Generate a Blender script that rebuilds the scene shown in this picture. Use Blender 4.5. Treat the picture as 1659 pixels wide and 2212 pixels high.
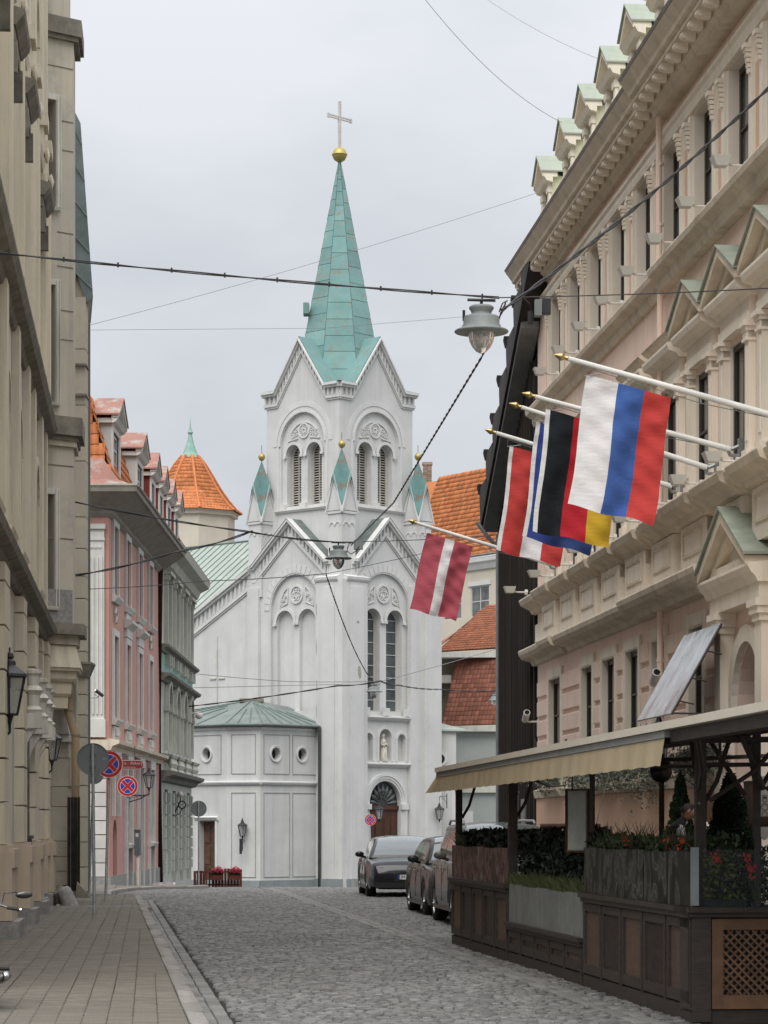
import bpy, math, random
import numpy as np
from mathutils import Matrix, Vector
from mathutils.geometry import tessellate_polygon
random.seed(7); rng = np.random.default_rng(7)
for o in list(bpy.data.objects): bpy.data.objects.remove(o)
scene = bpy.context.scene
COL = scene.collection
# ---------------------------------------------------------------- camera
K = 5800.0 / 1659.0
EYE = 1.68
cam_d = bpy.data.cameras.new('camera'); cam = bpy.data.objects.new('camera', cam_d); COL.objects.link(cam)
cam_d.sensor_fit = 'HORIZONTAL'; cam_d.sensor_width = 36.0; cam_d.lens = 36.0 * K
cam_d.shift_y = (1785 - 1106) / 1659.0
cam_d.clip_start = 0.5; cam_d.clip_end = 3000
cam.location = (0, 0, EYE); cam.rotation_euler = (math.radians(90), 0, 0)
scene.camera = cam
# ---------------------------------------------------------------- sky
SUN_EL, SUN_AZ = math.radians(56), math.radians(194)      # azimuth clockwise from +Y
w = bpy.data.worlds.new("World"); scene.world = w; w.use_nodes = True
nt = w.node_tree; nt.nodes.clear()
out = nt.nodes.new('ShaderNodeOutputWorld'); bg = nt.nodes.new('ShaderNodeBackground'); bg.inputs[1].default_value = 0.1
sky = nt.nodes.new('ShaderNodeTexSky'); sky.sky_type = 'NISHITA'; sky.sun_disc = False
sky.sun_elevation = SUN_EL; sky.sun_rotation = SUN_AZ
tc = nt.nodes.new('ShaderNodeTexCoord'); mp = nt.nodes.new('ShaderNodeMapping'); mp.inputs['Scale'].default_value = (1, 1, 2.4)
nz = nt.nodes.new('ShaderNodeTexNoise'); nz.inputs['Scale'].default_value = 5.0; nz.inputs['Detail'].default_value = 5; nz.inputs['Roughness'].default_value = .5
rp = nt.nodes.new('ShaderNodeValToRGB')
rp.color_ramp.elements[0].position = .38; rp.color_ramp.elements[0].color = (2.66, 2.75, 2.9, 1)
rp.color_ramp.elements[1].position = .62; rp.color_ramp.elements[1].color = (3.2, 3.27, 3.4, 1)
mx = nt.nodes.new('ShaderNodeMixRGB'); mx.inputs[0].default_value = .94
L = nt.links.new
L(tc.outputs['Generated'], mp.inputs[0]); L(mp.outputs[0], nz.inputs['Vector']); L(nz.outputs['Fac'], rp.inputs[0])
# overcast sky: the cloud layer grows brighter towards the zenith, as a real one does
sx = nt.nodes.new('ShaderNodeSeparateXYZ'); L(tc.outputs['Generated'], sx.inputs[0])
m0 = nt.nodes.new('ShaderNodeMath'); m0.operation = 'MAXIMUM'; m0.inputs[1].default_value = 0; L(sx.outputs['Z'], m0.inputs[0])
m1 = nt.nodes.new('ShaderNodeMath'); m1.operation = 'POWER'; m1.inputs[1].default_value = 1.5; L(m0.outputs[0], m1.inputs[0])
m2 = nt.nodes.new('ShaderNodeMath'); m2.operation = 'MULTIPLY_ADD'; m2.inputs[1].default_value = 2.2; m2.inputs[2].default_value = 1.0; L(m1.outputs[0], m2.inputs[0])
vs_ = nt.nodes.new('ShaderNodeVectorMath'); vs_.operation = 'SCALE'; L(rp.outputs[0], vs_.inputs[0]); L(m2.outputs[0], vs_.inputs['Scale'])
L(sky.outputs[0], mx.inputs[1]); L(vs_.outputs[0], mx.inputs[2]); L(mx.outputs[0], bg.inputs[0]); L(bg.outputs[0], out.inputs[0])
# ---------------------------------------------------------------- sun behind the clouds
sd = bpy.data.lights.new('sun', 'SUN'); sd.energy = 1.4; sd.angle = math.radians(50); sd.color = (1.0, .965, .91)
so = bpy.data.objects.new('sun', sd); COL.objects.link(so)
sdir = Vector((math.sin(SUN_AZ) * math.cos(SUN_EL), math.cos(SUN_AZ) * math.cos(SUN_EL), math.sin(SUN_EL)))
so.rotation_euler = sdir.to_track_quat('Z', 'Y').to_euler()
so.location = (0, 0, 60)
scene.view_settings.view_transform = 'Standard'; scene.view_settings.look = 'None'
scene.view_settings.exposure = 1.0; scene.view_settings.gamma = 1.0
scene.cycles.max_bounces = 8; scene.cycles.diffuse_bounces = 6; scene.cycles.glossy_bounces = 3
scene.cycles.transparent_max_bounces = 8; scene.cycles.transmission_bounces = 4
scene.cycles.use_adaptive_sampling = True
# ================================================================ materials
MATS = {}
def mat(name, c1, c2=None, scale=1.5, rough=.85, bump=.15, bscale=30, streak=None, streak_amt=.5, metal=0.0,
        spec=.3, blotch=None, blotch_scale=.8, blotch_pos=.58, blotch_w=.06, island=0.0, objrand=0.0, stretch=(1, 1, 1), coat=0.0, swid=3.2):
    """plaster, stone, wood, metal: two tones in noise, vertical streaks of grime, blotches of wear, fine bump"""
    if name in MATS: return MATS[name]
    m = bpy.data.materials.new(name); m.use_nodes = True; t = m.node_tree; N = t.nodes; l = t.links.new
    b = N['Principled BSDF']
    b.inputs['Roughness'].default_value = rough; b.inputs['Metallic'].default_value = metal
    b.inputs['Specular IOR Level'].default_value = spec
    if coat: b.inputs['Coat Weight'].default_value = coat; b.inputs['Coat Roughness'].default_value = .04
    tcn = N.new('ShaderNodeTexCoord')
    if c2 is None: c2 = tuple(x * .85 for x in c1)
    mpn = N.new('ShaderNodeMapping'); mpn.inputs['Scale'].default_value = stretch
    l(tcn.outputs['Object'], mpn.inputs[0])
    n1 = N.new('ShaderNodeTexNoise'); n1.inputs['Scale'].default_value = scale; n1.inputs['Detail'].default_value = 6; n1.inputs['Roughness'].default_value = .62
    l(mpn.outputs[0], n1.inputs['Vector'])
    r1 = N.new('ShaderNodeValToRGB'); r1.color_ramp.elements[0].position = .33; r1.color_ramp.elements[1].position = .67
    r1.color_ramp.elements[0].color = (*c2, 1); r1.color_ramp.elements[1].color = (*c1, 1)
    l(n1.outputs['Fac'], r1.inputs[0]); cur = r1.outputs[0]
    if blotch:
        n3 = N.new('ShaderNodeTexNoise'); n3.inputs['Scale'].default_value = blotch_scale; n3.inputs['Detail'].default_value = 9; n3.inputs['Roughness'].default_value = .72
        mp3 = N.new('ShaderNodeMapping'); mp3.inputs['Location'].default_value = (3.1, 7.7, 1.3); l(tcn.outputs['Object'], mp3.inputs[0]); l(mp3.outputs[0], n3.inputs['Vector'])
        r3 = N.new('ShaderNodeValToRGB'); r3.color_ramp.elements[0].position = blotch_pos; r3.color_ramp.elements[1].position = blotch_pos + blotch_w
        l(n3.outputs['Fac'], r3.inputs[0]); m3 = N.new('ShaderNodeMixRGB'); l(r3.outputs[0], m3.inputs[0]); l(cur, m3.inputs[1]); m3.inputs[2].default_value = (*blotch, 1); cur = m3.outputs[0]
    if streak:
        n2 = N.new('ShaderNodeTexNoise'); n2.inputs['Scale'].default_value = 1.0; n2.inputs['Detail'].default_value = 5; n2.inputs['Roughness'].default_value = .65
        mp2 = N.new('ShaderNodeMapping'); mp2.inputs['Scale'].default_value = (swid, swid, .07 * swid); l(tcn.outputs['Object'], mp2.inputs[0]); l(mp2.outputs[0], n2.inputs['Vector'])
        r2 = N.new('ShaderNodeValToRGB'); r2.color_ramp.elements[0].position = .48; r2.color_ramp.elements[1].position = .72
        r2.color_ramp.elements[1].color = (streak_amt,) * 3 + (1,)
        l(n2.outputs['Fac'], r2.inputs[0]); m2 = N.new('ShaderNodeMixRGB'); l(r2.outputs[0], m2.inputs[0]); l(cur, m2.inputs[1]); m2.inputs[2].default_value = (*streak, 1); cur = m2.outputs[0]
    if island or objrand:
        src = N.new('ShaderNodeNewGeometry').outputs['Random Per Island'] if island else N.new('ShaderNodeObjectInfo').outputs['Random']
        a = island or objrand
        mr = N.new('ShaderNodeMapRange'); mr.inputs[3].default_value = 1 - a; mr.inputs[4].default_value = 1 + a; l(src, mr.inputs[0])
        mm = N.new('ShaderNodeVectorMath'); mm.operation = 'SCALE'; l(cur, mm.inputs[0]); l(mr.outputs[0], mm.inputs['Scale']); cur = mm.outputs[0]
    l(cur, b.inputs['Base Color'])
    if bump:
        n4 = N.new('ShaderNodeTexNoise'); n4.inputs['Scale'].default_value = bscale; n4.inputs['Detail'].default_value = 4
        l(mpn.outputs[0], n4.inputs['Vector'])
        bp = N.new('ShaderNodeBump'); bp.inputs['Strength'].default_value = bump; bp.inputs['Distance'].default_value = .02
        l(n4.outputs['Fac'], bp.inputs['Height']); l(bp.outputs[0], b.inputs['Normal'])
    MATS[name] = m
    return m
def plain(name, c, rough=.5, metal=0.0, spec=.5, alpha=1.0, trans=0.0, emit=0.0, coat=0.0):
    if name in MATS: return MATS[name]
    m = bpy.data.materials.new(name); m.use_nodes = True; b = m.node_tree.nodes['Principled BSDF']
    b.inputs['Base Color'].default_value = (*c, 1); b.inputs['Roughness'].default_value = rough; b.inputs['Metallic'].default_value = metal
    b.inputs['Specular IOR Level'].default_value = spec; b.inputs['Alpha'].default_value = alpha; b.inputs['Transmission Weight'].default_value = trans
    if coat: b.inputs['Coat Weight'].default_value = coat; b.inputs['Coat Roughness'].default_value = .03
    MATS[name] = m
    return m
# ================================================================ objects
W = {}
I4 = Matrix.Identity(4)
def T(x, y, z): return Matrix.Translation((x, y, z))
def RZ(a): return Matrix.Rotation(a, 4, 'Z')
def RX(a): return Matrix.Rotation(a, 4, 'X')
def RY(a): return Matrix.Rotation(a, 4, 'Y')
def SC(x, y, z): return Matrix.Diagonal((x, y, z, 1))
def link(o, parent=None, world=I4):
    COL.objects.link(o); W[o.name] = world.copy()
    if parent is not None:
        o.parent = parent; o.matrix_basis = W[parent.name].inverted() @ world
    else: o.matrix_basis = world
    return o
def tag(o, label=None, cat=None, group=None, kind=None):
    if label: o['label'] = label
    if cat: o['category'] = cat
    if group: o['group'] = group
    if kind: o['kind'] = kind
    return o
def thing(name, label, cat, world=I4, group=None):
    o = bpy.data.objects.new(name, None); link(o, None, world); o.empty_display_size = .2
    return tag(o, label, cat, group)
def inst(name, mesh, parent=None, world=I4):
    return link(bpy.data.objects.new(name, mesh), parent, world)
def copy_tree(o, world, parent=None):
    c = o.copy(); COL.objects.link(c); W[c.name] = world.copy(); c.parent = parent
    if parent is None: c.matrix_basis = world
    else: c.matrix_basis = o.matrix_basis.copy()
    for ch in list(o.children):
        if ch.name in c.children: continue
        copy_tree(ch, world @ (W[o.name].inverted() @ W[ch.name]), c)
    return c
class MB:
    def __init__(s, M=None): s.V = []; s.F = []; s.M = M
    def add(s, vs, fs):
        b = len(s.V)
        if s.M is not None:
            vs = [s.M @ Vector(v) for v in vs]
        s.V.extend([tuple(v) for v in vs]); s.F.extend([tuple(b + i for i in f) for f in fs]); return s
    def box(s, x0, x1, y0, y1, z0, z1):
        return s.add([(x0, y0, z0), (x1, y0, z0), (x1, y1, z0), (x0, y1, z0), (x0, y0, z1), (x1, y0, z1), (x1, y1, z1), (x0, y1, z1)],
                     [(0, 3, 2, 1), (4, 5, 6, 7), (0, 1, 5, 4), (1, 2, 6, 5), (2, 3, 7, 6), (3, 0, 4, 7)])
    def hexa(s, p8): # 4 bottom + 4 top
        return s.add(p8, [(0, 3, 2, 1), (4, 5, 6, 7), (0, 1, 5, 4), (1, 2, 6, 5), (2, 3, 7, 6), (3, 0, 4, 7)])
    def sweep(s, prof, x0, x1):      # profile in (y, z), extruded along x, capped
        n = len(prof)
        vs = [(x0, p[0], p[1]) for p in prof] + [(x1, p[0], p[1]) for p in prof]
        fs = [(i, (i + 1) % n, n + (i + 1) % n, n + i) for i in range(n)]
        tri = tessellate_polygon([[Vector((p[0], p[1], 0)) for p in prof]])
        fs += [t for t in tri] + [tuple(n + i for i in t) for t in tri]
        return s.add(vs, fs)
    def prism(s, poly, z0, z1):      # poly (x, y) extruded in z
        n = len(poly)
        vs = [(p[0], p[1], z0) for p in poly] + [(p[0], p[1], z1) for p in poly]
        fs = [(i, (i + 1) % n, n + (i + 1) % n, n + i) for i in range(n)]
        tri = tessellate_polygon([[Vector((p[0], p[1], 0)) for p in poly]])
        fs += [t for t in tri] + [tuple(n + i for i in t) for t in tri]
        return s.add(vs, fs)
    def plate(s, poly, y0, y1):      # poly (x, z) extruded in y
        n = len(poly)
        vs = [(p[0], y0, p[1]) for p in poly] + [(p[0], y1, p[1]) for p in poly]
        fs = [(i, (i + 1) % n, n + (i + 1) % n, n + i) for i in range(n)]
        tri = tessellate_polygon([[Vector((p[0], p[1], 0)) for p in poly]])
        fs += [t for t in tri] + [tuple(n + i for i in t) for t in tri]
        return s.add(vs, fs)
    def wall(s, outer, holes=(), y=0.0, depth=.3, back=False, edge=True):   # sheet in (x, z) with holes and their reveals
        polys = [list(outer)] + [list(h) for h in holes]
        flat = [p for q in polys for p in q]
        tri = tessellate_polygon([[Vector((p[0], p[1], 0)) for p in q] for q in polys])
        s.add([(p[0], y, p[1]) for p in flat], [tuple(t) for t in tri])
        for q in (polys if edge else polys[1:]):
            n = len(q)
            s.add([(p[0], y, p[1]) for p in q] + [(p[0], y - depth, p[1]) for p in q], [(i, (i + 1) % n, n + (i + 1) % n, n + i) for i in range(n)])
        if back: s.add([(p[0], y - depth, p[1]) for p in flat], [tuple(reversed(t)) for t in tri])
        return s
    def tube(s, pts, r, n=8, cap=True):
        pts = [Vector(p) for p in pts]; rs = r if isinstance(r, (list, tuple)) else [r] * len(pts)
        up = Vector((0, 0, 1)); vs = []; fs = []
        for i, p in enumerate(pts):
            d = (pts[min(i + 1, len(pts) - 1)] - pts[max(i - 1, 0)]).normalized()
            a = d.cross(up)
            if a.length < 1e-3: a = d.cross(Vector((1, 0, 0)))
            a.normalize(); b = d.cross(a)
            for k in range(n):
                t = 2 * math.pi * k / n; vs.append(p + (a * math.cos(t) + b * math.sin(t)) * rs[i])
        for i in range(len(pts) - 1):
            for k in range(n):
                fs.append((i * n + k, i * n + (k + 1) % n, (i + 1) * n + (k + 1) % n, (i + 1) * n + k))
        if cap: fs += [tuple(range(n)), tuple(range((len(pts) - 1) * n, len(pts) * n))]
        return s.add(vs, fs)
    def lathe(s, prof, n=16, M=I4, a0=0.0, a1=2 * math.pi):   # prof (r, z)
        full = abs(a1 - a0 - 2 * math.pi) < 1e-6; m = n if full else n + 1
        vs = []; fs = []
        for r, z in prof:
            for k in range(m):
                t = a0 + (a1 - a0) * k / n; vs.append(M @ Vector((r * math.cos(t), r * math.sin(t), z)))
        for i in range(len(prof) - 1):
            for k in range(n):
                k2 = (k + 1) % m
                fs.append((i * m + k, i * m + k2, (i + 1) * m + k2, (i + 1) * m + k))
        return s.add(vs, fs)
    def quad(s, *p): return s.add(p, [tuple(range(len(p)))])
    def arc(s, cx, cz, r0, r1, y0, y1, a0=0, a1=180, n=20):   # band between radii, in (x, z), extruded in y
        P = []
        for i in range(n + 1):
            t = math.radians(a0 + (a1 - a0) * i / n); c, q = math.cos(t), math.sin(t)
            P += [(cx + r0 * c, y0, cz + r0 * q), (cx + r1 * c, y0, cz + r1 * q), (cx + r1 * c, y1, cz + r1 * q), (cx + r0 * c, y1, cz + r0 * q)]
        F = []
        for i in range(n):
            a, b = i * 4, i * 4 + 4
            F += [(a, a + 1, b + 1, b), (a + 1, a + 2, b + 2, b + 1), (a + 2, a + 3, b + 3, b + 2), (a + 3, a, b, b + 3)]
        F += [(0, 1, 2, 3), (n * 4, n * 4 + 1, n * 4 + 2, n * 4 + 3)]
        return s.add(P, F)
    def mesh(s, name, m, smooth=False):
        me = bpy.data.meshes.new(name); me.from_pydata(s.V, [], s.F); me.materials.append(m)
        if smooth: me.polygons.foreach_set('use_smooth', [True] * len(me.polygons))
        me.update()
        return me
    def build(s, name, m, parent=None, world=I4, smooth=False):
        return inst(name, s.mesh(name, m, smooth), parent, world)
def archp(x0, x1, z0, z1, n=14):    # round-headed opening outline, z1 = crown
    r = (x1 - x0) / 2; cx = (x0 + x1) / 2; zc = z1 - r
    return [(x0, z0), (x1, z0)] + [(cx + r * math.cos(t), zc + r * math.sin(t)) for t in [math.pi * i / n for i in range(n + 1)]]
def rectp(x0, x1, z0, z1): return [(x0, z0), (x1, z0), (x1, z1), (x0, z1)]
def frame_at(o, xd, yd):            # building frame: origin, x along the wall, y outward
    xd = Vector(xd).normalized(); yd = Vector(yd).normalized()
    return Matrix(((xd.x, yd.x, 0, o[0]), (xd.y, yd.y, 0, o[1]), (0, 0, 1, o[2]), (0, 0, 0, 1)))
def P(x, y, Y): return Vector(((x - 829.5) * Y / 5800, Y, EYE + (1785 - y) * Y / 5800))   # a point measured at depth Y
DS = Vector((-.0878, 1, 0)).normalized(); DL = Vector((-DS.y, DS.x, 0))                   # street direction and its left
def S(X, Y, z=0): return Vector((X - .0878 * Y, Y, z))
def gz(Y):
    if Y < 66: return 0.0
    if Y < 82: return -.0235 * (Y - 66) ** 2 / 32
    return -.0235 * (min(Y, 165) - 74)
def np_mesh(name, V, F, m, smooth=False):
    me = bpy.data.meshes.new(name); V = np.asarray(V, np.float32); F = np.asarray(F, np.int32); k = F.shape[1]
    me.vertices.add(len(V)); me.vertices.foreach_set('co', V.ravel()); me.loops.add(F.size); me.loops.foreach_set('vertex_index', F.ravel())
    me.polygons.add(len(F)); me.polygons.foreach_set('loop_start', np.arange(0, F.size, k, dtype=np.int32))
    me.polygons.foreach_set('loop_total', np.full(len(F), k, np.int32))
    if smooth: me.polygons.foreach_set('use_smooth', np.ones(len(F), bool))
    me.materials.append(m); me.update(calc_edges=True)
    return me
def pieces(name, parent, meshes, Ms, limit=300, stuff_name=None, mat_stuff=None, smooth=False, pw=None):
    """Ms: world matrices, most visible first; the first `limit` become parts, the rest one joined part"""
    for i, M in enumerate(Ms[:limit]):
        inst(name, meshes[i % len(meshes)], parent, M)
    rest = Ms[limit:]
    if len(rest):
        base = []
        for me in meshes:
            v = np.empty(len(me.vertices) * 3, np.float32); me.vertices.foreach_get('co', v); base.append((v.reshape(-1, 3), [tuple(p.vertices) for p in me.polygons]))
        VV = []; FF = []; off = 0
        A = np.array([[list(r) for r in M] for M in rest], np.float32)
        k = base[0][0]; nv = len(k); ks = []
        for j in range(len(rest)):
            v, f = base[j % len(base)]
            ks.append(v)
        B = np.stack(ks)
        V = np.einsum('nij,nkj->nki', A[:, :3, :3], B) + A[:, None, :3, 3]
        Fb = np.array(base[0][1], np.int32)
        F = (Fb[None] + (np.arange(len(rest)) * nv)[:, None, None]).reshape(-1, Fb.shape[1])
        pwm = pw if pw is not None else W[parent.name]
        V = V.reshape(-1, 3)
        inv = np.array([list(r) for r in pwm.inverted()], np.float32)
        V = V @ inv[:3, :3].T + inv[:3, 3]
        me = np_mesh(stuff_name or name + '_field', V, F, mat_stuff or meshes[0].materials[0], smooth)
        o = inst(stuff_name or name + '_field', me, parent, pwm); o['kind'] = 'stuff'
WIN = {}
def window(parent, F, s0, s1, z0, z1, y, fm, gm, nx=2, nz=3, fw=.07, arch=False, name='window', bar=.035, dp=.06, bars_z=None):
    w_, h_ = s1 - s0, z1 - z0
    key = (round(w_, 3), round(h_, 3), nx, nz, arch, fm.name, gm.name, fw, bar)
    if key not in WIN:
        mb = MB(); r = w_ / 2
        if arch:
            o_ = archp(0, w_, 0, h_, 12); i_ = archp(fw, w_ - fw, fw, h_ - fw, 12)
        else: o_ = rectp(0, w_, 0, h_); i_ = rectp(fw, w_ - fw, fw, h_ - fw)
        mb.wall(o_, [i_], 0, dp)
        for i in range(1, nx):
            x = w_ * i / nx; mb.box(x - bar / 2, x + bar / 2, -dp, -.005, fw, h_ - fw)
        for i in range(1, nz):
            z = h_ * i / nz; mb.box(fw, w_ - fw, -dp, -.003, z - bar / 2, z + bar / 2)
        g = MB(); g.add([(p[0], -dp * .6, p[1]) for p in i_], [tuple(t) for t in tessellate_polygon([[Vector((p[0], p[1], 0)) for p in i_]])])
        WIN[key] = (mb.mesh(name, fm), g.mesh('pane', gm))
    f, g = WIN[key]; M = F @ T(s0, y, z0)
    o = inst(name, f, parent, M); inst('pane', g, o, M)
    return o
# ================================================================ ground
m_grit = mat('road_grit', (.026, .025, .022), (.016, .016, .015), 4, .95, .4, 60)
m_cob = mat('cobble_stone', (.175, .17, .16), (.095, .094, .09), 9, .62, .35, 55, island=.34, spec=.3, blotch=(.10, .097, .085), blotch_scale=.35, blotch_pos=.5, blotch_w=.2)
m_cobp = mat('cobble_stone_single', (.175, .17, .16), (.095, .094, .09), 9, .62, .35, 55, objrand=.34, spec=.3)
m_pav = mat('paver_concrete', (.165, .148, .122), (.125, .113, .094), 7, .9, .3, 70, island=.13)
m_pavp = mat('paver_concrete_single', (.165, .148, .122), (.125, .113, .094), 7, .9, .3, 70, objrand=.13)
m_kerb = mat('kerb_granite', (.27, .25, .225), (.18, .168, .152), 14, .8, .3, 80, objrand=.16)
m_moss = mat('joint_moss', (.05, .055, .03), (.03, .03, .022), 6, .95, .4, 60)
m_soil = mat('ground_far', (.15, .148, .14), (.1, .1, .096), 3, .9, .3, 30)
ys = [-30, 0, 10, 18, 40, 60, 66] + list(range(68, 84, 2)) + [90, 100, 120, 140, 165, 200, 300, 600, 1500]
V = []; F = []
for y_ in ys:
    for x_ in (-1200, -60, -20, 20, 60, 1200): V.append((x_, y_, gz(y_) - .045))
for i in range(len(ys) - 1):
    for j in range(5): a = i * 6 + j; F.append((a, a + 1, a + 7, a + 6))
mb = MB(); mb.V = V; mb.F = F
g = mb.build('ground', m_soil); tag(g, kind='structure')
# the cobbled road
def kerbX(Y): return .46 - .0165 * (Y - 23)
road = MB()
yy = [20 + 2 * i for i in range(32)] + [86, 92, 100, 112, 124, 136, 146]
for i in range(len(yy) - 1):
    a, b = yy[i], yy[i + 1]
    xl0 = kerbX(a) if a < 62 else -14; xl1 = kerbX(b) if a < 62 else -14
    road.quad(tuple(S(xl0, a, gz(a) - .028)), tuple(S(8.6 if a < 66 else 20, a, gz(a) - .028)), tuple(S(8.6 if a < 66 else 20, b, gz(b) - .028)), tuple(S(xl1, b, gz(b) - .028)))
road_o = road.build('road', m_grit); tag(road_o, kind='structure')
def stone_mesh(name, m, bev=.13, top=1.0, seed=0):
    r = random.Random(seed); ring = [(-.5, -.5), (.5, -.5), (.5, .5), (-.5, .5)]; V = []
    j = [(r.uniform(-.05, .05), r.uniform(-.05, .05)) for _ in range(4)]
    for k, (z, ins) in enumerate(((-1, 0), (top - .35, 0), (top - .06, bev * .55), (top, bev * 1.25))):
        for q, (a, b) in enumerate(ring):
            sx = 1 - 2 * ins; V.append((a * sx + j[q][0] * .8, b * sx + j[q][1] * .8, z + (r.uniform(-.1, .1) if k == 3 else 0)))
    F = []
    for k in range(3):
        for q in range(4): F.append((k * 4 + q, k * 4 + (q + 1) % 4, k * 4 + 4 + (q + 1) % 4, k * 4 + 4 + q))
    F.append((12, 13, 14, 15))
    return np_mesh(name, V, F, m, True)
cob_single = [stone_mesh('cobblestone', m_cobp, .14, 1, i) for i in range(8)]
RS = Matrix(((DS.y, DS.x, 0, 0), (-DS.x * -1, DS.y, 0, 0), (0, 0, 1, 0), (0, 0, 0, 1)))
RS = RZ(math.atan(.0878))
def smat(X, Y, z, lx, ly, lz, rot=0): return T(*S(X, Y, z)) @ RS @ RZ(rot) @ SC(lx, ly, lz)
Ms = []
y_ = 21.4; row = 0
rr = random.Random(3)
while y_ < 84:
    d = rr.uniform(.09, .125) * (1 if y_ < 50 else 1.15); row += 1
    left = kerbX(y_) + .282 if y_ < 61 else -4.5 - (y_ - 61) * .12
    right = 4.6 if y_ < 38.5 else 8.4
    x = left + rr.uniform(0, .1)
    lane = 4.02 + .018 * (38 - y_)
    xmax = min(right, .162 * y_ + 1.2 + .0878 * y_) ; xmin = max(left, -.15 * y_ + .0878 * y_ - .3); x = max(x, xmin)
    while x < xmax:
        wd = rr.uniform(.085, .15)
        if not (lane - .16 < x + wd / 2 < lane + .16):
            wav = .05 * math.sin(x * 1.7 + y_ * .31) + .03 * math.sin(x * .6 - y_ * .9)
            hz = .012 * math.sin(x * 1.1 + y_ * .5) * math.sin(y_ * .23 + 1)
            yc = y_ + wav
            Ms.append(smat(x + wd / 2, yc, gz(yc) + hz - .03 + rr.uniform(-.010, .006), wd * rr.uniform(.80, .93), d * rr.uniform(.70, .88), .034, rr.uniform(-.09, .09)))
        x += wd
    y_ += d
vis = [M for M in Ms if M.translation.y > 22.4]
pieces('cobblestone', road_o, cob_single, vis, 300, 'cobblestones', m_cob, True)
# longer setts: the lane line by the terrace and the gutter by the kerb
m_sett = mat('sett_granite', (.20, .195, .18), (.125, .122, .115), 9, .7, .3, 60, objrand=.22)
sett = [stone_mesh('sett', m_sett, .06, 1, 20 + i) for i in range(5)]
Ms = []
y_ = 22.6
while y_ < 76:
    ln = rr.uniform(.26, .42) * (1 if y_ < 40 else 1.5)
    for q in (-1, 1): 
        yq = y_ + ln / 2 + q * .07
        Ms.append(smat(4.02 + .018 * (38 - y_) + q * .072, yq, gz(yq) - .028 + rr.uniform(-.003, .004), .125, ln * .95, .032, rr.uniform(-.02, .02)))
    y_ += ln
y_ = 21.4
while y_ < 61:
    ln = rr.uniform(.3, .5) * (1 if y_ < 36 else 1.6)
    for q in (0, 1):
        yq = y_ + ln / 2 + q * .11
        Ms.append(smat(kerbX(yq) + .06 + .135 * q + .01, yq, -.03 + rr.uniform(-.003, .004), .125, ln * .95, .032, .0165))
    y_ += ln
Ms.sort(key=lambda M: M.translation.y)
pieces('sett', road_o, sett, Ms, 300, 'setts', m_sett, True)
# pavement on the left
PH = .11
pv = MB()
y0s = [19 + 3 * i for i in range(15)]
pv_pts = []
for a, b in zip(y0s[:-1], y0s[1:]):
    pv.hexa([tuple(S(-7, a, -.04)), tuple(S(kerbX(a) - .02, a, -.04)), tuple(S(kerbX(b) - .02, b, -.04)), tuple(S(-7, b, -.04)),
             tuple(S(-7, a, PH - .024)), tuple(S(kerbX(a) - .02, a, PH - .024)), tuple(S(kerbX(b) - .02, b, PH - .024)), tuple(S(-7, b, PH - .024))])
pav = pv.build('pavement', m_moss); tag(pav, kind='structure')
pm = [stone_mesh('paver', m_pavp, .035, 1, 40 + i) for i in range(4)]
Ms = []
cx = -6.8
col = 0
X_ = -3.2
while X_ < .6:
    wd = .205 + rr.uniform(-.003, .003); y_ = 20.6 + (.05 if col % 2 else 0)
    while y_ < 62.0:
        kx = kerbX(y_) - .16
        w0 = wd
        if X_ < kx - .05 < X_ + wd + .08: wd = kx - X_
        if X_ + wd <= kx + .02 and X_ > -.15 * y_ + .0878 * y_ - .6:
            if not (52.2 < y_ < 52.9):
                lift = .004 * math.sin(X_ * 3.1 + y_ * .7)
                Ms.append(smat(X_ + wd / 2, y_ + .05, PH - .024 + lift + rr.uniform(-.0022, .0022), wd * .966, .0975, .025, rr.uniform(-.006, .006)))
        wd = w0
        y_ += .102 if y_ < 38 else .204
    X_ += wd; col += 1
# far pavers are laid at double length so each still reads
Ms2 = []
for M in Ms:
    if M.translation.y > 38: M = M @ SC(1, 2, 1)
    Ms2.append(M)
Ms2.sort(key=lambda M: M.translation.y)
pieces('paver', pav, pm, [M for M in Ms2 if M.translation.y > 20.6], 300, 'pavers', m_pav, True)
Ms = []
for k in range(13):       # band of setts across the pavement
    for q in range(4):
        Ms.append(smat(-2.3 + .19 * k, 52.3 + .16 * q, PH - .03, .18, .15, .036, rr.uniform(-.05, .05)))
pieces('sett', pav, sett, Ms, 300)
kerb_m = [stone_mesh('kerb_stone', m_kerb, .02, 1, 60 + i) for i in range(4)]
Ms = []; y_ = 20.7
while y_ < 61:
    ln = rr.choice((.8, 1.0, 1.0, 1.2)); yc = y_ + ln / 2
    Ms.append(smat(kerbX(yc) - .075, yc, PH - .12 + rr.uniform(-.004, .004), .15, ln * .985, .125, .0165)); y_ += ln
pieces('kerb_stone', pav, kerb_m, Ms, 300)
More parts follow.
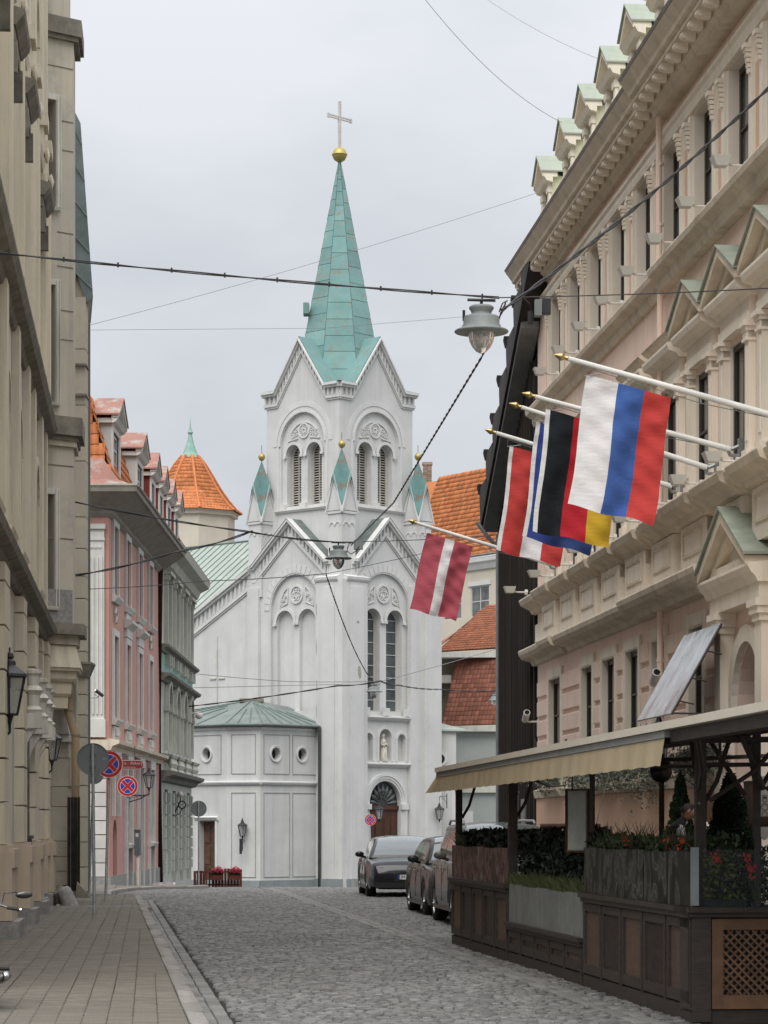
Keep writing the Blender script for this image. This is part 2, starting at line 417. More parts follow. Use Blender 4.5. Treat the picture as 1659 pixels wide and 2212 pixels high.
# the pavement goes on past the corner, round in front of the pink house
pv = MB()
outl = [(-9, 61), (-.9, 61), (-1.0, 66), (-.6, 70), (.4, 73), (1.6, 75), (-.5, 90), (-2, 110), (-12, 112), (-12, 90)]
Pq = [S(a, b, gz(b)) for a, b in outl]
tri = tessellate_polygon([[Vector((p.x, p.y, 0)) for p in Pq]])
pv.add([(p.x, p.y, p.z + PH * .7) for p in Pq], [tuple(t) for t in tri])
n = len(Pq)
pv.add([(p.x, p.y, p.z + PH * .7) for p in Pq] + [(p.x, p.y, p.z - .1) for p in Pq], [(i, (i + 1) % n, n + (i + 1) % n, n + i) for i in range(n)])
pf = pv.build('pavement', mat('paver_far', (.16, .145, .122), (.12, .11, .095), 5, .88, .3, 20)); tag(pf, kind='structure')
Ms = []
line = [(-.9, 61), (-1.0, 66), (-.6, 70), (.4, 73), (1.6, 75)]
for (a, b), (c, d) in zip(line[:-1], line[1:]):
    p, q = S(a, b), S(c, d); L_ = (q - p).length; k = max(1, round(L_ / .9))
    for i in range(k):
        t = (i + .5) / k; c_ = p.lerp(q, t); dv = q - p
        Ms.append(T(c_.x, c_.y, gz(c_.y) + PH * .7 - .07) @ RZ(math.atan2(dv.y, dv.x)) @ SC(L_ / k * .97, .16, .085))
pieces('kerb_stone', pf, kerb_m, Ms, 300)
Ms = []
for r_ in range(40):
    yq = 61.3 + r_ * .42
    for c_ in range(14):
        xq = -4.4 + c_ * .26
        if yq > 69 or xq < -1.3: Ms.append(smat(xq, yq, gz(yq) + PH * .7 - .018, .25, .4, .022))
Ms.sort(key=lambda M: M.translation.y)
pieces('paver', pf, pm, Ms, 100, 'pavers', m_pav, True)
# ================================================================ hotel on the right
m_pink = mat('hotel_pink_plaster', (.84, .655, .555), (.77, .60, .51), .9, .85, .12, 40, streak=(.55, .43, .36), streak_amt=.4)
m_pink2 = mat('hotel_salmon_plaster', (.70, .46, .335), (.62, .415, .31), 1.2, .85, .12, 40, streak=(.40, .29, .22), streak_amt=.45)
m_cream = mat('hotel_cream_stone', (.83, .755, .645), (.75, .68, .575), 1.4, .8, .12, 40, streak=(.50, .45, .37), streak_amt=.4)
m_cornice = mat('hotel_cornice_stone', (.72, .63, .51), (.58, .505, .40), 1.6, .85, .2, 40, streak=(.34, .30, .23), streak_amt=.5)
m_reveal = mat('hotel_reveal_plaster', (.76, .69, .585), (.70, .63, .53), 1.4, .85, .1, 40)
m_plinth = mat('hotel_grey_plinth', (.33, .325, .30), (.28, .275, .26), 1.5, .9, .2, 40)
m_dkframe = plain('window_frame_dark', (.035, .028, .022), .45)
m_glass = plain('window_glass', (.018, .02, .022), .06, spec=.6)
m_glass_l = mat('window_glass_curtain', (.20, .205, .2), (.035, .04, .042), .9, .12, 0, 10, spec=.6)
m_copper = mat('green_copper', (.34, .375, .30), (.25, .285, .235), 2.5, .7, .15, 30, blotch=(.3, .3, .27), blotch_scale=2.2)
m_flood = plain('floodlight_white', (.62, .61, .56), .4)
m_zinc = mat('grey_zinc', (.30, .31, .31), (.22, .23, .235), 3, .45, .1, 30, metal=.6)
Y0 = 30.0
FH = frame_at(S(8.6, Y0), DS, DL)
hotel = thing('hotel_building', 'pale pink and cream hotel with heavy cornice, window rows and flagpoles, right of the street', 'building', FH)
SE = 29.4; SB = 14.5
cols = [27.3 - 2.5 * i for i in range(11)]      # far jamb of each window column
# openings
h_low, h_mid, h_top = [], [], []
gr = [(25.9, 27.55), (21.9, 23.2), (19.4, 20.75), (17.0, 18.3), (14.6, 15.75)]
gr2 = [(11.5, 12.6), (1.2, 2.4), (3.6, 4.8)]
for a, b in gr + gr2: h_low.append(rectp(a, b, 2.5, 4.82))
h_low.append(archp(7.4, 9.2, .15, 4.3))         # entrance
for c in cols:
    h_mid.append(rectp(c - 1.5, c - .15, 6.85, 8.76))
    h_top.append(rectp(c - 1.6, c, 10.98, 12.9))
mb = MB(); mb.wall(rectp(-6, SE, 0, 5.6), h_low, 0, .3); mb.build('ground_floor_wall', m_pink, hotel, FH)
mb = MB(); mb.wall(rectp(-6, SE, 5.6, 10.7), h_mid, 0, .3); mb.build('first_floor_wall', m_pink, hotel, FH)
mb = MB(); mb.wall(rectp(-6, SE, 10.7, 13.75), h_top, 0, .3); mb.build('second_floor_wall', m_pink, hotel, FH)
mb = MB(); mb.box(SE - .3, SE - .02, -12, -.02, -.5, 13.9); mb.box(-6, -5.8, -12, -.02, -.5, 13.9); mb.box(-5.7, SE - .35, -12, -11.8, -.5, 13.9); mb.build('end_wall', m_pink, hotel, FH)
# reveals lined with cream
def lining(mb, a, b, z0, z1, d=.27, t=.02, y=.0):
    mb.box(b - t, b + .001, -d, y + .012, z0, z1); mb.box(a, a + t, -d, y + .012, z0, z1); mb.box(a + t, b - t, -d, y + .012, z1 - t, z1)
# second floor: surrounds, pilasters, recessed panels with scroll brackets
tr = MB(); rv = MB(); brk = []
bm_ = MB()
for i in range(5):                               # scroll bracket built from stacked leaves
    z = .36 - .09 * i; r = .085 - .012 * i
    bm_.box(-.11 + .012 * i, .11 - .012 * i, 0, r + .03, z - .075, z)
    bm_.tube([(-.1 + .012 * i, r + .02, z - .03), (.1 - .012 * i, r + .02, z - .03)], .035 - .003 * i, 6)
bm_.box(-.13, .13, 0, .17, .36, .44)
me_brk = bm_.mesh('scroll_bracket', m_cream)
for c in cols:
    a, b = c - 1.6, c
    lining(rv, a, b, 10.98, 12.9)
    for s_ in (b, a - .22):
        tr.box(s_ + .003, s_ + .2, .004, .075, 10.98, 12.86)
        inst('scroll_bracket', me_brk, hotel, FH @ T(s_ + .1, .076, 12.05 + .36) @ SC(.72, .6, .8))
    tr.box(b + .62, b + .66, .004, .05, 10.98, 12.6)
tr.sweep([(.004, 12.92), (.06, 12.92), (.08, 13.0), (.08, 13.06), (.12, 13.1), (.12, 13.16), (.05, 13.19), (.05, 13.24), (.004, 13.26)], -6, SE)
tr.build('window_surround', m_cream, hotel, FH); rv.build('window_reveal', m_reveal, hotel, FH)
for c in cols: MB().box(c + .23, c + .6, .004, .03, 11.05, 12.45).build('wall_panel', m_pink2, hotel, FH)
for c in cols:
    window(hotel, FH, c - 1.58, c - .02, 11.0, 12.88, -.15, m_dkframe, m_glass_l, 2, 2, .09)
# eaves cornice in two runs, the near one a little prouder
prof = [(.003, 13.40), (.10, 13.40), (.12, 13.48), (.20, 13.52), (.22, 13.60), (.46, 13.62), (.46, 13.70), (.52, 13.72), (.54, 13.78), (.64, 13.91), (.67, 13.95), (.65, 13.98), (.003, 14.12)]
mb = MB(); mb.sweep(prof, SB, SE + .35); mb.build('eaves_cornice', m_cornice, hotel, FH)
mb = MB(); mb.sweep([(p[0] + (.14 if p[0] > .01 else 0), p[1]) for p in prof], -6, SB - .004); mb.build('eaves_cornice', m_cornice, hotel, FH)
md = MB(); md.box(-.08, .08, 0, .19, -.10, 0); md.box(-.065, .065, .0, .16, -.12, -.10); md.sweep([(.19, -.10), (.215, -.07), (.215, -.02), (.19, 0)], -.08, .08)
me_mod = md.mesh('modillion', m_cream)
s_ = SE + .1
while s_ > 0:
    off = .14 if s_ < SB else 0
    inst('modillion', me_mod, hotel, FH @ T(s_, .24 + off, 13.615)); s_ -= .56
mb = MB(); mb.sweep([(.64, 13.98), (.67, 13.965), (.70, 14.01), (.66, 14.03)], SB, SE + .37); mb.sweep([(.78, 13.98), (.81, 13.965), (.84, 14.01), (.80, 14.03)], -6, SB); mb.build('gutter', m_zinc, hotel, FH)
# roof
rf = MB(); rf.quad((-6, .5, 14.1), (SE + .3, .5, 14.1), (SE + .3, -4.5, 17.0), (-6, -4.5, 17.0)); rf.quad((-6, -4.5, 17.0), (SE + .3, -4.5, 17.0), (SE + .3, -11.9, 16.0), (-6, -11.9, 16.0))
rf.quad((SE + .3, .5, 14.1), (SE + .3, -11.9, 14.0), (SE + .3, -11.9, 16), (SE + .3, -4.5, 17.0)); rf.build('roof', m_copper, hotel, FH)
# dormers
m_dorm = mat('dormer_plaster', (.72, .68, .50), (.64, .60, .45), 2, .85, .1, 40)
for k in range(11):
    c = 26.5 - 2.5 * k + (.0 if k else .55); z0 = 14.0; w2 = .56
    D = FH @ T(c, .12, z0)
    front = [(-w2, 0), (w2, 0), (w2, 1.35), (0, 1.74), (-w2, 1.35)]
    mb = MB(); mb.wall(front, [rectp(-.3, .3, .25, 1.15)], 0, .15)
    mb.box(-w2, -w2 + .03, -2.4, -.151, 0, 1.34); mb.box(w2 - .03, w2, -2.4, -.151, 0, 1.34)
    dm = mb.build('dormer', m_dorm, hotel, D)
    tr = MB()
    for q in (-1, 1):
        tr.box(q * .45 - .09, q * .45 + .09, .004, .07, 0, 1.25)
        for j in range(4): tr.box(q * .42 - .14, q * .42 + .14, .004, .09, .1 + j * .3, .22 + j * .3)
    tr.sweep([(.004, 1.18), (.14, 1.22), (.2, 1.32), (.004, 1.34)], -w2 - .14, w2 + .14)
    for q in (-1, 1):
        tr.plate([(q * (w2 + .1), 1.3), (q * (w2 + .1), 1.42), (0, 1.86), (0, 1.72)], -.1, .22)
        tr.plate([(q * .34, 1.42), (q * .34, 1.46), (0, 1.66), (0, 1.60)], .001, .06)
    tr.build('dormer_trim', m_cream, dm, D)
    rf = MB()
    for q in (-1, 1): rf.hexa([(0, .26, 1.87), (q * (w2 + .13), .26, 1.40), (q * (w2 + .13), -2.6, 1.40), (0, -2.6, 1.87), (0, .26, 1.9), (q * (w2 + .13), .26, 1.43), (q * (w2 + .13), -2.6, 1.43), (0, -2.6, 1.9)])
    rf.build('dormer_roof', m_copper, dm, D)
    window(dm, D, -.29, .29, .26, 1.14, -.1, m_dkframe, m_glass, 2, 2, .05, bar=.03, name='dormer_window')
    if k > 7: break
# string course under the second floor windows
prf = [(.003, 10.52), (.06, 10.52), (.1, 10.6), (.1, 10.68), (.24, 10.76), (.26, 10.84), (.25, 10.87), (.003, 10.97)]
mb = MB(); mb.sweep(prf, SB, SE + .2); mb.sweep([(p[0] + (.1 if p[0] > .01 else 0), p[1]) for p in prf], -6, SB - .003); mb.build('string_course', m_cornice, hotel, FH)
# first floor: pilasters, capitals, hoods and pediments
def capital(mb, s, z, y=.1, w=.26):
    mb.box(s - w / 2 - .03, s + w / 2 + .03, .003, y + .05, z, z + .06); mb.box(s - w / 2 - .06, s + w / 2 + .06, .003, y + .09, z + .06, z + .13); mb.box(s - w / 2, s + w / 2, .003, y + .03, z - .1, z)
    mb.box(s - w / 2 - .02, s + w / 2 + .02, .003, y + .045, z - .14, z - .1)
for c in cols:
    a, b = c - 1.5, c - .15; mid = (a + b) / 2
    t = MB(); lin = MB(); lining(lin, a, b, 6.85, 8.76, .26, .02)
    for s_ in (a - .16, b + .16):
        t.box(s_ - .12, s_ + .12, .003, .11, 6.85, 8.75); t.box(s_ - .16, s_ + .16, .003, .15, 6.85, 7.02); capital(t, s_, 8.7, .11, .24)
        t.box(s_ - .06, s_ + .06, .111, .125, 7.15, 8.5)
    t.box(a - .3, b + .3, .003, .13, 8.84, 8.98)
    t.box(a - .3, b + .3, .003, .10, 8.98, 9.18)
    t.sweep([(.003, 9.18), (.14, 9.18), (.18, 9.24), (.30, 9.28), (.33, 9.36), (.33, 9.4), (.003, 9.46)], a - .42, b + .42)
    t.build('window_surround', m_cream, hotel, FH); lin.build('window_reveal', m_reveal, hotel, FH)
    w2 = (b - a) / 2 + .44
    if c < 14.6:
        pd = MB()
        pd.wall([(mid - w2 + .1, 9.44), (mid + w2 - .1, 9.44), (mid, 9.9)], [[(mid - .42, 9.53), (mid + .42, 9.53), (mid, 9.75)]], .2, .16, back=False)
        for q in (-1, 1):
            pd.plate([(mid + q * (w2 + .06), 9.40), (mid + q * (w2 + .06), 9.52), (mid, 10.08), (mid, 9.94)], .003, .36)
        pd.quad((mid - .42, .08, 9.53), (mid + .42, .08, 9.53), (mid, .08, 9.75))
        p_ = pd.build('pediment', m_cornice, hotel, FH)
        rf = MB()
        for q in (-1, 1): rf.hexa([(mid + q * (w2 + .1), .003, 9.53), (mid, .003, 10.09), (mid, .40, 10.09), (mid + q * (w2 + .1), .40, 9.53), (mid + q * (w2 + .1), .003, 9.56), (mid, .003, 10.11), (mid, .40, 10.11), (mid + q * (w2 + .1), .40, 9.56)])
        rf.build('pediment_cap', m_copper, p_, FH)
    else:
        pd = MB(); pd.sweep([(.003, 9.47), (.16, 9.47), (.3, 9.56), (.34, 9.6), (.003, 9.68)], mid - w2, mid + w2)
        pd.build('hood', m_cornice, hotel, FH)
    window(hotel, FH, a + .02, b - .02, 6.87, 8.74, -.03, m_dkframe, m_glass, 2, 2, .09)
    pl = MB()
    for s_ in (b + .42, b + .95 - .42 + .32): pass
    pl.box(b + .5, b + .62, .003, .05, 6.9, 8.6)
    pl.build('pilaster_strip', m_cream, hotel, FH)
# sill ledge, panel band and main ledge over the ground floor
prf = [(.003, 6.36), (.1, 6.38), (.14, 6.46), (.34, 6.56), (.38, 6.66), (.37, 6.69), (.003, 6.80)]
mb = MB(); mb.sweep(prf, SB, SE + .3); mb.sweep([(p[0] + (.12 if p[0] > .01 else 0), p[1]) for p in prf], -6, SB - .003)
for c in cols: mb.sweep([(p[0] + (.075 if p[0] > .01 else 0), p[1] - (.002 if p[1] < 6.6 else -.002)) for p in prf] if c > SB else [(p[0] + (.2 if p[0] > .01 else 0), p[1] - (.002 if p[1] < 6.6 else -.002)) for p in prf], c - 1.85, c + .15)
mb.build('sill_ledge', m_cornice, hotel, FH)
bd = MB(); bd.box(-6, SE + .004, .003, .06, 5.62, 6.12); bd.build('frieze_band', m_cream, hotel, FH)
for c in cols:
    x0, x1 = c - 1.75, c + .1
    mb = MB(); mb.box(x0, x1, .062, .2, 5.62, 6.14); mb.wall(rectp(x0, x1, 6.14, 6.36), [], .2, .19)
    mb.box(x0, x1, .004, .17, 6.13, 6.365); mb.box(x0 + .12, x1 - .12, .171, .19, 6.02 - .26, 6.32 - .02 )
    p_ = mb.build('panel_block', m_cream, hotel, FH)
    q_ = MB()
    for (u0, u1, v0, v1) in ((x0 + .22, x1 - .22, 5.86, 5.90), (x0 + .22, x1 - .22, 6.22, 6.26), (x0 + .22, x0 + .26, 5.90, 6.22), (x1 - .26, x1 - .22, 5.90, 6.22)): q_.box(u0, u1, .19, .225, v0, v1)
    q_.build('panel_moulding', m_cornice, p_, FH)
prf = [(.003, 5.22), (.06, 5.24), (.1, 5.32), (.3, 5.38), (.36, 5.46), (.38, 5.54), (.37, 5.57), (.003, 5.64)]
mb = MB(); mb.sweep(prf, 26.6, SE + .45); mb.sweep([(p[0] + .08 if p[0] > .01 else p[0], p[1] + .001) for p in prf], 24.9, 26.6); mb.sweep(prf, SB + 2, 24.9)
mb.sweep([(p[0] + (.14 if p[0] > .01 else 0), p[1]) for p in prf], 9.9, SB + 1.997); mb.sweep([(p[0] + (.14 if p[0] > .01 else 0), p[1]) for p in prf], -6, 5.1)
mb.build('main_ledge', m_cornice, hotel, FH)
# rusticated ground floor: raised blocks, each a piece
blocks = []
def blk(s0, s1, z0, z1, k=0):
    mb = MB(); d = .055
    mb.hexa([(s0, .003, z0), (s1, .003, z0), (s1 - .03, d, z0 + .025), (s0 + .03, d, z0 + .025), (s0, .003, z1), (s1, .003, z1), (s1 - .03, d, z1 - .025), (s0 + .03, d, z1 - .025)])
    mb.build('rusticated_block', m_pink, hotel, FH)
op = sorted(gr + gr2 + [(6.7, 9.9)])
edges = [-2.0] + [v for ab in op for v in ab] + [SE]
zs = [2.75 + .43 * i for i in range(6)]
for a, b in zip(edges[0::2], edges[1::2]):
    if b - a < .4: continue
    for i, z in enumerate(zs[:-1]):
        blk(a + .22, b - .22, z + .02, zs[i + 1] - .05)
for a, b in gr + gr2:
    t = MB(); f_ = .17
    for (u0, u1, v0, v1) in ((a - f_, a, 2.5, 4.82), (b, b + f_, 2.5, 4.82), (a - f_, b + f_, 4.82, 5.02)): t.box(u0, u1, .003, .05, v0, v1)
    lining(t, a + .001, b - .001, 2.5, 4.815, .28, .02, .03)
    t.build('window_surround', m_cream, hotel, FH)
    window(hotel, FH, a + .02, b - .02, 2.52, 4.79, -.07, m_dkframe, m_glass, 2, 3, .08)
    t = MB(); t.sweep([(.003, 2.3), (.1, 2.32), (.14, 2.4), (.2, 2.44), (.2, 2.5), (.003, 2.52)], a - .35, b + .35); t.build('window_sill', m_cornice, hotel, FH)
t = MB(); t.sweep([(.003, 2.28), (.07, 2.3), (.09, 2.42), (.1, 2.46), (.003, 2.49)], 9.2, SE + .05); t.build('sill_band', m_cornice, hotel, FH)
t = MB(); t.box(9.4, SE + .002, .003, .03, 1.52, 2.28); t.build('salmon_dado', m_pink2, hotel, FH)
t = MB(); t.box(9.4, SE + .05, .003, .1, -.3, 1.5); t.box(-6, 6.6, .003, .1, -.3, 1.5); t.build('grey_plinth', m_plinth, hotel, FH)
# entrance portal: columns, entablature and the big pediment
p_ = MB()
for s_ in (6.95, 9.6):
    p_.box(s_ - .26, s_ + .26, .003, .30, 0, .9); p_.box(s_ - .2, s_ + .2, .003, .22, .9, 4.5)
    for (dz, ex) in ((4.5, .05), (4.6, .1), (4.7, .14)): p_.box(s_ - .2 - ex * .7, s_ + .2 + ex * .7, .003, .22 + ex * .7, dz, dz + .1)
p_.box(6.65, 9.9, .003, .27, 4.8, 5.02)
p_.sweep([(.003, 5.02), (.3, 5.02), (.34, 5.1), (.40, 5.16), (.44, 5.24), (.44, 5.28), (.003, 5.32)], 6.6, 9.98)
p_.arc(8.3, 3.4, .92, 1.16, .003, .1, 0, 180, 16)
p_.build('portal', m_cream, hotel, FH)
pd = MB(); cx = 8.3; w2 = 1.55
pd.wall([(cx - w2 + .2, 5.3), (cx + w2 - .2, 5.3), (cx, 6.0)], [[(cx - .85, 5.42), (cx + .85, 5.42), (cx, 5.80)]], .34, .2)
pd.quad((cx - .85, .2, 5.42), (cx + .85, .2, 5.42), (cx, .2, 5.80))
for q in (-1, 1): pd.plate([(cx + q * (w2 + .06), 5.26), (cx + q * (w2 + .06), 5.38), (cx, 6.18), (cx, 6.0)], .003, .46)
pq = pd.build('pediment', m_cornice, hotel, FH)
rf = MB()
for q in (-1, 1): rf.hexa([(cx + q * (w2 + .12), .003, 5.39), (cx, .003, 6.20), (cx, .50, 6.20), (cx + q * (w2 + .12), .50, 5.39), (cx + q * (w2 + .12), .003, 5.43), (cx, .003, 6.24), (cx, .50, 6.24), (cx + q * (w2 + .12), .50, 5.43)])
rf.build('pediment_cap', m_copper, pq, FH)
window(hotel, FH, 7.43, 9.17, .2, 4.26, -.25, m_dkframe, m_glass, 3, 4, .12, arch=True, name='entrance_door')
# drain pipe between the two parts of the front
mb = MB(); mb.tube([(SB - .05, .14, 10.5), (SB - .05, .14, 2.6)], .05, 8); mb.tube([(SB - .05, .16, 13.4), (SB - .05, .16, 11)], .05, 8)
for z in (3.4, 4.4, 5.1, 7.4, 8.4, 9.6, 11.6, 12.6): mb.tube([(SB - .05, .14, z), (SB - .05, .14, z + .05)], .062, 8)
mb.build('drain_pipe', m_pink, hotel, FH)
# ---- things on the hotel front
# floodlights in two rows
def flood_proto():
    t = thing('floodlight', 'x', 'floodlight', I4)
    mb = MB(); mb.hexa([(-.09, .28, 0), (.09, .28, 0), (.09, .44, 0), (-.09, .44, 0), (-.13, .24, .14), (.13, .24, .14), (.13, .5, .14), (-.13, .5, .14)]); mb.build('housing', m_flood, t)
    mb = MB(); mb.add([(-.115, .255, .142), (.115, .255, .142), (.115, .485, .142), (-.115, .485, .142)], [(0, 1, 2, 3)]); mb.build('lens', plain('flood_glass', (.45, .45, .42), .2), t)
    mb = MB(); mb.tube([(0, 0, .02), (0, .2, .02), (0, .32, .06)], .02, 6); mb.tube([(0, -.03, .02), (0, .03, .02)], .06, 8); mb.build('arm', m_flood, t)
    return t
fp = flood_proto(); first = True
nm_t = ['farthest', 'second', 'third', 'fourth', 'fifth', 'sixth', 'seventh', 'eighth', 'ninth', 'tenth', 'eleventh']
rows = [('upper', 10.96, .28, [c - 1.95 + (0 if c > 5 else 0) for c in cols]), ('lower', 6.80, .40, [c - 1.95 for c in cols] + [29.1])]
for rn, z, y, ss in rows:
    ss = sorted(ss, reverse=True)
    for i, s_ in enumerate(ss):
        if s_ < 5.5: continue
        Mx = FH @ T(s_, y - (.1), z)
        o = fp if first else copy_tree(fp, Mx)
        if first: fp.matrix_basis = Mx; W[fp.name] = Mx; first = False
        for ch in o.children:
            W[ch.name] = Mx @ ch.matrix_basis
        if s_ > 29: lb = 'small white floodlight at the far corner of the hotel above the lower ledge'
        else: lb = f"white box floodlight on the {rn} ledge of the hotel, {nm_t[i]} counted from its far corner"
        tag(o, lb, 'floodlight', 'floodlights along the hotel ledges')
# surveillance cameras
def cctv(world, label, white=True, L_=.34):
    t = thing('security_camera', label, 'security camera', world)
    m = m_flood if white else plain('camera_dark', (.06, .06, .062), .4)
    mb = MB(); mb.tube([(0, 0, 0), (0, .22, 0), (0, .26, .05)], .022, 8); mb.tube([(0, 0, 0), (0, .02, 0)], .06, 10); mb.build('arm', m_flood, t, world)
    Mh = world @ T(0, .27, .12) @ RY(math.radians(28))
    mb = MB(); mb.tube([(-L_ / 2, 0, 0), (L_ / 2, 0, 0)], .075, 12); mb.build('housing', m, t, Mh, False)
    mb = MB(); mb.tube([(-L_ / 2 - .01, 0, 0), (-L_ / 2 - .003, 0, 0)], .055, 12); mb.build('lens', m_glass, t, Mh)
    return t
cctv(FH @ T(29.2, .02, 3.98), 'white tube security camera on the far corner of the pink hotel')
cctv(FH @ T(14.1, .02, 4.0) @ RZ(.0), 'white security camera on the hotel wall left of the glass canopy')
# glass canopy over the side door
m_can = mat('canopy_glass', (.52, .54, .55), (.20, .22, .23), 1.6, .12, .9, 1.3, spec=.8, stretch=(1, 1, 1))
CY = [(9.0, .28, 4.62), (11.65, .28, 4.62), (11.65, 1.02, 3.30), (9.0, 1.02, 3.30)]
can = thing('glass_canopy', 'sloping silvery glass canopy over the hotel entrance', 'canopy', FH @ T(10.3, .1, 4.6))
mb = MB(); mb.add([(a, b, c) for a, b, c in CY] + [(a, b + .02, c + .015) for a, b, c in CY], [(0, 1, 2, 3), (4, 5, 6, 7), (0, 1, 5, 4), (1, 2, 6, 5), (2, 3, 7, 6), (3, 0, 4, 7)])
mb.build('glass_sheet', m_can, can, FH)
mb = MB(); mb.tube([CY[0], CY[3]], .018, 6); mb.tube([CY[1], CY[2]], .018, 6)
for t_ in (.3, .6, .85): 
    p = Vector(CY[0]).lerp(Vector(CY[3]), t_); mb.tube([p, (p.x - .02, p.y - .22, p.z - .05)], .012, 6)
mb.tube([(9.0, .02, 3.3), (9.0, 1.0, 3.32)], .015, 6)
mb.build('steel_edge', m_dkframe, can, FH)
# flagpoles
m_white = mat('white_paint', (.72, .71, .68), (.62, .61, .58), 4, .45, .05, 40)
m_brass = plain('brass', (.42, .31, .14), .35, metal=1.0)
def clothmat(name, c):
    if name in MATS: return MATS[name]
    m = mat(name, c, tuple(x * .86 for x in c), 3, .8, .35, 9, spec=.15, stretch=(1, 1, 3))
    return m
m_hem = clothmat('flag_hem_white', (.68, .68, .68))
FPL = Vector((0, 2.72, .85))
def flag(label_pole, label_flag, sbase, z, stripes, tmax=.30, tw=1.06, drop=1.75, length=1.0, seed=1, has_hem=True, rise=.27, lean=.0, t0_=.93):
    B = FH @ T(sbase, .22, z)
    pole = thing('flagpole', label_pole, 'flagpole', B, 'white flagpoles along the hotel front')
    tip = Vector((0, 2.75 * length, 2.75 * length * rise))
    mb = MB(); mb.tube([(0, 0, 0), tip * .4, tip], [.044, .040, .032], 10); mb.build('pole', m_white, pole, B, True)
    d = tip.normalized(); q = d.to_track_quat('Z', 'Y').to_matrix().to_4x4()
    mb = MB(); mb.lathe([(.0, -.02), (.03, -.01), (.03, .02), (.018, .03), (.052, .08), (.048, .10), (.025, .15), (.0, .2)], 12, Matrix.Translation(tip) @ q); mb.build('finial', m_brass, pole, B, True)
    mb = MB(); mb.box(-.05, .05, -.2, -.12, -.2, .16); mb.tube([(0, -.16, -.1), (0, .0, -.08), (0, .03, 0)], .03, 6); mb.tube([(0, -.16, .06), (0, -.02, .0)], .03, 6); mb.build('bracket', m_zinc, pole, B)
    mb = MB(); p = tip * .93; mb.tube([p, p + Vector((0, .02, -.16)), p + Vector((0, -.2, -.13))], .008, 5); mb.tube([p + Vector((0, 0, -.05)), tip * .45 + Vector((0, 0, -.10)), tip * .12 + Vector((0, 0, -.03))], .006, 5)
    mb.tube([tip * .45, tip * .45 + Vector((0, 0, -.1))], .012, 5); mb.build('halyard', m_zinc, pole, B)
    # the cloth hangs from the pole, stripes upright
    t0 = t0_; r_ = random.Random(seed); ph = r_.uniform(0, 6); n_w, n_h = 36, 30
    F_ = thing('flag', label_flag, 'flag', B @ T(0, tip.y * t0, tip.z * t0), 'flags hanging from the hotel poles')
    top0 = Vector((0, tip.y * t0 - .02, tip.z * t0 - .14)); wdir = -Vector((0, d.y, d.z))
    tw_ = tw
    def pt(u, v):     # u along the pole from the tip, v down
        p = top0 + wdir * (u * tw_)
        sw = math.sin(u * 7 + ph + v * 1.2) * .06 * (.3 + v) + math.sin(u * 15 + ph * 2 + v * 2.5) * .014 + math.sin(v * 6 + u * 3 + ph) * .02 * v
        fold = (.016 * math.sin(v * 22 + u * 11 + ph + 2 * math.sin(v * 5)) + .012 * math.sin(v * 37 - u * 13 + ph)) * (.35 + .8 * u) + .03 * math.sin(3.2 * v + 8 * u + ph) * v
        return Vector((p.x + sw + fold - .10 * v * v, p.y + lean * v * drop + .03 * math.sin(v * 5 + ph) * v, p.z - v * drop * (1 - .03 * u) + .02 * math.sin(u * 9 + ph) * v))
    x = 0.0; hem = .06 if has_hem else 0
    spans = ([('hem', 0, hem, m_hem)] if has_hem else [])
    rest = 1 - hem; tot = sum(k for _, k, _ in stripes); c_ = hem
    for nm, k, m in stripes: spans.append((nm, c_, c_ + rest * k / tot, m)); c_ += rest * k / tot
    for nm, u0, u1, m in spans:
        nn = max(3, int(round(n_w * (u1 - u0)))); mb = MB(); vs = [pt(u0 + (u1 - u0) * i / nn, j / n_h) for j in range(n_h + 1) for i in range(nn + 1)]
        fs = [(j * (nn + 1) + i, j * (nn + 1) + i + 1, (j + 1) * (nn + 1) + i + 1, (j + 1) * (nn + 1) + i) for j in range(n_h) for i in range(nn)]
        mb.add(vs, fs); mb.build('hem' if nm == 'hem' else 'stripe', m, F_, B, True)
    return F_
c_r = clothmat('flag_red', (.50, .055, .05)); c_bl = clothmat('flag_blue', (.055, .12, .36)); c_bl2 = clothmat('flag_dark_blue', (.035, .06, .24)); c_w = clothmat('flag_white', (.70, .69, .70))
c_k = clothmat('flag_black', (.014, .018, .022)); c_y = clothmat('flag_gold', (.52, .33, .03)); c_lr = clothmat('flag_carmine', (.43, .09, .12)); c_overlap = clothmat('flag_blue_overlap', (.04, .07, .22)); c_dr = clothmat('flag_deep_red', (.42, .02, .03))
def s_of(Y): return (Y - Y0) * 1.00385
# ================================================================ stained apartment house, near left
m_bg = mat('beige_stained_plaster', (.65, .625, .56), (.52, .505, .46), .55, .9, .25, 25, streak=(.27, .25, .21), streak_amt=.75, blotch=(.50, .42, .28), blotch_scale=.8, blotch_pos=.6, blotch_w=.12)
m_bg2 = mat('beige_yellow_plaster', (.66, .59, .45), (.58, .53, .43), .8, .9, .2, 25, streak=(.33, .30, .22), streak_amt=.5)
m_orl = mat('oriel_grey_plaster', (.54, .49, .40), (.44, .405, .34), .5, .9, .2, 30, streak=(.27, .255, .2), streak_amt=.6, blotch=(.29, .285, .26), blotch_scale=.55, blotch_pos=.55, blotch_w=.2)
m_led = mat('weathered_ledge', (.26, .235, .19), (.14, .13, .11), 3, .9, .3, 30)
m_ped = mat('peach_plinth', (.54, .45, .35), (.47, .39, .305), 1.5, .85, .15, 40, streak=(.33, .27, .21), streak_amt=.5)
m_gran = mat('granite_base', (.32, .31, .295), (.2, .195, .19), 12, .85, .3, 60)
m_coursed = mat('coursed_stone', (.47, .42, .325), (.40, .36, .29), 1.6, .9, .2, 40, objrand=.08, blotch=(.3, .27, .21), blotch_scale=1.3, blotch_pos=.63)
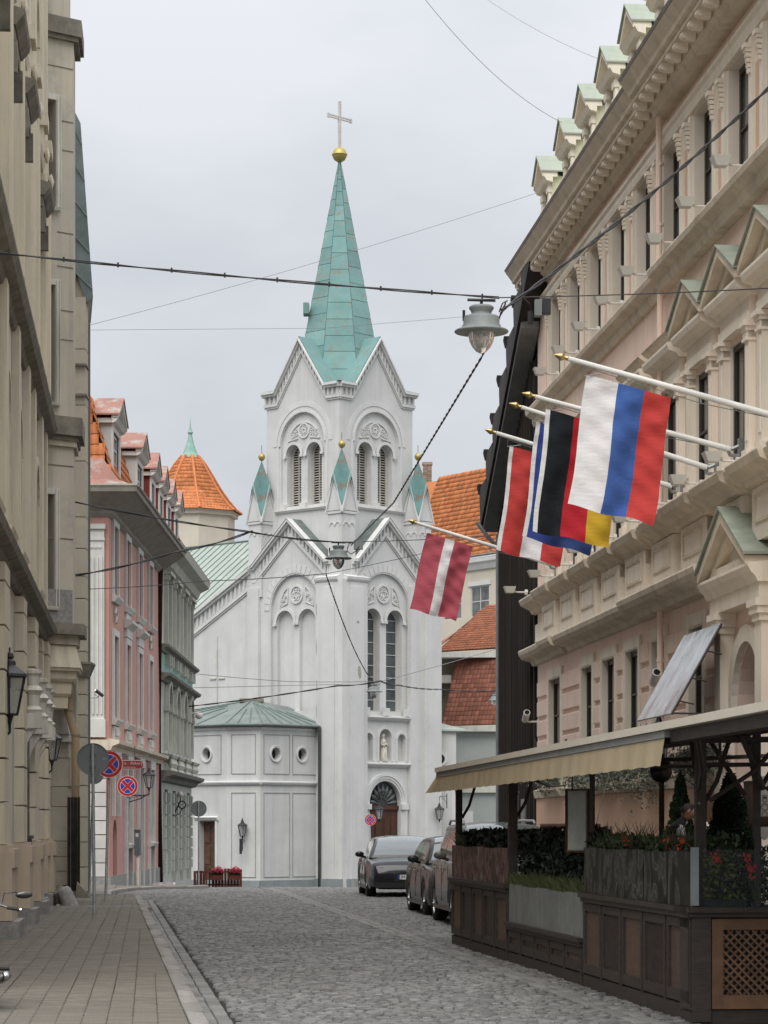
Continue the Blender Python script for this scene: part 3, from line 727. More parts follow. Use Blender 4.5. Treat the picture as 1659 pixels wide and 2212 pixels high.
m_joint = mat('dark_joint', (.12, .11, .09), (.08, .075, .065), 5, .95)
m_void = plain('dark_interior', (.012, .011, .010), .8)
m_owood = mat('old_window_wood', (.30, .27, .2), (.2, .18, .14), 5, .7, .2, 40)
m_iron = mat('black_iron', (.022, .022, .024), (.014, .014, .015), 6, .45, .1, 40, spec=.5)
m_lglass = plain('lantern_glass', (.42, .43, .42), .12, alpha=.45, spec=.8)
FA = frame_at(S(-2.16, 55), -DS, -DL)
A = thing('apartment_house', 'tall stained beige plaster house with pilasters and oriel at the near left edge', 'building', FA)
def sY(Y): return (55 - Y) * 1.00385
wA = []; hoods = []
for Yf in (51.5, 44.6, 40.9, 37.2, 33.5, 29.8):
    s0 = sY(Yf)
    wA.append((s0, s0 + 1.35))
holes = []
for s0, s1 in wA:
    holes += [archp(s0, s1, 6.3, 8.5), rectp(s0, s1, 10.6, 13.1), archp(s0 + .1, s1 - .1, 14.6, 17.2), rectp(s0, s1, 18.4, 20.6)]
mb = MB(); mb.wall(rectp(0, 30, 5.5, 21), holes, 0, .32); mb.build('wall', m_bg, A, FA)
mb = MB(); mb.box(-.0, 30, -.32, -.30, -.2, 21); mb.box(.02, .3, -9, -.33, -.2, 22); mb.build('back_wall', m_bg, A, FA)
for s0, s1 in wA:
    window(A, FA, s0 + .02, s1 - .02, 6.32, 8.48, -.22, m_owood, m_glass, 2, 2, .08, arch=True)
    window(A, FA, s0 + .02, s1 - .02, 10.62, 13.08, -.22, m_owood, m_glass_l, 2, 3, .08)
    window(A, FA, s0 + .12, s1 - .12, 14.62, 17.18, -.22, m_owood, m_glass, 2, 3, .08, arch=True)
    window(A, FA, s0 + .02, s1 - .02, 18.42, 20.58, -.22, m_owood, m_glass, 2, 2, .08)
    t = MB()
    for z0, z1, ex in ((6.1, 8.6, 0), (10.4, 13.2, .0), (14.4, 17.2, .0)):
        t.box(s0 - .17, s0 - .02, .003, .07, z0, z1 - (.6 if z0 != 10.4 else 0)); t.box(s1 + .02, s1 + .17, .003, .07, z0, z1 - (.6 if z0 != 10.4 else 0))
        t.sweep([(.003, z0 - .12), (.14, z0 - .1), (.18, z0), (.003, z0 + .03)], s0 - .25, s1 + .25)
    for z1 in (8.5 - .68, 17.2 - .575):
        t.arc((s0 + s1) / 2, z1, (s1 - s0) / 2 + .02, (s1 - s0) / 2 + .18, .003, .08, 0, 180, 14)
    t.build('window_surround', m_bg2, A, FA)
    h = MB(); h.box(s0 - .22, s1 + .22, .003, .2, 13.22, 13.42); h.sweep([(.003, 13.42), (.22, 13.42), (.34, 13.56), (.36, 13.64), (.003, 13.74)], s0 - .3, s1 + .3)
    for s_ in (s0 - .12, s1 + .12): h.box(s_ - .07, s_ + .07, .004, .24, 12.75, 13.21)
    h.build('window_hood', m_led, A, FA)
for s_ in (.75, 2.9, 6.2, 8.6, 12.3, 16.0, 19.7):
    t = MB(); t.box(s_ - .32, s_ + .32, .003, .14, 10.1, 15.2); t.box(s_ - .22, s_ + .22, .141, .19, 10.4, 14.3); t.box(s_ - .38, s_ + .38, .004, .22, 15.2, 15.45)
    t.lathe([(.0, .0), (.13, .02), (.17, .07), (.0, .12)], 12, T(s_, .14, 14.7) @ RX(math.radians(-90)))
    t.box(s_ - .32, s_ + .32, .003, .12, 15.46, 21); t.box(s_ - .3, s_ + .3, .003, .12, 5.9, 9.6)
    t.build('pilaster', m_bg2, A, FA)
prf = [(.003, 9.5), (.06, 9.52), (.1, 9.62), (.24, 9.7), (.3, 9.82), (.3, 9.88), (.003, 9.98)]
mb = MB(); mb.sweep(prf, 0, 30); mb.build('storey_ledge', m_led, A, FA)
prf = [(.003, 5.42), (.08, 5.44), (.12, 5.55), (.26, 5.6), (.3, 5.7), (.003, 5.8)]
mb = MB(); mb.sweep(prf, 0, 30); mb.build('storey_ledge', m_led, A, FA)
# ground floor of yellow block piers, peach plinth and granite foot
gh = [rectp(2.4, 4.2, 1.6, 4.4), rectp(8.2, 10.4, .2, 4.4), rectp(13.5, 15.8, 1.6, 4.4)]
mb = MB(); mb.wall(rectp(0, 30, -.1, 5.5), gh, 0, .5); mb.build('ground_floor_wall', m_bg, A, FA)
for q in gh:
    window(A, FA, q[0][0] + .02, q[1][0] - .02, q[0][1] + .02, q[2][1] - .02, -.4, m_owood, m_glass, 2, 3, .09)
for s0, s1, y in ((.0, 1.3, .16), (1.3, 2.2, .08), (4.5, 5.5, .08), (6.1, 7.6, .16), (10.7, 11.9, .16), (16.2, 17.6, .16)):
    z = 1.42; k = 0
    while z < 5.3:
        h_ = .62 if z > 1.5 else .6; b = MB(); z1 = min(z + h_, 5.40)
        b.hexa([(s0, .003, z), (s1, .003, z), (s1 - .01, y, z + .012), (s0 + .01, y, z + .012), (s0, .003, z1 - .012), (s1, .003, z1 - .012), (s1 - .01, y, z1 - .024), (s0 + .01, y, z1 - .024)])
        b.build('stone_block', m_bg2, A, FA); z = z1
    b = MB(); b.box(s0 - .06, s1 + .06, .004, y + .1, .36, 1.32); b.box(s0 - .03, s1 + .03, .004, y + .13, 1.1, 1.36); b.box(s0 - .02, s1 + .02, .004, y + .07, 1.36, 1.419); b.build('pier_plinth', m_ped, A, FA)
    b = MB(); b.box(s0 - .1, s1 + .1, .004, y + .2, -.1, .35); b.build('granite_foot', m_gran, A, FA)
b = MB(); b.box(0, 30, .003, .07, .1, 1.3); b.build('plinth', m_ped, A, FA)
# baluster ornaments over the doorway
for s_ in (4.35, 5.75, 7.9, 10.6):
    o_ = MB(); o_.lathe([(.0, 0), (.13, .0), (.16, .06), (.1, .12), (.12, .3), (.17, .38), (.1, .46), (.12, .62), (.15, .66), (.15, .72), (0, .74)], 12, T(s_, .25, 3.55)); o_.box(s_ - .15, s_ + .15, .003, .4, 3.3, 3.55)
    o_.sweep([(.003, 2.6), (.12, 3.0), (.3, 3.3), (.003, 3.3)], s_ - .1, s_ + .1)
    o_.build('ornament', m_bg, A, FA)
# the oriel: canted face, short front face
oA = Vector((-6.99, 55.0, 0)); od = Vector((.779, .627, 0)).normalized(); on = Vector((od.y, -od.x, 0))
FO = frame_at(oA, od, on)            # x along the canted face, y outward toward the street
wO = .74
def opoly(e):                        # plan polygon of the oriel, grown by e
    p0 = oA - on * 0 + on * e - od * .3; p1 = oA + od * (wO + e * .45) + on * e; p2 = p1 + DS * 1.3; p3 = p2 - Vector((DS.y, -DS.x, 0)) * 1.5
    return [(p0.x, p0.y), (p1.x, p1.y), (p2.x, p2.y + e), (p3.x, p3.y + e), (p0.x - 1.0, p0.y + 1)]
OR = MB()
seg = [(18.3, 22, -.10, 'm'), (17.95, 18.3, .18, 'l'), (10.1, 17.95, 0, 'm'), (9.72, 10.1, .2, 'l'), (9.5, 9.72, .07, 'm'), (5.85, 9.5, 0, 'm'), (5.62, 5.85, .24, 'l'), (5.42, 5.62, .1, 'm')]
mm_, ll_ = MB(), MB()
for z0, z1, e, k in seg:
    if k == 'm' and e == 0: continue
    if k == 'm': mm_.prism(opoly(e), z0 + .001, z1 - .001)
    else: MB().prism(opoly(e), z0 + .001, z1 - .001).build('oriel_ledge', m_led, A, I4)
for z0, z1 in ((17.86, 17.949), (9.62, 9.719)): MB().prism(opoly(.11), z0, z1).build('oriel_ledge', m_led, A, I4)
# body with real window openings on the canted face
p = opoly(0)
oh = [rectp(-.15, .3, 14.4, 16.6), rectp(-.15, .28, 10.4, 12.8), rectp(-.15, .26, 6.2, 8.5)]
wl = MB(); wl.wall(rectp(-.3, wO, 10.1, 17.95), oh[:2], 0, .3); wl.wall(rectp(-.3, wO, 5.85, 9.5), oh[2:], 0, .3)
orl = wl.build('oriel', m_orl, A, FO)
mm_.box(0, 0, 0, 0, 0, 0)
fw_ = MB(); P1 = Vector((p[1][0], p[1][1], 0)); P2 = Vector((p[2][0], p[2][1], 0)); P3 = Vector((p[3][0], p[3][1], 0))
for z0, z1 in ((10.1, 17.95), (5.85, 9.5)):
    fw_.quad((P1.x, P1.y, z0), (P2.x, P2.y, z0), (P2.x, P2.y, z1), (P1.x, P1.y, z1)); fw_.quad((P2.x, P2.y, z0), (P3.x, P3.y, z0), (P3.x, P3.y, z1), (P2.x, P2.y, z1))
fw_.V = fw_.V + mm_.V; off = len(fw_.V) - len(mm_.V); fw_.F = fw_.F + [tuple(i + off for i in f) for f in mm_.F]
fw_.build('oriel_body', m_orl, A, I4); 
for q in oh:
    z0, z1 = q[0][1], q[2][1]
    window(orl, FO, q[0][0] + .01, q[1][0] - .01, z0 + .01, z1 - .01, -.24, m_owood, m_void, 1, 3, .05)
    t = MB(); x1 = q[1][0]; t.box(x1, x1 + .12, .003, .05, z0 - .05, z1 + .12); t.box(x1 + .015, x1 + .035, .051, .07, z0, z1 + .1); t.box(x1 + .085, x1 + .105, .051, .07, z0, z1 + .1); t.box(-.2, x1 - .001, .003, .05, z1 + .0, z1 + .12); t.sweep([(.003, z0 - .1), (.12, z0 - .08), (.14, z0 - .02), (.003, z0)], -.2, x1 + .05)
    t.build('window_surround', m_bg, orl, FO)
for z in (17.3, 16.2, 15.6, 13.9, 13.2, 12.3, 11.7, 7.6, 9.1): # fine scored joints, as shallow lips
    b = MB(); b.box(.34 if 10 < z < 16.7 else -.2, wO - .01, .003, .012, z, z + .018); b.build('joint_line', m_led, orl, FO)
b = MB(); b.box(.06, wO - .06, .004, .06, 5.86, 6.05 + .5); b.build('apron_panel', m_gran, orl, FO)
# coved corbel under the oriel
cb = MB()
for z0, z1, e0, e1 in ((4.95, 5.41, .16, .05), (4.88, 4.95, .12, .14), (4.72, 4.88, .04, .06), (4.66, 4.72, .0, .04), (4.42, 4.66, -.06, -.04), (4.36, 4.42, -.1, -.06), (4.12, 4.36, -.14, -.12)):
    lo, hi = opoly(e0), opoly(e1); n = len(lo)
    cb.add([(a, b, z0) for a, b in lo] + [(a, b, z1) for a, b in hi], [(i, (i + 1) % n, n + (i + 1) % n, n + i) for i in range(n)] + [tuple(range(n)), tuple(range(n, 2 * n))])
cb.build('corbel', m_bg2, A, I4)
# pier of quoins below, with a flared cap, in a recess
def PB(mb, x0, x1, y0, y1, Y, d):    # box seen between these picture positions at depth Y
    a, b = P(x0, y1, Y), P(x1, y0, Y); mb.box(a.x, b.x, Y, Y + d, a.z, b.z)
m_quo = mat('quoin_stone', (.46, .42, .34), (.36, .34, .28), 2, .9, .2, 40, objrand=.12)
z = 0.1; k = 0
ph = [.35, .3, .3, .33, .72, .42, .6, .62, .5, .5]
for h_ in ph:
    b = MB(); wd = (.40, .34)[k % 2] if k != 4 else .34
    x1 = P(148 if k % 2 else 152, 0, 56.3).x
    a = x1 - (.46 if k % 2 == 0 else .36)
    b.box(a, x1, 56.3, 56.9, z, z + h_ - .015); b.build('quoin_block', m_quo, A, I4); z += h_; k += 1
    if z > 3.4: break
cp = MB(); a = P(150, 1590, 56.25); 
for z0, z1, w0, w1 in ((3.45, 3.62, .52, .52), (3.62, 4.12, .52, .34)):
    cx_ = a.x - .26
    cp.hexa([(cx_ - w0 / 2, 56.15, z0), (cx_ + w0 / 2, 56.15, z0), (cx_ + w0 / 2, 56.95, z0), (cx_ - w0 / 2, 56.95, z0), (cx_ - w1 / 2, 56.25, z1), (cx_ + w1 / 2, 56.25, z1), (cx_ + w1 / 2, 56.85, z1), (cx_ - w1 / 2, 56.85, z1)])
cp.build('pier_cap', m_bg, A, I4)
rc = MB(); a, b = P(86, 1990, 57.0), P(165, 1300, 57.0); rc.box(a.x - 1, b.x, 57.0, 57.3, -.2, 6.0); rc.build('recess_wall', m_quo, A, I4)
# coursed wall end of the next house
C_ = thing('corner_house', 'narrow coursed stone wall end with grey metal mansard, behind the oriel on the left', 'building', T(*P(170, 1950, 60)))
zt = P(0, 640, 60).z; x0, x1 = P(140, 0, 60).x, P(185, 0, 60).x
mb = MB(); mb.box(x0 - 3, x1 - .02, 60.03, 60.5, -.3, zt + .0); mb.box(x0 - 3, x0 + .2, 60.5, 63.4, -.3, zt); mb.build('wall', m_joint, C_, I4)
z = .08; k = 0; r_ = random.Random(5)
zled = P(0, 1462, 60).z
while z < zt - .3:
    h_ = r_.choice((.46, .5, .56, .62, .7))
    if z > 8.3: h_ = 1.25
    z1 = min(z + h_, zt)
    if not (8.9 < z < 9.9 and False):
        b = MB(); xa = x0 - .4; xb = x1
        b.hexa([(xa, 59.96, z), (xb, 59.96, z), (xb, 60.5, z), (xa, 60.5, z), (xa, 59.96, z1 - .02), (xb, 59.96, z1 - .02), (xb, 60.5, z1 - .02), (xa, 60.5, z1 - .02)]); b.build('stone_block', m_coursed, C_, I4)
    z = z1; k += 1
lb = MB(); a = P(176, 1462, 59.9); b_ = P(197, 1435, 59.9)
lb.hexa([(x0, 59.88, a.z), (x1 + .03, 59.88, a.z), (x1 + .03, 60.6, a.z), (x0, 60.6, a.z), (x0, 59.8, b_.z), (b_.x, 59.8, b_.z), (b_.x, 60.7, b_.z), (x0, 60.7, b_.z)])
lb.box(x0, b_.x + .01, 59.78, 60.72, b_.z + .001, b_.z + .05)
for yq in (785, 850): q = P(0, yq, 59.9); lb.box(x0, x1 + .03, 59.88, 60.5, q.z - .05, q.z)
lb.build('ledge', m_led, C_, I4)
m_mans = mat('mansard_grey_metal', (.17, .21, .205), (.11, .14, .14), 2.2, .5, .1, 20, metal=.15)
pts = [(150, 218), (174, 266), (201, 640), (188, 655), (166, 592), (150, 640)]
mb = MB(); fr = [P(x, y, 60.1) for x, y in pts]; bk = [Vector((p.x - .40, p.y + 3.2, p.z)) for p in fr]; n = 6
mb.add(fr + bk, [tuple(t) for t in tessellate_polygon([[Vector((p.x, p.z, 0)) for p in fr]])] + [(i, (i + 1) % n, n + (i + 1) % n, n + i) for i in range(n)])
mb.build('mansard_roof', m_mans, C_, I4)
for k in range(5):
    sm = MB(); ya = 300 + 78 * k; xr = 174 + (ya - 266) * 27 / 374
    sm.tube([P(158, ya - 28, 60.07), P(xr + .5, ya + 12, 60.07)], .014, 5); sm.build('seam', m_mans, C_, I4)
gb = MB(); fr = [P(x, y, 60.2) for x, y in ((150, 640), (166, 596), (190, 640), (196, 655), (190, 662), (185, 668), (185, 700), (150, 700))]
n = len(fr); bk = [Vector((p.x - .38, p.y + 3, p.z)) for p in fr]
gb.add(fr + bk, [tuple(t) for t in tessellate_polygon([[Vector((p.x, p.z, 0)) for p in fr]])] + [(i, (i + 1) % n, n + (i + 1) % n, n + i) for i in range(n)]); gb.build('gable', m_coursed, C_, I4)
# drain pipes at the house corner
dp = thing('drain_pipe', 'ochre painted downpipe bending beside the quoined pier under the oriel', 'downpipe', T(*P(150, 1950, 56.0)))
mb = MB(); mb.tube([P(148, 1450, 55.9), P(148, 1540, 55.9), P(163, 1590, 55.9), P(163, 1925, 55.9)], .085, 12); mb.build('pipe', mat('ochre_pipe', (.40, .29, .18), (.33, .25, .16), 3, .6, .1, 20), dp, I4, True)
mb = MB()
for y_ in (1537, 1590, 1700, 1820): a = P(148 if y_ < 1560 else 163, y_, 55.9); mb.tube([a, a + Vector((0, 0, .04))], .097, 12)
mb.build('collar', m_owood, dp, I4)
dp2 = thing('pipe_bundle', 'bundle of dark ribbed drain pipes standing against the corner wall', 'drain pipes', T(*P(158, 1925, 55.5)))
for k in range(4):
    mb = MB(); x_ = 149 + 7 * k; mb.tube([P(x_, 1722, 55.5), P(x_, 1928, 55.5)], .034 - .006 * (k % 2), 8); mb.build('pipe', mat('dark_pipe', (.10, .096, .086), (.06, .058, .053), 4, .7, .2, 20), dp2, I4, True)
# dark iron gutter box on the house front
dq = thing('drain_pipe', 'blotched grey iron downpipe casing on the near beige house front', 'downpipe', T(*P(55, 1975, 47)))
mb = MB(); a, b = P(46, 1972, 46.5), P(66, 1812, 46.5); mb.box(a.x, b.x, 46.5, 46.7, .1, b.z); mb.box(a.x - .03, b.x + .03, 46.46, 46.72, b.z, b.z + .06); mb.tube([((a.x + b.x) / 2, 46.6, b.z + .06), ((a.x + b.x) / 2, 46.6, 3.2)], .05, 8); mb.build('casing', mat('rusty_grey_iron', (.17, .17, .165), (.07, .07, .065), 5, .7, .3, 20, blotch=(.3, .3, .29), blotch_scale=3), dq, I4)
dr = thing('drain_pipe', 'brown box downpipe on the upper near beige house front', 'downpipe', T(*P(30, 1300, 44)))
mb = MB(); a, b = P(20, 1375, 43.5), P(45, 1275, 43.5); mb.box(a.x, b.x, 43.5, 43.75, a.z, b.z); mb.tube([((a.x + b.x) / 2, 43.6, a.z), ((a.x + b.x) / 2, 43.6, a.z - 1.6)], .06, 8); mb.build('hopper', mat('brown_hopper', (.12, .085, .07), (.07, .055, .05), 3, .7), dr, I4)
# stone bollard and rubbish at its foot
bo = thing('stone_bollard', 'short leaning grey stone bollard by the foot of the corner pier', 'bollard', T(*P(157, 1968, 53.2)) )
mb = MB(); mb.lathe([(.19, 0), (.17, .1), (.15, .35), (.14, .46), (.10, .52), (.0, .54)], 14, RY(math.radians(-22)) @ SC(1, 1, 1)); mb.build('stone', m_gran, bo, W[bo.name] @ T(0, 0, -.02), True)
rb = thing('broken_stone', 'broken dark stone lump with pale core lying beside the leaning bollard', 'stone', T(*P(136, 1960, 53.4)))
bm = bpy.data.meshes.new('stone'); import bmesh
b_ = bmesh.new(); bmesh.ops.create_icosphere(b_, subdivisions=3, radius=.2)
for v in b_.verts: v.co = Vector((v.co.x, v.co.y, v.co.z * 1.2 + .18)) * (1 + .18 * math.sin(v.co.x * 19) * math.sin(v.co.z * 23 + v.co.y * 17))
b_.to_mesh(bm); bm.materials.append(m_led); inst('stone', bm, rb, W[rb.name])
mb = MB(); mb.tube([(-.1, -.16, .03), (.1, -.18, .03)], .045, 10); mb.build('pale_core', m_ped, rb, W[rb.name])
bush = thing('weathered_stub', 'dark splintered timber stub at the foot of the drain pipes', 'timber stub', T(*P(178, 1940, 55.3)))
mb = MB(); mb.hexa([(-.14, 0, 0), (.18, 0, 0), (.18, .2, 0), (-.14, .2, 0), (-.12, .02, .32), (-.02, .02, .22), (-.02, .18, .22), (-.12, .18, .34)]); mb.box(-.3, .1, .1, .25, 0, .14); mb.build('wood', m_led, bush, W[bush.name])
# ================================================================ wall lanterns
def lantern(name, label, world, s=1.0, group='black wall lanterns', arm='under', glass=None):
    t = thing(name, label, 'wall lantern', world, group); gm = glass or m_lglass
    M = world @ SC(s, s, s); n = 6
    mb = MB()
    mb.lathe([(0, .50), (.02, .50), (.23, .36), (.24, .33), (.20, .33)], n, M=T(0, 0, .12)); mb.lathe([(.0, .74), (.012, .72), (.01, .68), (.04, .66), (.05, .62), (.035, .60), (.07, .57), (.075, .52), (.1, .50), (.02, .50)], 10, M=T(0, 0, .06))
    mb.build('cap', m_iron, t, M)
    mb = MB()
    for k in range(n):
        a = 2 * math.pi * k / n; mb.tube([(.2 * math.cos(a), .2 * math.sin(a), .45), (.10 * math.cos(a), .10 * math.sin(a), 0)], .012, 5)
    mb.lathe([(.205, .44), (.215, .46), (.2, .46), (.2, .44), (.205, .44)], n); mb.lathe([(0, -.12), (.02, -.11), (.035, -.05), (.05, -.01), (.11, 0), (.11, .02), (.0, .02)], n)
    mb.build('frame', m_iron, t, M)
    mb = MB(); mb.lathe([(.095, .02), (.19, .44)], n); mb.build('glass', gm, t, M)
    mb = MB(); mb.tube([(0, 0, .03), (0, 0, .2)], .02, 6); mb.lathe([(0, .18), (.03, .2), (.035, .27), (0, .33)], 8); mb.build('bulb', plain('lamp_white', (.7, .7, .68), .4), t, M)
    mb = MB()
    if arm == 'under': mb.tube([(0, 0, -.1), (0, 0, -.2), (0, .12, -.3), (0, .3, -.28), (0, .42, -.12)], .018, 6); mb.box(-.04, .04, .4, .44, -.35, .05)
    elif arm == 'scroll': mb.tube([(0, 0, -.1), (0, 0, -.5), (0, .05, -.62), (0, .2, -.5)], .03, 6); mb.box(-.05, .05, .17, .22, -.75, -.1); mb.tube([(.02, 0, -.12), (.09, 0, -.2), (.02, 0, -.3)], .012, 5); mb.tube([(-.02, 0, -.12), (-.09, 0, -.2), (-.02, 0, -.3)], .012, 5)
    elif arm == 'side':
        mb.tube([(0, 0, -.08), (0, 0, -.22), (-.1, 0, -.26), (-.7, 0, -.26)], .03, 6); mb.tube([(0, 0, -.2), (-.3, 0, -.38), (-.7, 0, -.5)], .022, 6); mb.box(-.78, -.7, -.04, .04, -.62, -.18)
        for k in range(5): mb.tube([(-.12 - .12 * k, 0, -.26), (-.18 - .12 * k, 0, -.27 - .03 * (k + 1)), (-.24 - .12 * k, 0, -.26)], .01, 4)
    elif arm == 'hook': mb.tube([(0, 0, .68), (0, 0, .98), (0, .02, 1.02), (0, .1, 1.04), (0, .45, 1.04)], .014, 6); mb.tube([(0, .45, 1.15), (0, .45, .5)], .02, 6); mb.tube([(0, .08, 1.02), (0, .16, .92), (0, .28, .9), (0, .38, .84), (0, .44, .7)], .01, 5); mb.tube([(0, .2, 1.0), (0, .26, .95), (0, .32, 1.0)], .008, 5)
    mb.build('bracket', m_iron, t, M)
    return t
RW = RZ(math.atan(.0878))
lp = P(21, 1545, 38.2)
lantern('wall_lantern', 'large black wall lantern cut by the left edge of the picture', T(lp.x, lp.y, lp.z) @ RZ(math.radians(95)), 1.22)
lp = P(112, 1643, 54.0)
lantern('wall_lantern', 'black wall lantern in front of the quoined pier under the oriel', T(lp.x, lp.y, lp.z) @ RZ(math.radians(70)), .95)
# ================================================================ pink house
m_pk = mat('pink_plaster', (.54, .29, .24), (.47, .255, .215), 1.1, .85, .15, 30, streak=(.34, .18, .155), streak_amt=.4)
m_wt = mat('house_white_trim', (.62, .61, .57), (.53, .52, .49), 1.6, .85, .12, 30, streak=(.38, .37, .33), streak_amt=.4)
m_sof = mat('soffit_brown', (.30, .275, .23), (.21, .19, .16), 2, .8)
m_tile = mat('orange_roof_tile', (.54, .195, .07), (.44, .15, .058), 3, .75, .15, 30, island=.26, blotch=(.27, .13, .07), blotch_scale=1.3, blotch_pos=.6)
m_tile1 = mat('orange_roof_tile_single', (.54, .195, .07), (.44, .15, .058), 3, .75, .15, 30, objrand=.16)
m_salm = mat('red_metal_roof', (.33, .165, .125), (.26, .13, .105), 1.5, .7, .1, 20, blotch=(.33, .30, .27), blotch_scale=1.4, blotch_pos=.50, blotch_w=.1)
m_grdorm = mat('dormer_cheek_grey', (.50, .50, .47), (.43, .43, .41), 1.2, .85, .1, 30)
m_reddorm = mat('dormer_cheek_red', (.17, .03, .028), (.13, .025, .024), 2, .7)
m_wfr = mat('white_window_wood', (.56, .56, .53), (.48, .48, .45), 3, .6, .1, 30)
FPk = frame_at((-8.405, 100.6, 0), (0, -1, 0), (1, 0, 0))
pk = thing('pink_house', 'pink plaster house with white fluted corner pilaster, brown eaves and tall windows on the left', 'building', FPk)
Ln = 18.6
def sP(Y): return 100.6 - Y
pw = [(sP(84.6), sP(82.95)), (sP(88.7), sP(87.0)), (sP(93.0), sP(91.3)), (sP(97.2), sP(95.5))]
pw = [(a, b) for a, b in pw]
hol = []
for i, (a, b) in enumerate(pw):
    hol += [rectp(a + .2, b - .15, 8.95, 11.0), rectp(a + .2, b - .15, 5.15, 7.6)]
    hol.append(archp(a + .1, b - .3, -.2, 1.9) if i == 0 else (archp(a, b, -.4, 3.9) if i == 2 else rectp(a + .2, b - .15, 1.2, 3.7)))
mb = MB(); mb.wall(rectp(0, Ln, -.9, 11.5), hol, 0, .3); mb.build('wall', m_pk, pk, FPk)
mb = MB(); mb.box(-9, -.003, 0, .0, 0, 0); mb.V = []; mb.F = []
mb.box(.1, Ln - .01, -7, -6.8, -.9, 11.5); mb.box(Ln - .012, Ln, -7, -.302, -.9, 11.5); mb.box(.0, .1, -7, -.31, -.9, 14); mb.build('end_wall', m_pk, pk, FPk)
for i, (a, b) in enumerate(pw):
    window(pk, FPk, a + .22, b - .17, 8.97, 10.98, -.1, m_wfr, m_glass_l, 2, 3, .1, bar=.06)
    window(pk, FPk, a + .22, b - .17, 5.17, 7.58, -.1, m_wfr, m_glass_l, 2, 3, .1, bar=.06)
    t = MB()
    for z0, z1 in ((8.8, 11.2), (5.0, 7.8)):
        t.box(a - .02, a + .2, .003, .08, z0, z1); t.box(b - .15, b + .07, .003, .08, z0, z1); t.box(a + .2, b - .15, .003, .08, z1 - .2, z1)
        t.sweep([(.003, z0 - .18), (.1, z0 - .18), (.2, z0 - .04), (.2, z0), (.003, z0 + .02)], a - .12, b + .15)
    if i in (1, 2):
        t.sweep([(.003, 8.1), (.1, 8.1), (.28, 8.26), (.28, 8.34), (.003, 8.42)], a - .15, b + .2); t.box(a - .05, b + .1, .004, .1, 7.82, 8.1); t.box(a + .1, b - .05, .003, .06, 7.84, 8.6)
    t.box(a + .0, b + .0, .003, .07, 4.15 + .2, 4.78); t.box(a + .25, b - .25, .071, .12, 4.5, 4.7)
    t.build('window_surround', m_wt, pk, FPk)
    if i in (0, 3):
        for k in (-1, 1):
            o_ = MB(); o_.tube([((a + b) / 2 + k * .1, .04, 8.5), ((a + b) / 2 + k * .32, .05, 8.3), ((a + b) / 2 + k * .22, .05, 8.05), ((a + b) / 2 + k * .1, .04, 8.2)], .05, 6); o_.build('stucco_scroll', m_wt, pk, FPk)
    if i == 0:
        d = MB(); d.plate(archp(a + .12, b - .32, -.2, 1.88), -.2, -.15); d.box(a + .5, a + .54, -.15, -.12, .0, 1.6); d.build('arched_door', mat('grey_door_wood', (.2, .185, .165), (.14, .13, .12), 3, .7), pk, FPk)
    elif i == 2:
        d = MB(); d.plate(archp(a + .02, b - .02, -.38, 3.88), -.25, -.2); d.box((a + b) / 2 - .03, (a + b) / 2 + .03, -.2, -.17, -.3, 3.2); d.build('red_door', mat('red_door_wood', (.22, .055, .04), (.16, .045, .035), 3, .6), pk, FPk)
    else:
        window(pk, FPk, a + .22, b - .17, 1.22, 3.68, -.1, m_wfr, m_glass_l, 2, 3, .1, bar=.05)
    t = MB(); 
    for q in (a - .1, b - .12): t.box(q, q + .25, .003, .12, 2.0 if i == 0 else -.6, 3.699)
    t.box(a - .101, b + .131, .004, .14, 3.7, 3.995)
    if i != 2: t.sweep([(.003, .92), (.2, .98), (.24, 1.1), (.003, 1.14)], a - .15, b + .15) if i else None
    t.build('ground_window_surround', m_wt, pk, FPk)
t = MB(); t.sweep([(.003, 4.0), (.1, 4.0), (.14, 4.12), (.34, 4.2), (.36, 4.3), (.003, 4.36)], 0, Ln + .36); t.box(Ln + .004, Ln + .3, -3, .1, 4.0, 4.32); t.build('storey_ledge', m_cornice, pk, FPk)
t = MB(); t.box(0, Ln + .03, .003, .07, -1, .15); t.box(Ln + .004, Ln + .08, -3, .07, -1, .15); t.build('plinth', m_gran, pk, FPk)
# eaves: deep boarded soffit
t = MB(); lev = [(11.12, .02), (11.24, .14), (11.30, .16), (11.78, .84), (11.80, .92), (11.92, .95)]; ring = lambda e: [(-.2, -6), (Ln + e, -6), (Ln + e, e), (-.2, e)]
vs_e = [(a_, b_, z_) for z_, e_ in lev for a_, b_ in ring(e_)]; t.add(vs_e, [(i * 4 + j, i * 4 + (j + 1) % 4, i * 4 + 4 + (j + 1) % 4, i * 4 + 4 + j) for i in range(len(lev) - 1) for j in range(4)] + [(20, 21, 22, 23)])
t.build('eaves', m_sof, pk, FPk)
t = MB()
for k in range(5): t.tube([(-.3, .95 + .0, 11.99), (Ln + .85, .95, 11.99)], .06, 6); break
t.tube([(Ln + .85, .95, 11.99), (Ln + .85, -3, 11.99)], .06, 6)
t.build('gutter', m_sof, pk, FPk)
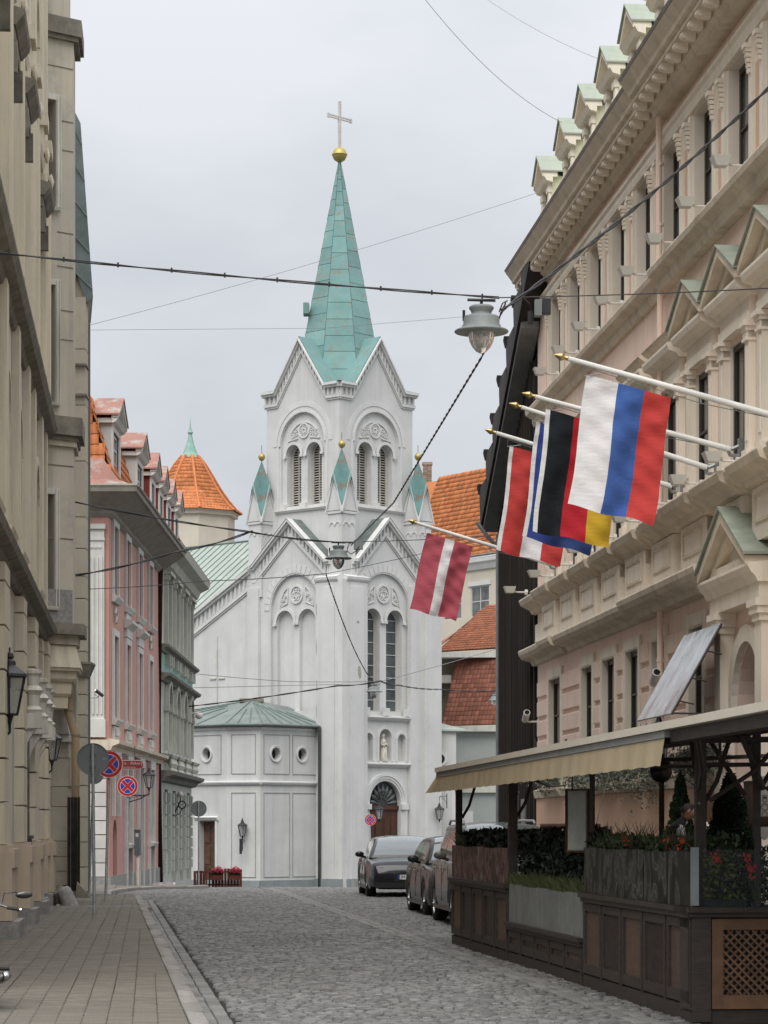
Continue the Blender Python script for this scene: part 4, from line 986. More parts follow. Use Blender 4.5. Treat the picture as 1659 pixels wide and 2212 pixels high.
# fluted corner pilaster on the end wall
t = MB(); x0 = Ln + .003
def ybox(mb, u0, u1, z0, z1, d0, d1): mb.box(Ln + d0, Ln + d1, -u1, -u0, z0, z1)     # on the end wall, u = distance from the corner
ybox(t, .13, .98, 4.45, 10.75, .004, .12); ybox(t, .09, 1.02, 4.4, 4.95, .004, .2); ybox(t, .09, 1.02, 10.75, 10.9, .004, .2); ybox(t, .11, .98, 10.4, 10.47, .12, .16)
for k in range(6):
    u = .18 + .13 * k; ybox(t, u, u + .05, 5.1, 9.9, .121, .165)
for k in range(5):
    u = .26 + .13 * k; t.lathe([(.0, .0), (.045, .0), (.05, .03), (0, .04)], 10, T(Ln + .12, -u, 10.2) @ RY(math.radians(90)))
t.build('fluted_pilaster', m_wt, pk, FPk)
m_blk = mat('white_block', (.58, .57, .53), (.49, .48, .46), 2, .85, .1, 30, objrand=.07)
z = .15
while z < 3.9:
    b = MB(); ybox(b, .08, .75, z, z + .40, .004, .09); b.build('white_block', m_blk, pk, FPk); z += .43
# roof: orange tiled mansard, eave flare, dormers
def tile_mesh(name, m, wave=.22):
    V = []; F = []; n = 5
    for j, y in enumerate((0, 1.08)):
        for i in range(n):
            x = i / (n - 1); z = wave * math.sin(math.pi * x) ** .8 + (.30 if j == 0 else .02); V.append((x - .5, y - .5, z))
    for i in range(n): x = V[i]; V.append((x[0], x[1], x[2] - .25))
    for i in range(n - 1): F.append((i, i + 1, n + i + 1, n + i)); F.append((2 * n + i, 2 * n + i + 1, i + 1, i))
    return np_mesh(name, V, F, m, True)
tm1 = tile_mesh('roof_tile', m_tile1)
def tiled(parent, o, u, v, nrm, wu, hv, tw_, th, limit, keep=None, me=None, ms=None, name='roof_tile'):
    """rows of tiles on the plane o + u*a + v*b, v going up the slope"""
    u = Vector(u).normalized(); v = Vector(v).normalized(); nrm = Vector(nrm).normalized(); Ms = []
    nu, nv = int(wu / tw_), int(hv / th)
    for j in range(nv):
        for i in range(nu):
            a, b = (i + .5) * tw_, (j + .5) * th
            if keep and not keep(a, b): continue
            p = Vector(o) + u * a + v * b
            Ms.append(Matrix(((u.x * tw_, v.x * th, nrm.x * .12, p.x), (u.y * tw_, v.y * th, nrm.y * .12, p.y), (u.z * tw_, v.z * th, nrm.z * .12, p.z), (0, 0, 0, 1))))
    Ms.sort(key=lambda M: M.translation.y)
    pieces(name, parent, [me or tm1], Ms, limit, 'roof_tiles', ms or m_tile, True)
rb_ = MB(); rb_.quad((-18, .1, 12.0), (Ln - .1, .1, 12.0), (Ln - .75, -.85, 15.2), (-18, -.85, 15.2)); rb_.quad((Ln - .1, .1, 12.0), (Ln - .1, -6, 12.0), (Ln - .75, -6, 15.2), (Ln - .75, -.85, 15.2)); rb_.quad((-18, -.85, 15.2), (Ln - .75, -.85, 15.2), (Ln - 4, -4, 16.6), (-18, -4, 16.6)); rb_.quad((Ln - .75, -.85, 15.2), (Ln - .75, -8, 15.2), (Ln - 4, -8, 16.6), (Ln - 4, -4, 16.6))
rb_.build('roof', m_salm, pk, FPk)
# camera-facing hip slope and street slope
tiled(pk, (FPk @ Vector((Ln - .16, .05, 12.4)))[:], (-1, 0, 0), (0, .2, 1), (0, -1, .2), 3.0, 2.8, .2, .34, 150, keep=lambda a, b: a > .02 + .29 * b)
tiled(pk, (FPk @ Vector((Ln - .3, .1, 12.3)))[:], (0, 1, 0), (-.29, 0, .95), (1, 0, .3), 17, 3.0, .26, .36, 100)
ft = MB(); ft.quad((Ln + .86, .90, 11.96), (Ln + .86, -5, 11.96), (Ln + .25, -5, 12.25), (Ln + .25, .3, 12.25)); ft.quad((Ln + .25, .3, 12.25), (Ln + .25, -5, 12.25), (Ln - .15, -5, 12.95), (Ln - .15, -.2, 12.95)); ft.quad((Ln + .86, .90, 11.96), (Ln + .25, .3, 12.25), (-.2, .3, 12.25), (-.2, .90, 11.96)); ft.quad((Ln + .25, .3, 12.25), (Ln - .15, -.2, 12.95), (-.2, -.2, 12.95), (-.2, .3, 12.25)); ft.build('eave_flare', m_salm, pk, FPk)
def pdormer(Yn, Yf, z0, z1, cheek, k, roofm, dep=.95):
    D = FPk; a, b = sP(Yf), sP(Yn); mid = (a + b) / 2; yf = .0
    mb = MB(); mb.wall([(a, z0), (b, z0), (b, z1), (a, z1)], [rectp(a + .35, b - .35, z0 + .35, z1 - .3)], yf, .05); mb.wall([(a, z1 + .02), (b, z1 + .02), (mid, z1 + .62)], [], yf, .05)
    d = mb.build('dormer', m_wt, pk, D)
    for e_ in (b - .08, a): MB().box(e_, e_ + .08, yf - dep - 1, yf - .052, z0 - .3, z1).build('dormer_cheek', cheek, d, D)
    t = MB(); t.sweep([(yf + .003, z1 - .14), (yf + .1, z1 - .1), (yf + .2, z1 + .02), (yf + .003, z1 + .02)], a - .15, b + .2); t.box(b + .0, b + .14, yf - dep - 1, yf, z1 - .12, z1 + .02)
    for q, e in ((-1, a - .15), (1, b + .2)): t.plate([(e, z1 + .0), (e, z1 + .12), (mid, z1 + .80), (mid, z1 + .64)], yf - .02, yf + .2)
    t.build('dormer_cornice', m_wt, d, D)
    t = MB()
    for e in (a - .2, b + .26): t.hexa([(mid, yf + .24, z1 + .80), (e, yf + .24, z1 + .10), (e, yf - 2.2, z1 + .10), (mid, yf - 2.2, z1 + .80), (mid, yf + .24, z1 + .85), (e, yf + .24, z1 + .15), (e, yf - 2.2, z1 + .15), (mid, yf - 2.2, z1 + .85)])
    t.build('dormer_roof', roofm, d, D)
    window(d, D, a + .36, b - .36, z0 + .36, z1 - .31, -.08, m_wfr, m_glass_l, 2, 3, .09, bar=.06, name='dormer_window')
pdormer(83.2, 85.7, 12.25, 14.3, m_grdorm, 0, m_salm)
pdormer(91.3, 93.8, 12.25, 14.4, m_grdorm, 1, m_salm)
for Yn in (96.9, 100.5, 104.2, 108.0): pdormer(Yn, Yn + 1.9, 12.3, 14.45, m_reddorm, 2, m_salm)
# the big brown pipe between the houses
bp_ = thing('drain_pipe', 'thick dark brown downpipe between the pink house and the green grey house', 'downpipe', T(-8.2, 100.4, -.7))
m_bpipe = mat('brown_pipe', (.085, .06, .05), (.055, .042, .037), 3, .6, .1, 20, blotch=(.5, .5, .48), blotch_scale=3.5, blotch_pos=.70, blotch_w=.03)
xb = P(346, 0, 100).x
mb = MB(); mb.tube([(xb + .25, 100, 12.1), (xb + .2, 100, 11.7), (xb, 100, 11.3), (xb, 100, -.6)], [.1, .1, .11, .11], 12); mb.build('pipe', m_bpipe, bp_, I4, True)
mb = MB(); mb.hexa([(xb + .1, 99.9, 12.0), (xb + .4, 99.9, 12.0), (xb + .4, 100.1, 12.0), (xb + .1, 100.1, 12.0), (xb + .02, 99.8, 12.25), (xb + .46, 99.8, 12.25), (xb + .46, 100.2, 12.25), (xb + .02, 100.2, 12.25)]); mb.build('hopper', m_bpipe, bp_, I4)
# ================================================================ green grey house
m_gg = mat('green_grey_plaster', (.50, .51, .445), (.43, .44, .39), 1.2, .85, .15, 30, streak=(.26, .27, .24), streak_amt=.5)
m_ggt = mat('green_grey_trim', (.55, .545, .475), (.45, .445, .39), 1.4, .85, .15, 30, streak=(.24, .24, .21), streak_amt=.5)
m_mint = mat('mint_band', (.26, .40, .35), (.22, .34, .30), 1.4, .85)
m_ggl = mat('green_grey_ledge', (.25, .245, .215), (.17, .165, .145), 2, .85, .2, 30)
FG = frame_at((-8.405, 117.2, 0), (0, -1, 0), (1, 0, 0)); LG = 16.58
gh_ = thing('green_grey_house', 'ornate green grey plaster house with mint band, between the pink house and the church', 'building', FG)
gw = [(1.0 + 3.9 * i, 2.7 + 3.9 * i) for i in range(4)]
hol = []
for a, b in gw: hol += [rectp(a, b, 8.9, 11.2), archp(a, b, 4.9, 7.1), rectp(a, b, -.6 if b < 12 else .6, 3.1)]
mb = MB(); mb.wall(rectp(0, LG, -2, 12.0), hol, 0, .4); mb.build('wall', m_gg, gh_, FG)
mb = MB(); mb.box(-.0, .4, -8, -.41, -2, 12); mb.box(.5, LG, -8, -7.8, -2, 12); mb.build('end_wall', m_gg, gh_, FG)
prf = lambda z, d, h: [(.003, z), (d * .3, z + h * .1), (d * .45, z + h * .4), (d * .9, z + h * .6), (d, z + h * .9), (.003, z + h)]
t = MB(); t.sweep(prf(11.55, .8, .9), -.7, LG); t.build('eaves_cornice', m_ggt, gh_, FG)
t = MB(); t.sweep(prf(8.25, .35, .3), -.3, LG); t.sweep(prf(7.15, .42, .32), -.35, LG); t.sweep(prf(4.15, .35, .28), -.3, LG); t.sweep(prf(3.35, .55, .45), -.5, LG); t.build('storey_ledge', m_ggl, gh_, FG)
t = MB(); t.box(-.02, LG, .003, .05, 7.5, 8.22); t.build('mint_band', m_mint, gh_, FG)
for a, b in gw:
    window(gh_, FG, a + .02, b - .02, 8.92, 11.18, -.22, m_wfr, m_glass, 2, 3, .1); window(gh_, FG, a + .02, b - .02, 4.92, 7.08, -.22, m_wfr, m_glass, 2, 3, .1, arch=True)
    window(gh_, FG, a + .02, b - .02, -.58 if b < 12 else .62, 3.08, -.32, m_wfr, m_glass, 2, 4, .12, name='shop_window')
    t = MB()
    for z0, z1 in ((8.6, 11.3), (4.6, 6.3)):
        t.box(a - .25, a - .02, .003, .16, z0, z1); t.box(b + .02, b + .25, .003, .16, z0, z1); t.box(a - .32, a + .02, .003, .22, z1 - .2, z1); t.box(b - .02, b + .32, .003, .22, z1 - .2, z1)
    t.arc((a + b) / 2, 6.25, .87, 1.08, .004, .2, 0, 180, 14); t.box(a - .35, b + .35, .004, .28, 11.31, 11.45); t.sweep(prf(8.36, .3, .2), a - .4, b + .4)
    for k in range(3): t.box(a - .1 + .9 * k, a + .1 + .9 * k, .004, .25, 7.85, 8.25)
    t.build('window_surround', m_ggt, gh_, FG)
    t = MB()
    for k in range(4): t.lathe([(0, 0), (.1, 0), (.1, .08), (.05, .12), (.12, .3), (.06, .48), (.1, .55), (.1, .62), (0, .62)], 8, T(a - .15 + k * .67, .26, 3.78 + .0))
    t.build('balustrade', m_ggt, gh_, FG)
    for q in range(7):
        for e in (a - .55, b + .1):
            b2 = MB(); b2.box(e, e + .45, .003, .1, -.1 + q * .45, .28 + q * .45); b2.build('rusticated_block', m_gg, gh_, FG)
rb2 = MB(); rb2.quad((-.6, .75, 12.46), (LG, .75, 12.46), (LG, -4, 14.6), (-.6, -4, 14.6)); rb2.quad((-.6, .75, 12.46), (-.6, -4, 14.6), (-.6, -8, 12.46), (-.6, -7.9, 12.4)); rb2.build('roof', m_salm, gh_, FG)
# ================================================================ white church
m_ch = mat('church_white_plaster', (.62, .617, .60), (.54, .54, .53), .6, .85, .12, 25, swid=1.5, streak=(.40, .405, .395), streak_amt=.42, blotch=(.47, .473, .462), blotch_scale=.4, blotch_pos=.57, blotch_w=.2)
m_cht = mat('church_trim', (.64, .638, .62), (.56, .56, .545), 1.2, .85, .1, 25, streak=(.50, .50, .49), streak_amt=.3)
m_chw = mat('chapel_white_plaster', (.575, .575, .555), (.50, .50, .487), .8, .85, .12, 25, streak=(.36, .37, .36), streak_amt=.4, swid=1.7)
m_gp = mat('church_grey_plinth', (.26, .29, .29), (.21, .235, .235), 2, .9, .1, 20)
m_cop = mat('spire_copper', (.185, .325, .31), (.135, .265, .255), .9, .75, .15, 20, blotch=(.23, .225, .19), blotch_scale=2.6, blotch_pos=.565, blotch_w=.03, streak=(.20, .26, .24), streak_amt=.6, objrand=.12)
m_cops = mat('copper_seam', (.085, .20, .19), (.06, .13, .12), 2, .7)
m_roofg = mat('nave_roof_green', (.34, .385, .335), (.28, .325, .29), .7, .6, .1, 20, blotch=(.42, .45, .42), blotch_scale=.6, blotch_pos=.55, blotch_w=.15)
m_seam = mat('roof_seam', (.16, .22, .20), (.12, .16, .15), 2, .7)
m_lowroof = mat('chapel_roof_green', (.20, .232, .22), (.14, .165, .157), 1.2, .6, .1, 20, blotch=(.12, .12, .11), blotch_scale=2.2, blotch_pos=.66)
m_gold = plain('dull_gold', (.42, .33, .10), .45, metal=.5)
m_louv = mat('louvre_wood', (.50, .48, .43), (.38, .365, .33), 4, .8, .2, 20, objrand=.12)
m_cwin = mat('church_window_glass', (.11, .12, .125), (.045, .05, .055), 1.2, .2, 0, 8, spec=.5)
m_stat = mat('statue_stone', (.58, .55, .48), (.45, .43, .38), 8, .8, .2, 30)
m_door = mat('brown_door_wood', (.085, .035, .022), (.055, .026, .018), 2, .6, .2, 20)
m_doorb = mat('dark_door_wood', (.13, .07, .04), (.05, .032, .022), 2.5, .7, .2, 20)
ul = Vector((-.717, .697, 0)).normalized(); ur = Vector((.697, .717, 0)).normalized()
C0 = Vector((-2.25, 144.6, 0)); nl = Vector((-ul.y, ul.x, 0)); nl = -nl if nl.y > 0 else nl; nr = Vector((ur.y, -ur.x, 0))
if nl.x > 0: nl = -nl
FL = frame_at(C0, ul, nl); FR = frame_at(C0, ur, nr)
GZ = -1.75
ch = thing('church', 'white twin gabled church with corner tower, teal copper spire and golden ball, closing the street', 'church', T(C0.x, C0.y, GZ))
SD = 7.3
def dentils(mb, s0, z0, s1, z1, h, n, y0, y1, wd=.1):
    for i in range(n):
        t = (i + .5) / n; s_ = s0 + (s1 - s0) * t; z = z0 + (z1 - z0) * t; k = (z1 - z0) / max(1e-6, abs(s1 - s0)) * (1 if s1 > s0 else -1)
        mb.hexa([(s_ - wd / 2, y0, z - h - wd / 2 * k), (s_ + wd / 2, y0, z - h + wd / 2 * k), (s_ + wd / 2, y1, z - h + wd / 2 * k), (s_ - wd / 2, y1, z - h - wd / 2 * k),
                 (s_ - wd / 2, y0, z - wd / 2 * k), (s_ + wd / 2, y0, z + wd / 2 * k), (s_ + wd / 2, y1, z + wd / 2 * k), (s_ - wd / 2, y1, z - wd / 2 * k)])
def gable_cornice(F, pts, name_parent, ex=.38, bh=.3, dh=.42, lh=.16, dens=3.4):
    """pts: polyline (s, z) of the lower line; builds lip, dentil band and lower fillet"""
    lip, low, den, back = MB(), MB(), MB(), MB()
    for (a, za), (b, zb) in zip(pts[:-1], pts[1:]):
        def q(mb, o0, o1, y): mb.plate([(a, za + o0), (b, zb + o0), (b, zb + o1), (a, za + o1)], .003, y)
        q(low, 0, lh, .14); q(low, -.10, 0, .07); q(back, lh, lh + dh, .04); q(lip, lh + dh, lh + dh + bh * .45, ex * .7); q(lip, lh + dh + bh * .45, lh + dh + bh, ex)
        L_ = math.hypot(b - a, zb - za); n = max(2, int(abs(b - a) * dens)) if abs(zb - za) < .1 else max(3, int(L_ * dens * .8))
        dentils(den, a, za + lh + dh, b, zb + lh + dh, dh, n, .042, .15, .13)
    o = lip.build('raking_cornice', m_cht, name_parent, F); low.build('lower_fillet', m_cht, name_parent, F); back.build('frieze', m_cht, name_parent, F)
    d = den.build('dentils', m_cht, name_parent, F); d['kind'] = 'stuff'
def twin(F, sc, zsill, zcrown, wd, gap, holes_y, parent, kind, mid_sill):
    a0, a1 = sc - gap / 2 - wd, sc - gap / 2; b0, b1 = sc + gap / 2, sc + gap / 2 + wd
    return [archp(a0, a1, zsill, zcrown, 14), archp(b0, b1, zsill, zcrown, 14)], (a0, a1, b0, b1)
def arch_trim(F, parent, x0, x1, z0, z1, w=.14, y=.09):
    r = (x1 - x0) / 2; cz = z1 - r; mb = MB(); mb.arc((x0 + x1) / 2, cz, r + .01, r + w, y - .05, y, 0, 180, 18)
    for e in (x0 - w - .03, x1 + .0): mb.box(e, e + w + .03, y - .06, y + .05, cz - .14, cz)
    return mb
# --- upper belfry
SU = 5.75; CU = Vector((-2.42, 145.75, 0))
FUL, FUR = frame_at(CU, ul, nl), frame_at(CU, ur, nr)
cu = CU + (ul + ur) * SU / 2
def tympanum(F, parent, sc, z0, w2, h, y):
    mb = MB(); m = MB()
    mb.arc(sc, z0 + h * .45, h * .36, h * .46, y - .02, y + .06, 0, 360, 20)
    mb.arc(sc, z0 + h * .45, h * .10, h * .15, y - .02, y + .05, 0, 360, 10)
    for k in range(6):
        a = math.pi * k / 3 + .3; mb.arc(sc + h * .23 * math.cos(a), z0 + h * .45 + h * .23 * math.sin(a), h * .06, h * .10, y - .02, y + .045, 0, 360, 8)
    for q in (-1, 1):
        for k in range(3):
            mb.arc(sc + q * (h * .62 + k * w2 * .15), z0 + h * (.50 - .14 * k), h * .05 + .02, h * .11, y - .02, y + .05, 0, 360, 8)
            mb.arc(sc + q * (h * .60 + k * w2 * .15), z0 + h * (.26 - .06 * k), h * .04, h * .09, y - .02, y + .045, 0, 360, 8)
        mb.plate([(sc + q * h * .5, z0 + h * .06), (sc + q * w2, z0 - h * .06), (sc + q * w2, z0 + .01 - h * .12), (sc + q * h * .5, z0)], y - .02, y + .07)
        mb.arc(sc, z0 - h * .35, h * 1.25, h * 1.32, y - .02, y + .06, 90 if q < 0 else 35, 145 if q < 0 else 90, 10)
    o = mb.build('tympanum_tracery', m_cht, parent, F)
louv_me = MB().box(0, 1, -.05, .05, 0, .02)
for F, nm in ((FUL, 'l'), (FUR, 'r')):
    sc = SU / 2; out_ = [(0, 15.2), (SU, 15.2), (SU, 25.2), (SU - .9, 25.2), (sc, 27.9), (.9, 25.2), (0, 25.2)]
    hb = archp(sc - 1.72, sc + 1.72, 19.2, 24.45, 20)
    mb = MB(); mb.wall(out_, [hb], 0, .16, edge=False); w_ = mb.build('belfry_wall', m_ch, ch, F)
    tw_, (a0, a1, b0, b1) = twin(F, sc, 19.35, 22.75, 1.12, .5, 0, ch, '', 0)
    mb = MB(); mb.wall([(p[0], p[1]) for p in archp(sc - 1.74, sc + 1.74, 19.2, 24.47, 20)], tw_, -.14, .55); mb.build('belfry_recess', m_ch, w_, F)
    for x0, x1 in ((a0, a1), (b0, b1)):
        t = arch_trim(F, w_, x0, x1, 19.35, 22.75, .17, -.04); t.build('arch_moulding', m_cht, w_, F)
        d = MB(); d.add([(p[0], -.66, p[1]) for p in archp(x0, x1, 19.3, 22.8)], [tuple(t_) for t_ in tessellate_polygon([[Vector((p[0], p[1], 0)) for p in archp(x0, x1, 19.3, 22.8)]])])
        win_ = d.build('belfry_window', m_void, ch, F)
        f_ = MB(); f_.wall(archp(x0 + .01, x1 - .01, 19.36, 22.73), [archp(x0 + .12, x1 - .12, 19.45, 22.62)], -.5, .08); f_.box((x0 + x1) / 2 - .03, (x0 + x1) / 2 + .03, -.58, -.5, 19.4, 22.6); f_.build('frame', m_louv, win_, F)
        k = 0
        r = (x1 - x0) / 2 - .12
        while 19.5 + k * .14 < 22.5:
            z = 19.5 + k * .14; zc = 22.62 - r; hw = r if z < zc else math.sqrt(max(0, r * r - (z - zc) ** 2))
            if hw > .1:
                b = MB(); c_ = (x0 + x1) / 2; b.hexa([(c_ - hw, -.56, z), (c_ + hw, -.56, z), (c_ + hw, -.64, z + .06), (c_ - hw, -.64, z + .06), (c_ - hw, -.545, z + .02), (c_ + hw, -.545, z + .02), (c_ + hw, -.625, z + .08), (c_ - hw, -.625, z + .08)])
                b.build('louvre_slat', m_louv, win_, F)
            k += 1
    t = MB(); t.box(sc - .22, sc + .22, -.13, .05, 19.2, 19.5); t.box(a0 - .35, a0 - .05, -.13, .05, 19.2, 19.5); t.box(b1 + .05, b1 + .35, -.13, .05, 19.2, 19.5); t.build('column_base', m_cht, w_, F)
    t = MB(); t.arc(sc, 22.75, 2.05, 2.32, .003, .03, 0, 180, 24); t.arc(sc, 22.73, 1.74, 1.86, .003, .07, 0, 180, 24); t.box(sc - 2.0, sc - 1.86, .003, .05, 19.2, 22.73); t.box(sc + 1.86, sc + 2.0, .003, .05, 19.2, 22.73); t.build('arch_moulding', m_cht, w_, F)
    t = MB(); t.sweep([(.003, 19.0), (.1, 19.02), (.18, 19.12), (.18, 19.16), (.003, 19.2)], sc - 2.1, sc + 2.1); t.build('sill', m_cht, w_, F)
    tympanum(F, w_, sc, 23.05, 1.25, .95, -.13)
    gable_cornice(F, [(-.12, 25.0), (.92, 25.0), (sc, 27.72), (SU - .92, 25.0), (SU + .12, 25.0)], ch, .40, .26, .42, .14)
# far two sides of the belfry, plain
for o_, xd, yd in ((CU + ul * SU, ur, ul), (CU + ur * SU, ul, ur)):
    F = frame_at(o_, xd, yd); mb = MB(); mb.wall([(0, 15.2), (SU, 15.2), (SU, 25.2), (SU - .9, 25.2), (SU / 2, 27.9), (.9, 25.2), (0, 25.2)], [], 0, .3, edge=False); mb.build('belfry_wall', m_ch, ch, F)
    gable_cornice(F, [(-.12, 25.0), (.92, 25.0), (SU / 2, 27.72), (SU - .92, 25.0), (SU + .12, 25.0)], ch, .40, .26, .42, .14, 2)
# gable roofs under the spire
rfm = MB()
for k in range(4):
    a = k * math.pi / 2; d = Vector((ul.x * math.cos(a) - ul.y * math.sin(a), ul.x * math.sin(a) + ul.y * math.cos(a), 0)); e = Vector((-d.y, d.x, 0))
    for q in (-1, 1):
        A0 = cu + d * (SU / 2 + .3) + Vector((0, 0, 28.62)); A1 = cu + d * .2 + Vector((0, 0, 28.62)); B0 = cu + d * (SU / 2 + .3) + e * q * 1.98 + Vector((0, 0, 25.86)); B1 = cu + d * .9 + e * q * 2.0 + Vector((0, 0, 25.86))
        rfm.quad(A0, B0, B1, A1)
        C_1 = cu + d * (SU / 2 + .3) + e * q * (SU / 2 + .3) + Vector((0, 0, 25.84)); rfm.quad(B0, C_1, cu + e * q * 1.2 + Vector((0, 0, 26.3)), B1)
rfm.build('gable_roof', m_cop, ch, I4)
# spire of copper sheets
ZT = 38.95
def apo(z): return 2.02 * (ZT - z) / (ZT - 28.1) + .05
zsp = [25.3, 25.9, 27.0, 28.0, 28.9, 29.85, 30.8, 31.75, 32.7, 33.65, 34.6, 35.5, 36.4, 37.2, 37.9, 38.5, 38.95]
core = MB()
ringp = lambda z, g: [(cu.x + (apo(z) - g) / math.cos(math.pi / 8) * math.cos(a), cu.y + (apo(z) - g) / math.cos(math.pi / 8) * math.sin(a), z) for a in [math.atan2(ul.y, ul.x) - math.pi / 4 + math.pi / 4 * k + math.pi / 8 for k in range(8)]]
for z0, z1 in zip(zsp[:-1], zsp[1:]):
    p0, p1 = ringp(z0, .03), ringp(z1, .03); n = 8
    core.add(p0 + p1, [(i, (i + 1) % 8, 8 + (i + 1) % 8, 8 + i) for i in range(8)])
core.build('spire_core', m_cops, ch, I4)
for r_i, (z0, z1) in enumerate(zip(zsp[:-1], zsp[1:])):
    for f in range(8):
        off = .18 * ((f * 7) % 3 - 1)
        za, zb = (z0 + (off if r_i > 1 else 0), z1 - .02 + (off if 0 < r_i < 15 else 0))
        if r_i == 15: zb = z1
        if zb - za < .1: continue
        p0, p1 = ringp(za, 0), ringp(zb, .012); a, b = Vector(p0[f]), Vector(p0[(f + 1) % 8]); c, d = Vector(p1[(f + 1) % 8]), Vector(p1[f])
        g = .012 * (b - a).normalized(); b_ = MB(); b_.add([a + g, b - g, c - g, d + g], [(0, 1, 2, 3)]); b_.build('copper_sheet', m_cop, ch, I4)
hz = Vector(ringp(29.4, 0)[0]); 
b = MB(); q = P(660, 668, 149.0); b.box(q.x - .12, q.x + .2, 148.6, 149.6, q.z - .3, q.z + .3); b.build('spire_hatch', m_cop, ch, I4)
b = MB(); zb_ = 39.15
b.lathe([(.0, -.42), (.12, -.41), (.3, -.29), (.4, -.1), (.42, -.02), (.435, -.01), (.435, .02), (.42, .03), (.39, .14), (.28, .31), (.1, .41), (0, .42)], 20, T(cu.x, cu.y, zb_)); b.build('golden_ball', m_gold, ch, I4, True)
b = MB(); M_ = frame_at((cu.x, cu.y, 0), ur, nr)
b.box(-.09, .09, -.05, .05, 39.5, 42.1)
for z in (41.14, 41.26): b.box(-.88, .88, -.04, .04, z - .03, z + .03)
b.box(-.95, -.82, -.05, .05, 41.08, 41.32); b.box(.82, .95, -.05, .05, 41.08, 41.32); b.lathe([(.0, 0), (.08, .02), (.0, .16)], 6, T(0, 0, 42.1))
b.build('cross', mat('cross_metal', (.62, .58, .55), (.5, .46, .43), 3, .5), ch, M_)
# --- lower tower
holesL = [archp(3.7 - 1.9, 3.7 + 1.9, 8.0, 15.5, 20)]
mb = MB(); mb.wall([(0, GZ), (SD, GZ), (SD, 15.6), (6.75, 15.6), (3.9, 17.9), (1.0, 15.6), (0, 15.6)], holesL, 0, .2, edge=False); wl_ = mb.build('tower_wall', m_ch, ch, FL)
t1, (a0, a1, b0, b1) = twin(FL, 3.7, 8.0, 13.55, 1.35, .42, 0, ch, '', 0)
mb = MB(); mb.wall(archp(1.78, 5.62, 8.0, 15.52, 20), t1, -.18, .25); mb.build('arch_recess', m_ch, wl_, FL)
mb = MB()
for x0, x1 in ((a0, a1), (b0, b1)): mb.box(x0 - .01, x1 + .01, -.46, -.4, 7.9, 13.6)
mb.build('blind_arch_back', m_ch, wl_, FL)
for x0, x1 in ((a0, a1), (b0, b1)): arch_trim(FL, wl_, x0, x1, 8.0, 13.55, .2, -.08).build('arch_moulding', m_cht, wl_, FL)
def voussoirs(F, parent, sc, zc, r0, r1, n=19):
    for i in range(n):
        a = 180 * (i + .06) / n; b = 180 * (i + .94) / n; m = MB(); m.arc(sc, zc, r0, r1 + (.05 if i % 2 else 0), .003, .03, a, b, 2); m.build('voussoir', m_cht, parent, F)
voussoirs(FL, wl_, 3.7, 13.6, 1.98, 2.4)
def tymp_low(F, parent, sc, z0, y):
    mb = MB(); mb.arc(sc, z0 + .55, .42, .52, y - .02, y + .07, 0, 360, 22)
    for k in range(6):
        a = math.pi * k / 3; mb.arc(sc + .24 * math.cos(a), z0 + .55 + .24 * math.sin(a), .07, .12, y - .02, y + .05, 0, 360, 8)
    for q in (-1, 1):
        o = [(sc + q * .68, z0 + .98), (sc + q * .72, z0 + .1), (sc + q * 1.32, z0 - .12), (sc + q * 1.22, z0 + .3), (sc + q * 1.0, z0 + .72)]
        for (x0, za), (x1, zb) in zip(o, o[1:] + o[:1]): mb.tube([(x0, y + .03, za), (x1, y + .03, zb)], .035, 5)
        for k in range(5): mb.arc(sc + q * (.82 + .09 * k), z0 + .5 - .11 * k + .1 * (k % 2), .04, .085, y - .02, y + .05, 0, 360, 8)
    mb.build('tympanum_tracery', m_cht, parent, F)
tymp_low(FL, wl_, 3.7, 13.85, -.17)
gable_cornice(FL, [(.75, 15.15), (1.05, 15.15), (3.9, 17.55), (6.75, 15.2), (7.0, 15.2)], ch, .42, .3, .5, .2)
# right face: buttress, tall windows, niches, doorway
sR = 3.3
hR = [archp(sR - 1.9, sR + 1.9, 7.75, 15.5, 20), archp(sR - .47, sR + .47, 5.25, 7.0), archp(sR - 1.6, sR - .98, 5.25, 6.75), archp(sR + .98, sR + 1.6, 5.25, 6.75), archp(sR - 1.22, sR + 1.22, GZ, 4.15, 20)]
mb = MB(); mb.wall([(0, GZ), (SD, GZ), (SD, 15.6), (5.9, 15.6), (3.25, 17.9), (.8, 15.6), (0, 15.6)], hR, 0, .35, edge=False); wr_ = mb.build('tower_wall', m_ch, ch, FR)
t1, (a0, a1, b0, b1) = twin(FR, sR, 7.95, 13.55, 1.25, .5, 0, ch, '', 0)
mb = MB(); mb.wall(archp(sR - 1.92, sR + 1.92, 7.75, 15.52, 20), t1, -.16, .55); mb.build('arch_recess', m_ch, wr_, FR)
for x0, x1 in ((a0, a1), (b0, b1)):
    arch_trim(FR, wr_, x0, x1, 7.95, 13.55, .2, -.06).build('arch_moulding', m_cht, wr_, FR)
    g_ = MB(); pp = archp(x0 - .01, x1 + .01, 7.9, 13.56); g_.add([(p[0], -.62, p[1]) for p in pp], [tuple(t_) for t_ in tessellate_polygon([[Vector((p[0], p[1], 0)) for p in pp]])]); gg_ = g_.build('leaded_window', m_cwin, ch, FR)
    f_ = MB()
    f_.wall(archp(x0, x1, 7.96, 13.54), [archp(x0 + .07, x1 - .07, 8.03, 13.47)], -.55, .06); f_.build('frame', m_ggt, gg_, FR)
    for k in range(1, 9):
        b = MB(); z = 7.95 + k * .63; b.box(x0 + .07, x1 - .07, -.6, -.57, z, z + .035); b.build('glazing_bar', m_cht, gg_, FR)
voussoirs(FR, wr_, sR, 13.6, 1.98, 2.4)
tymp_low(FR, wr_, sR, 13.85, -.15)
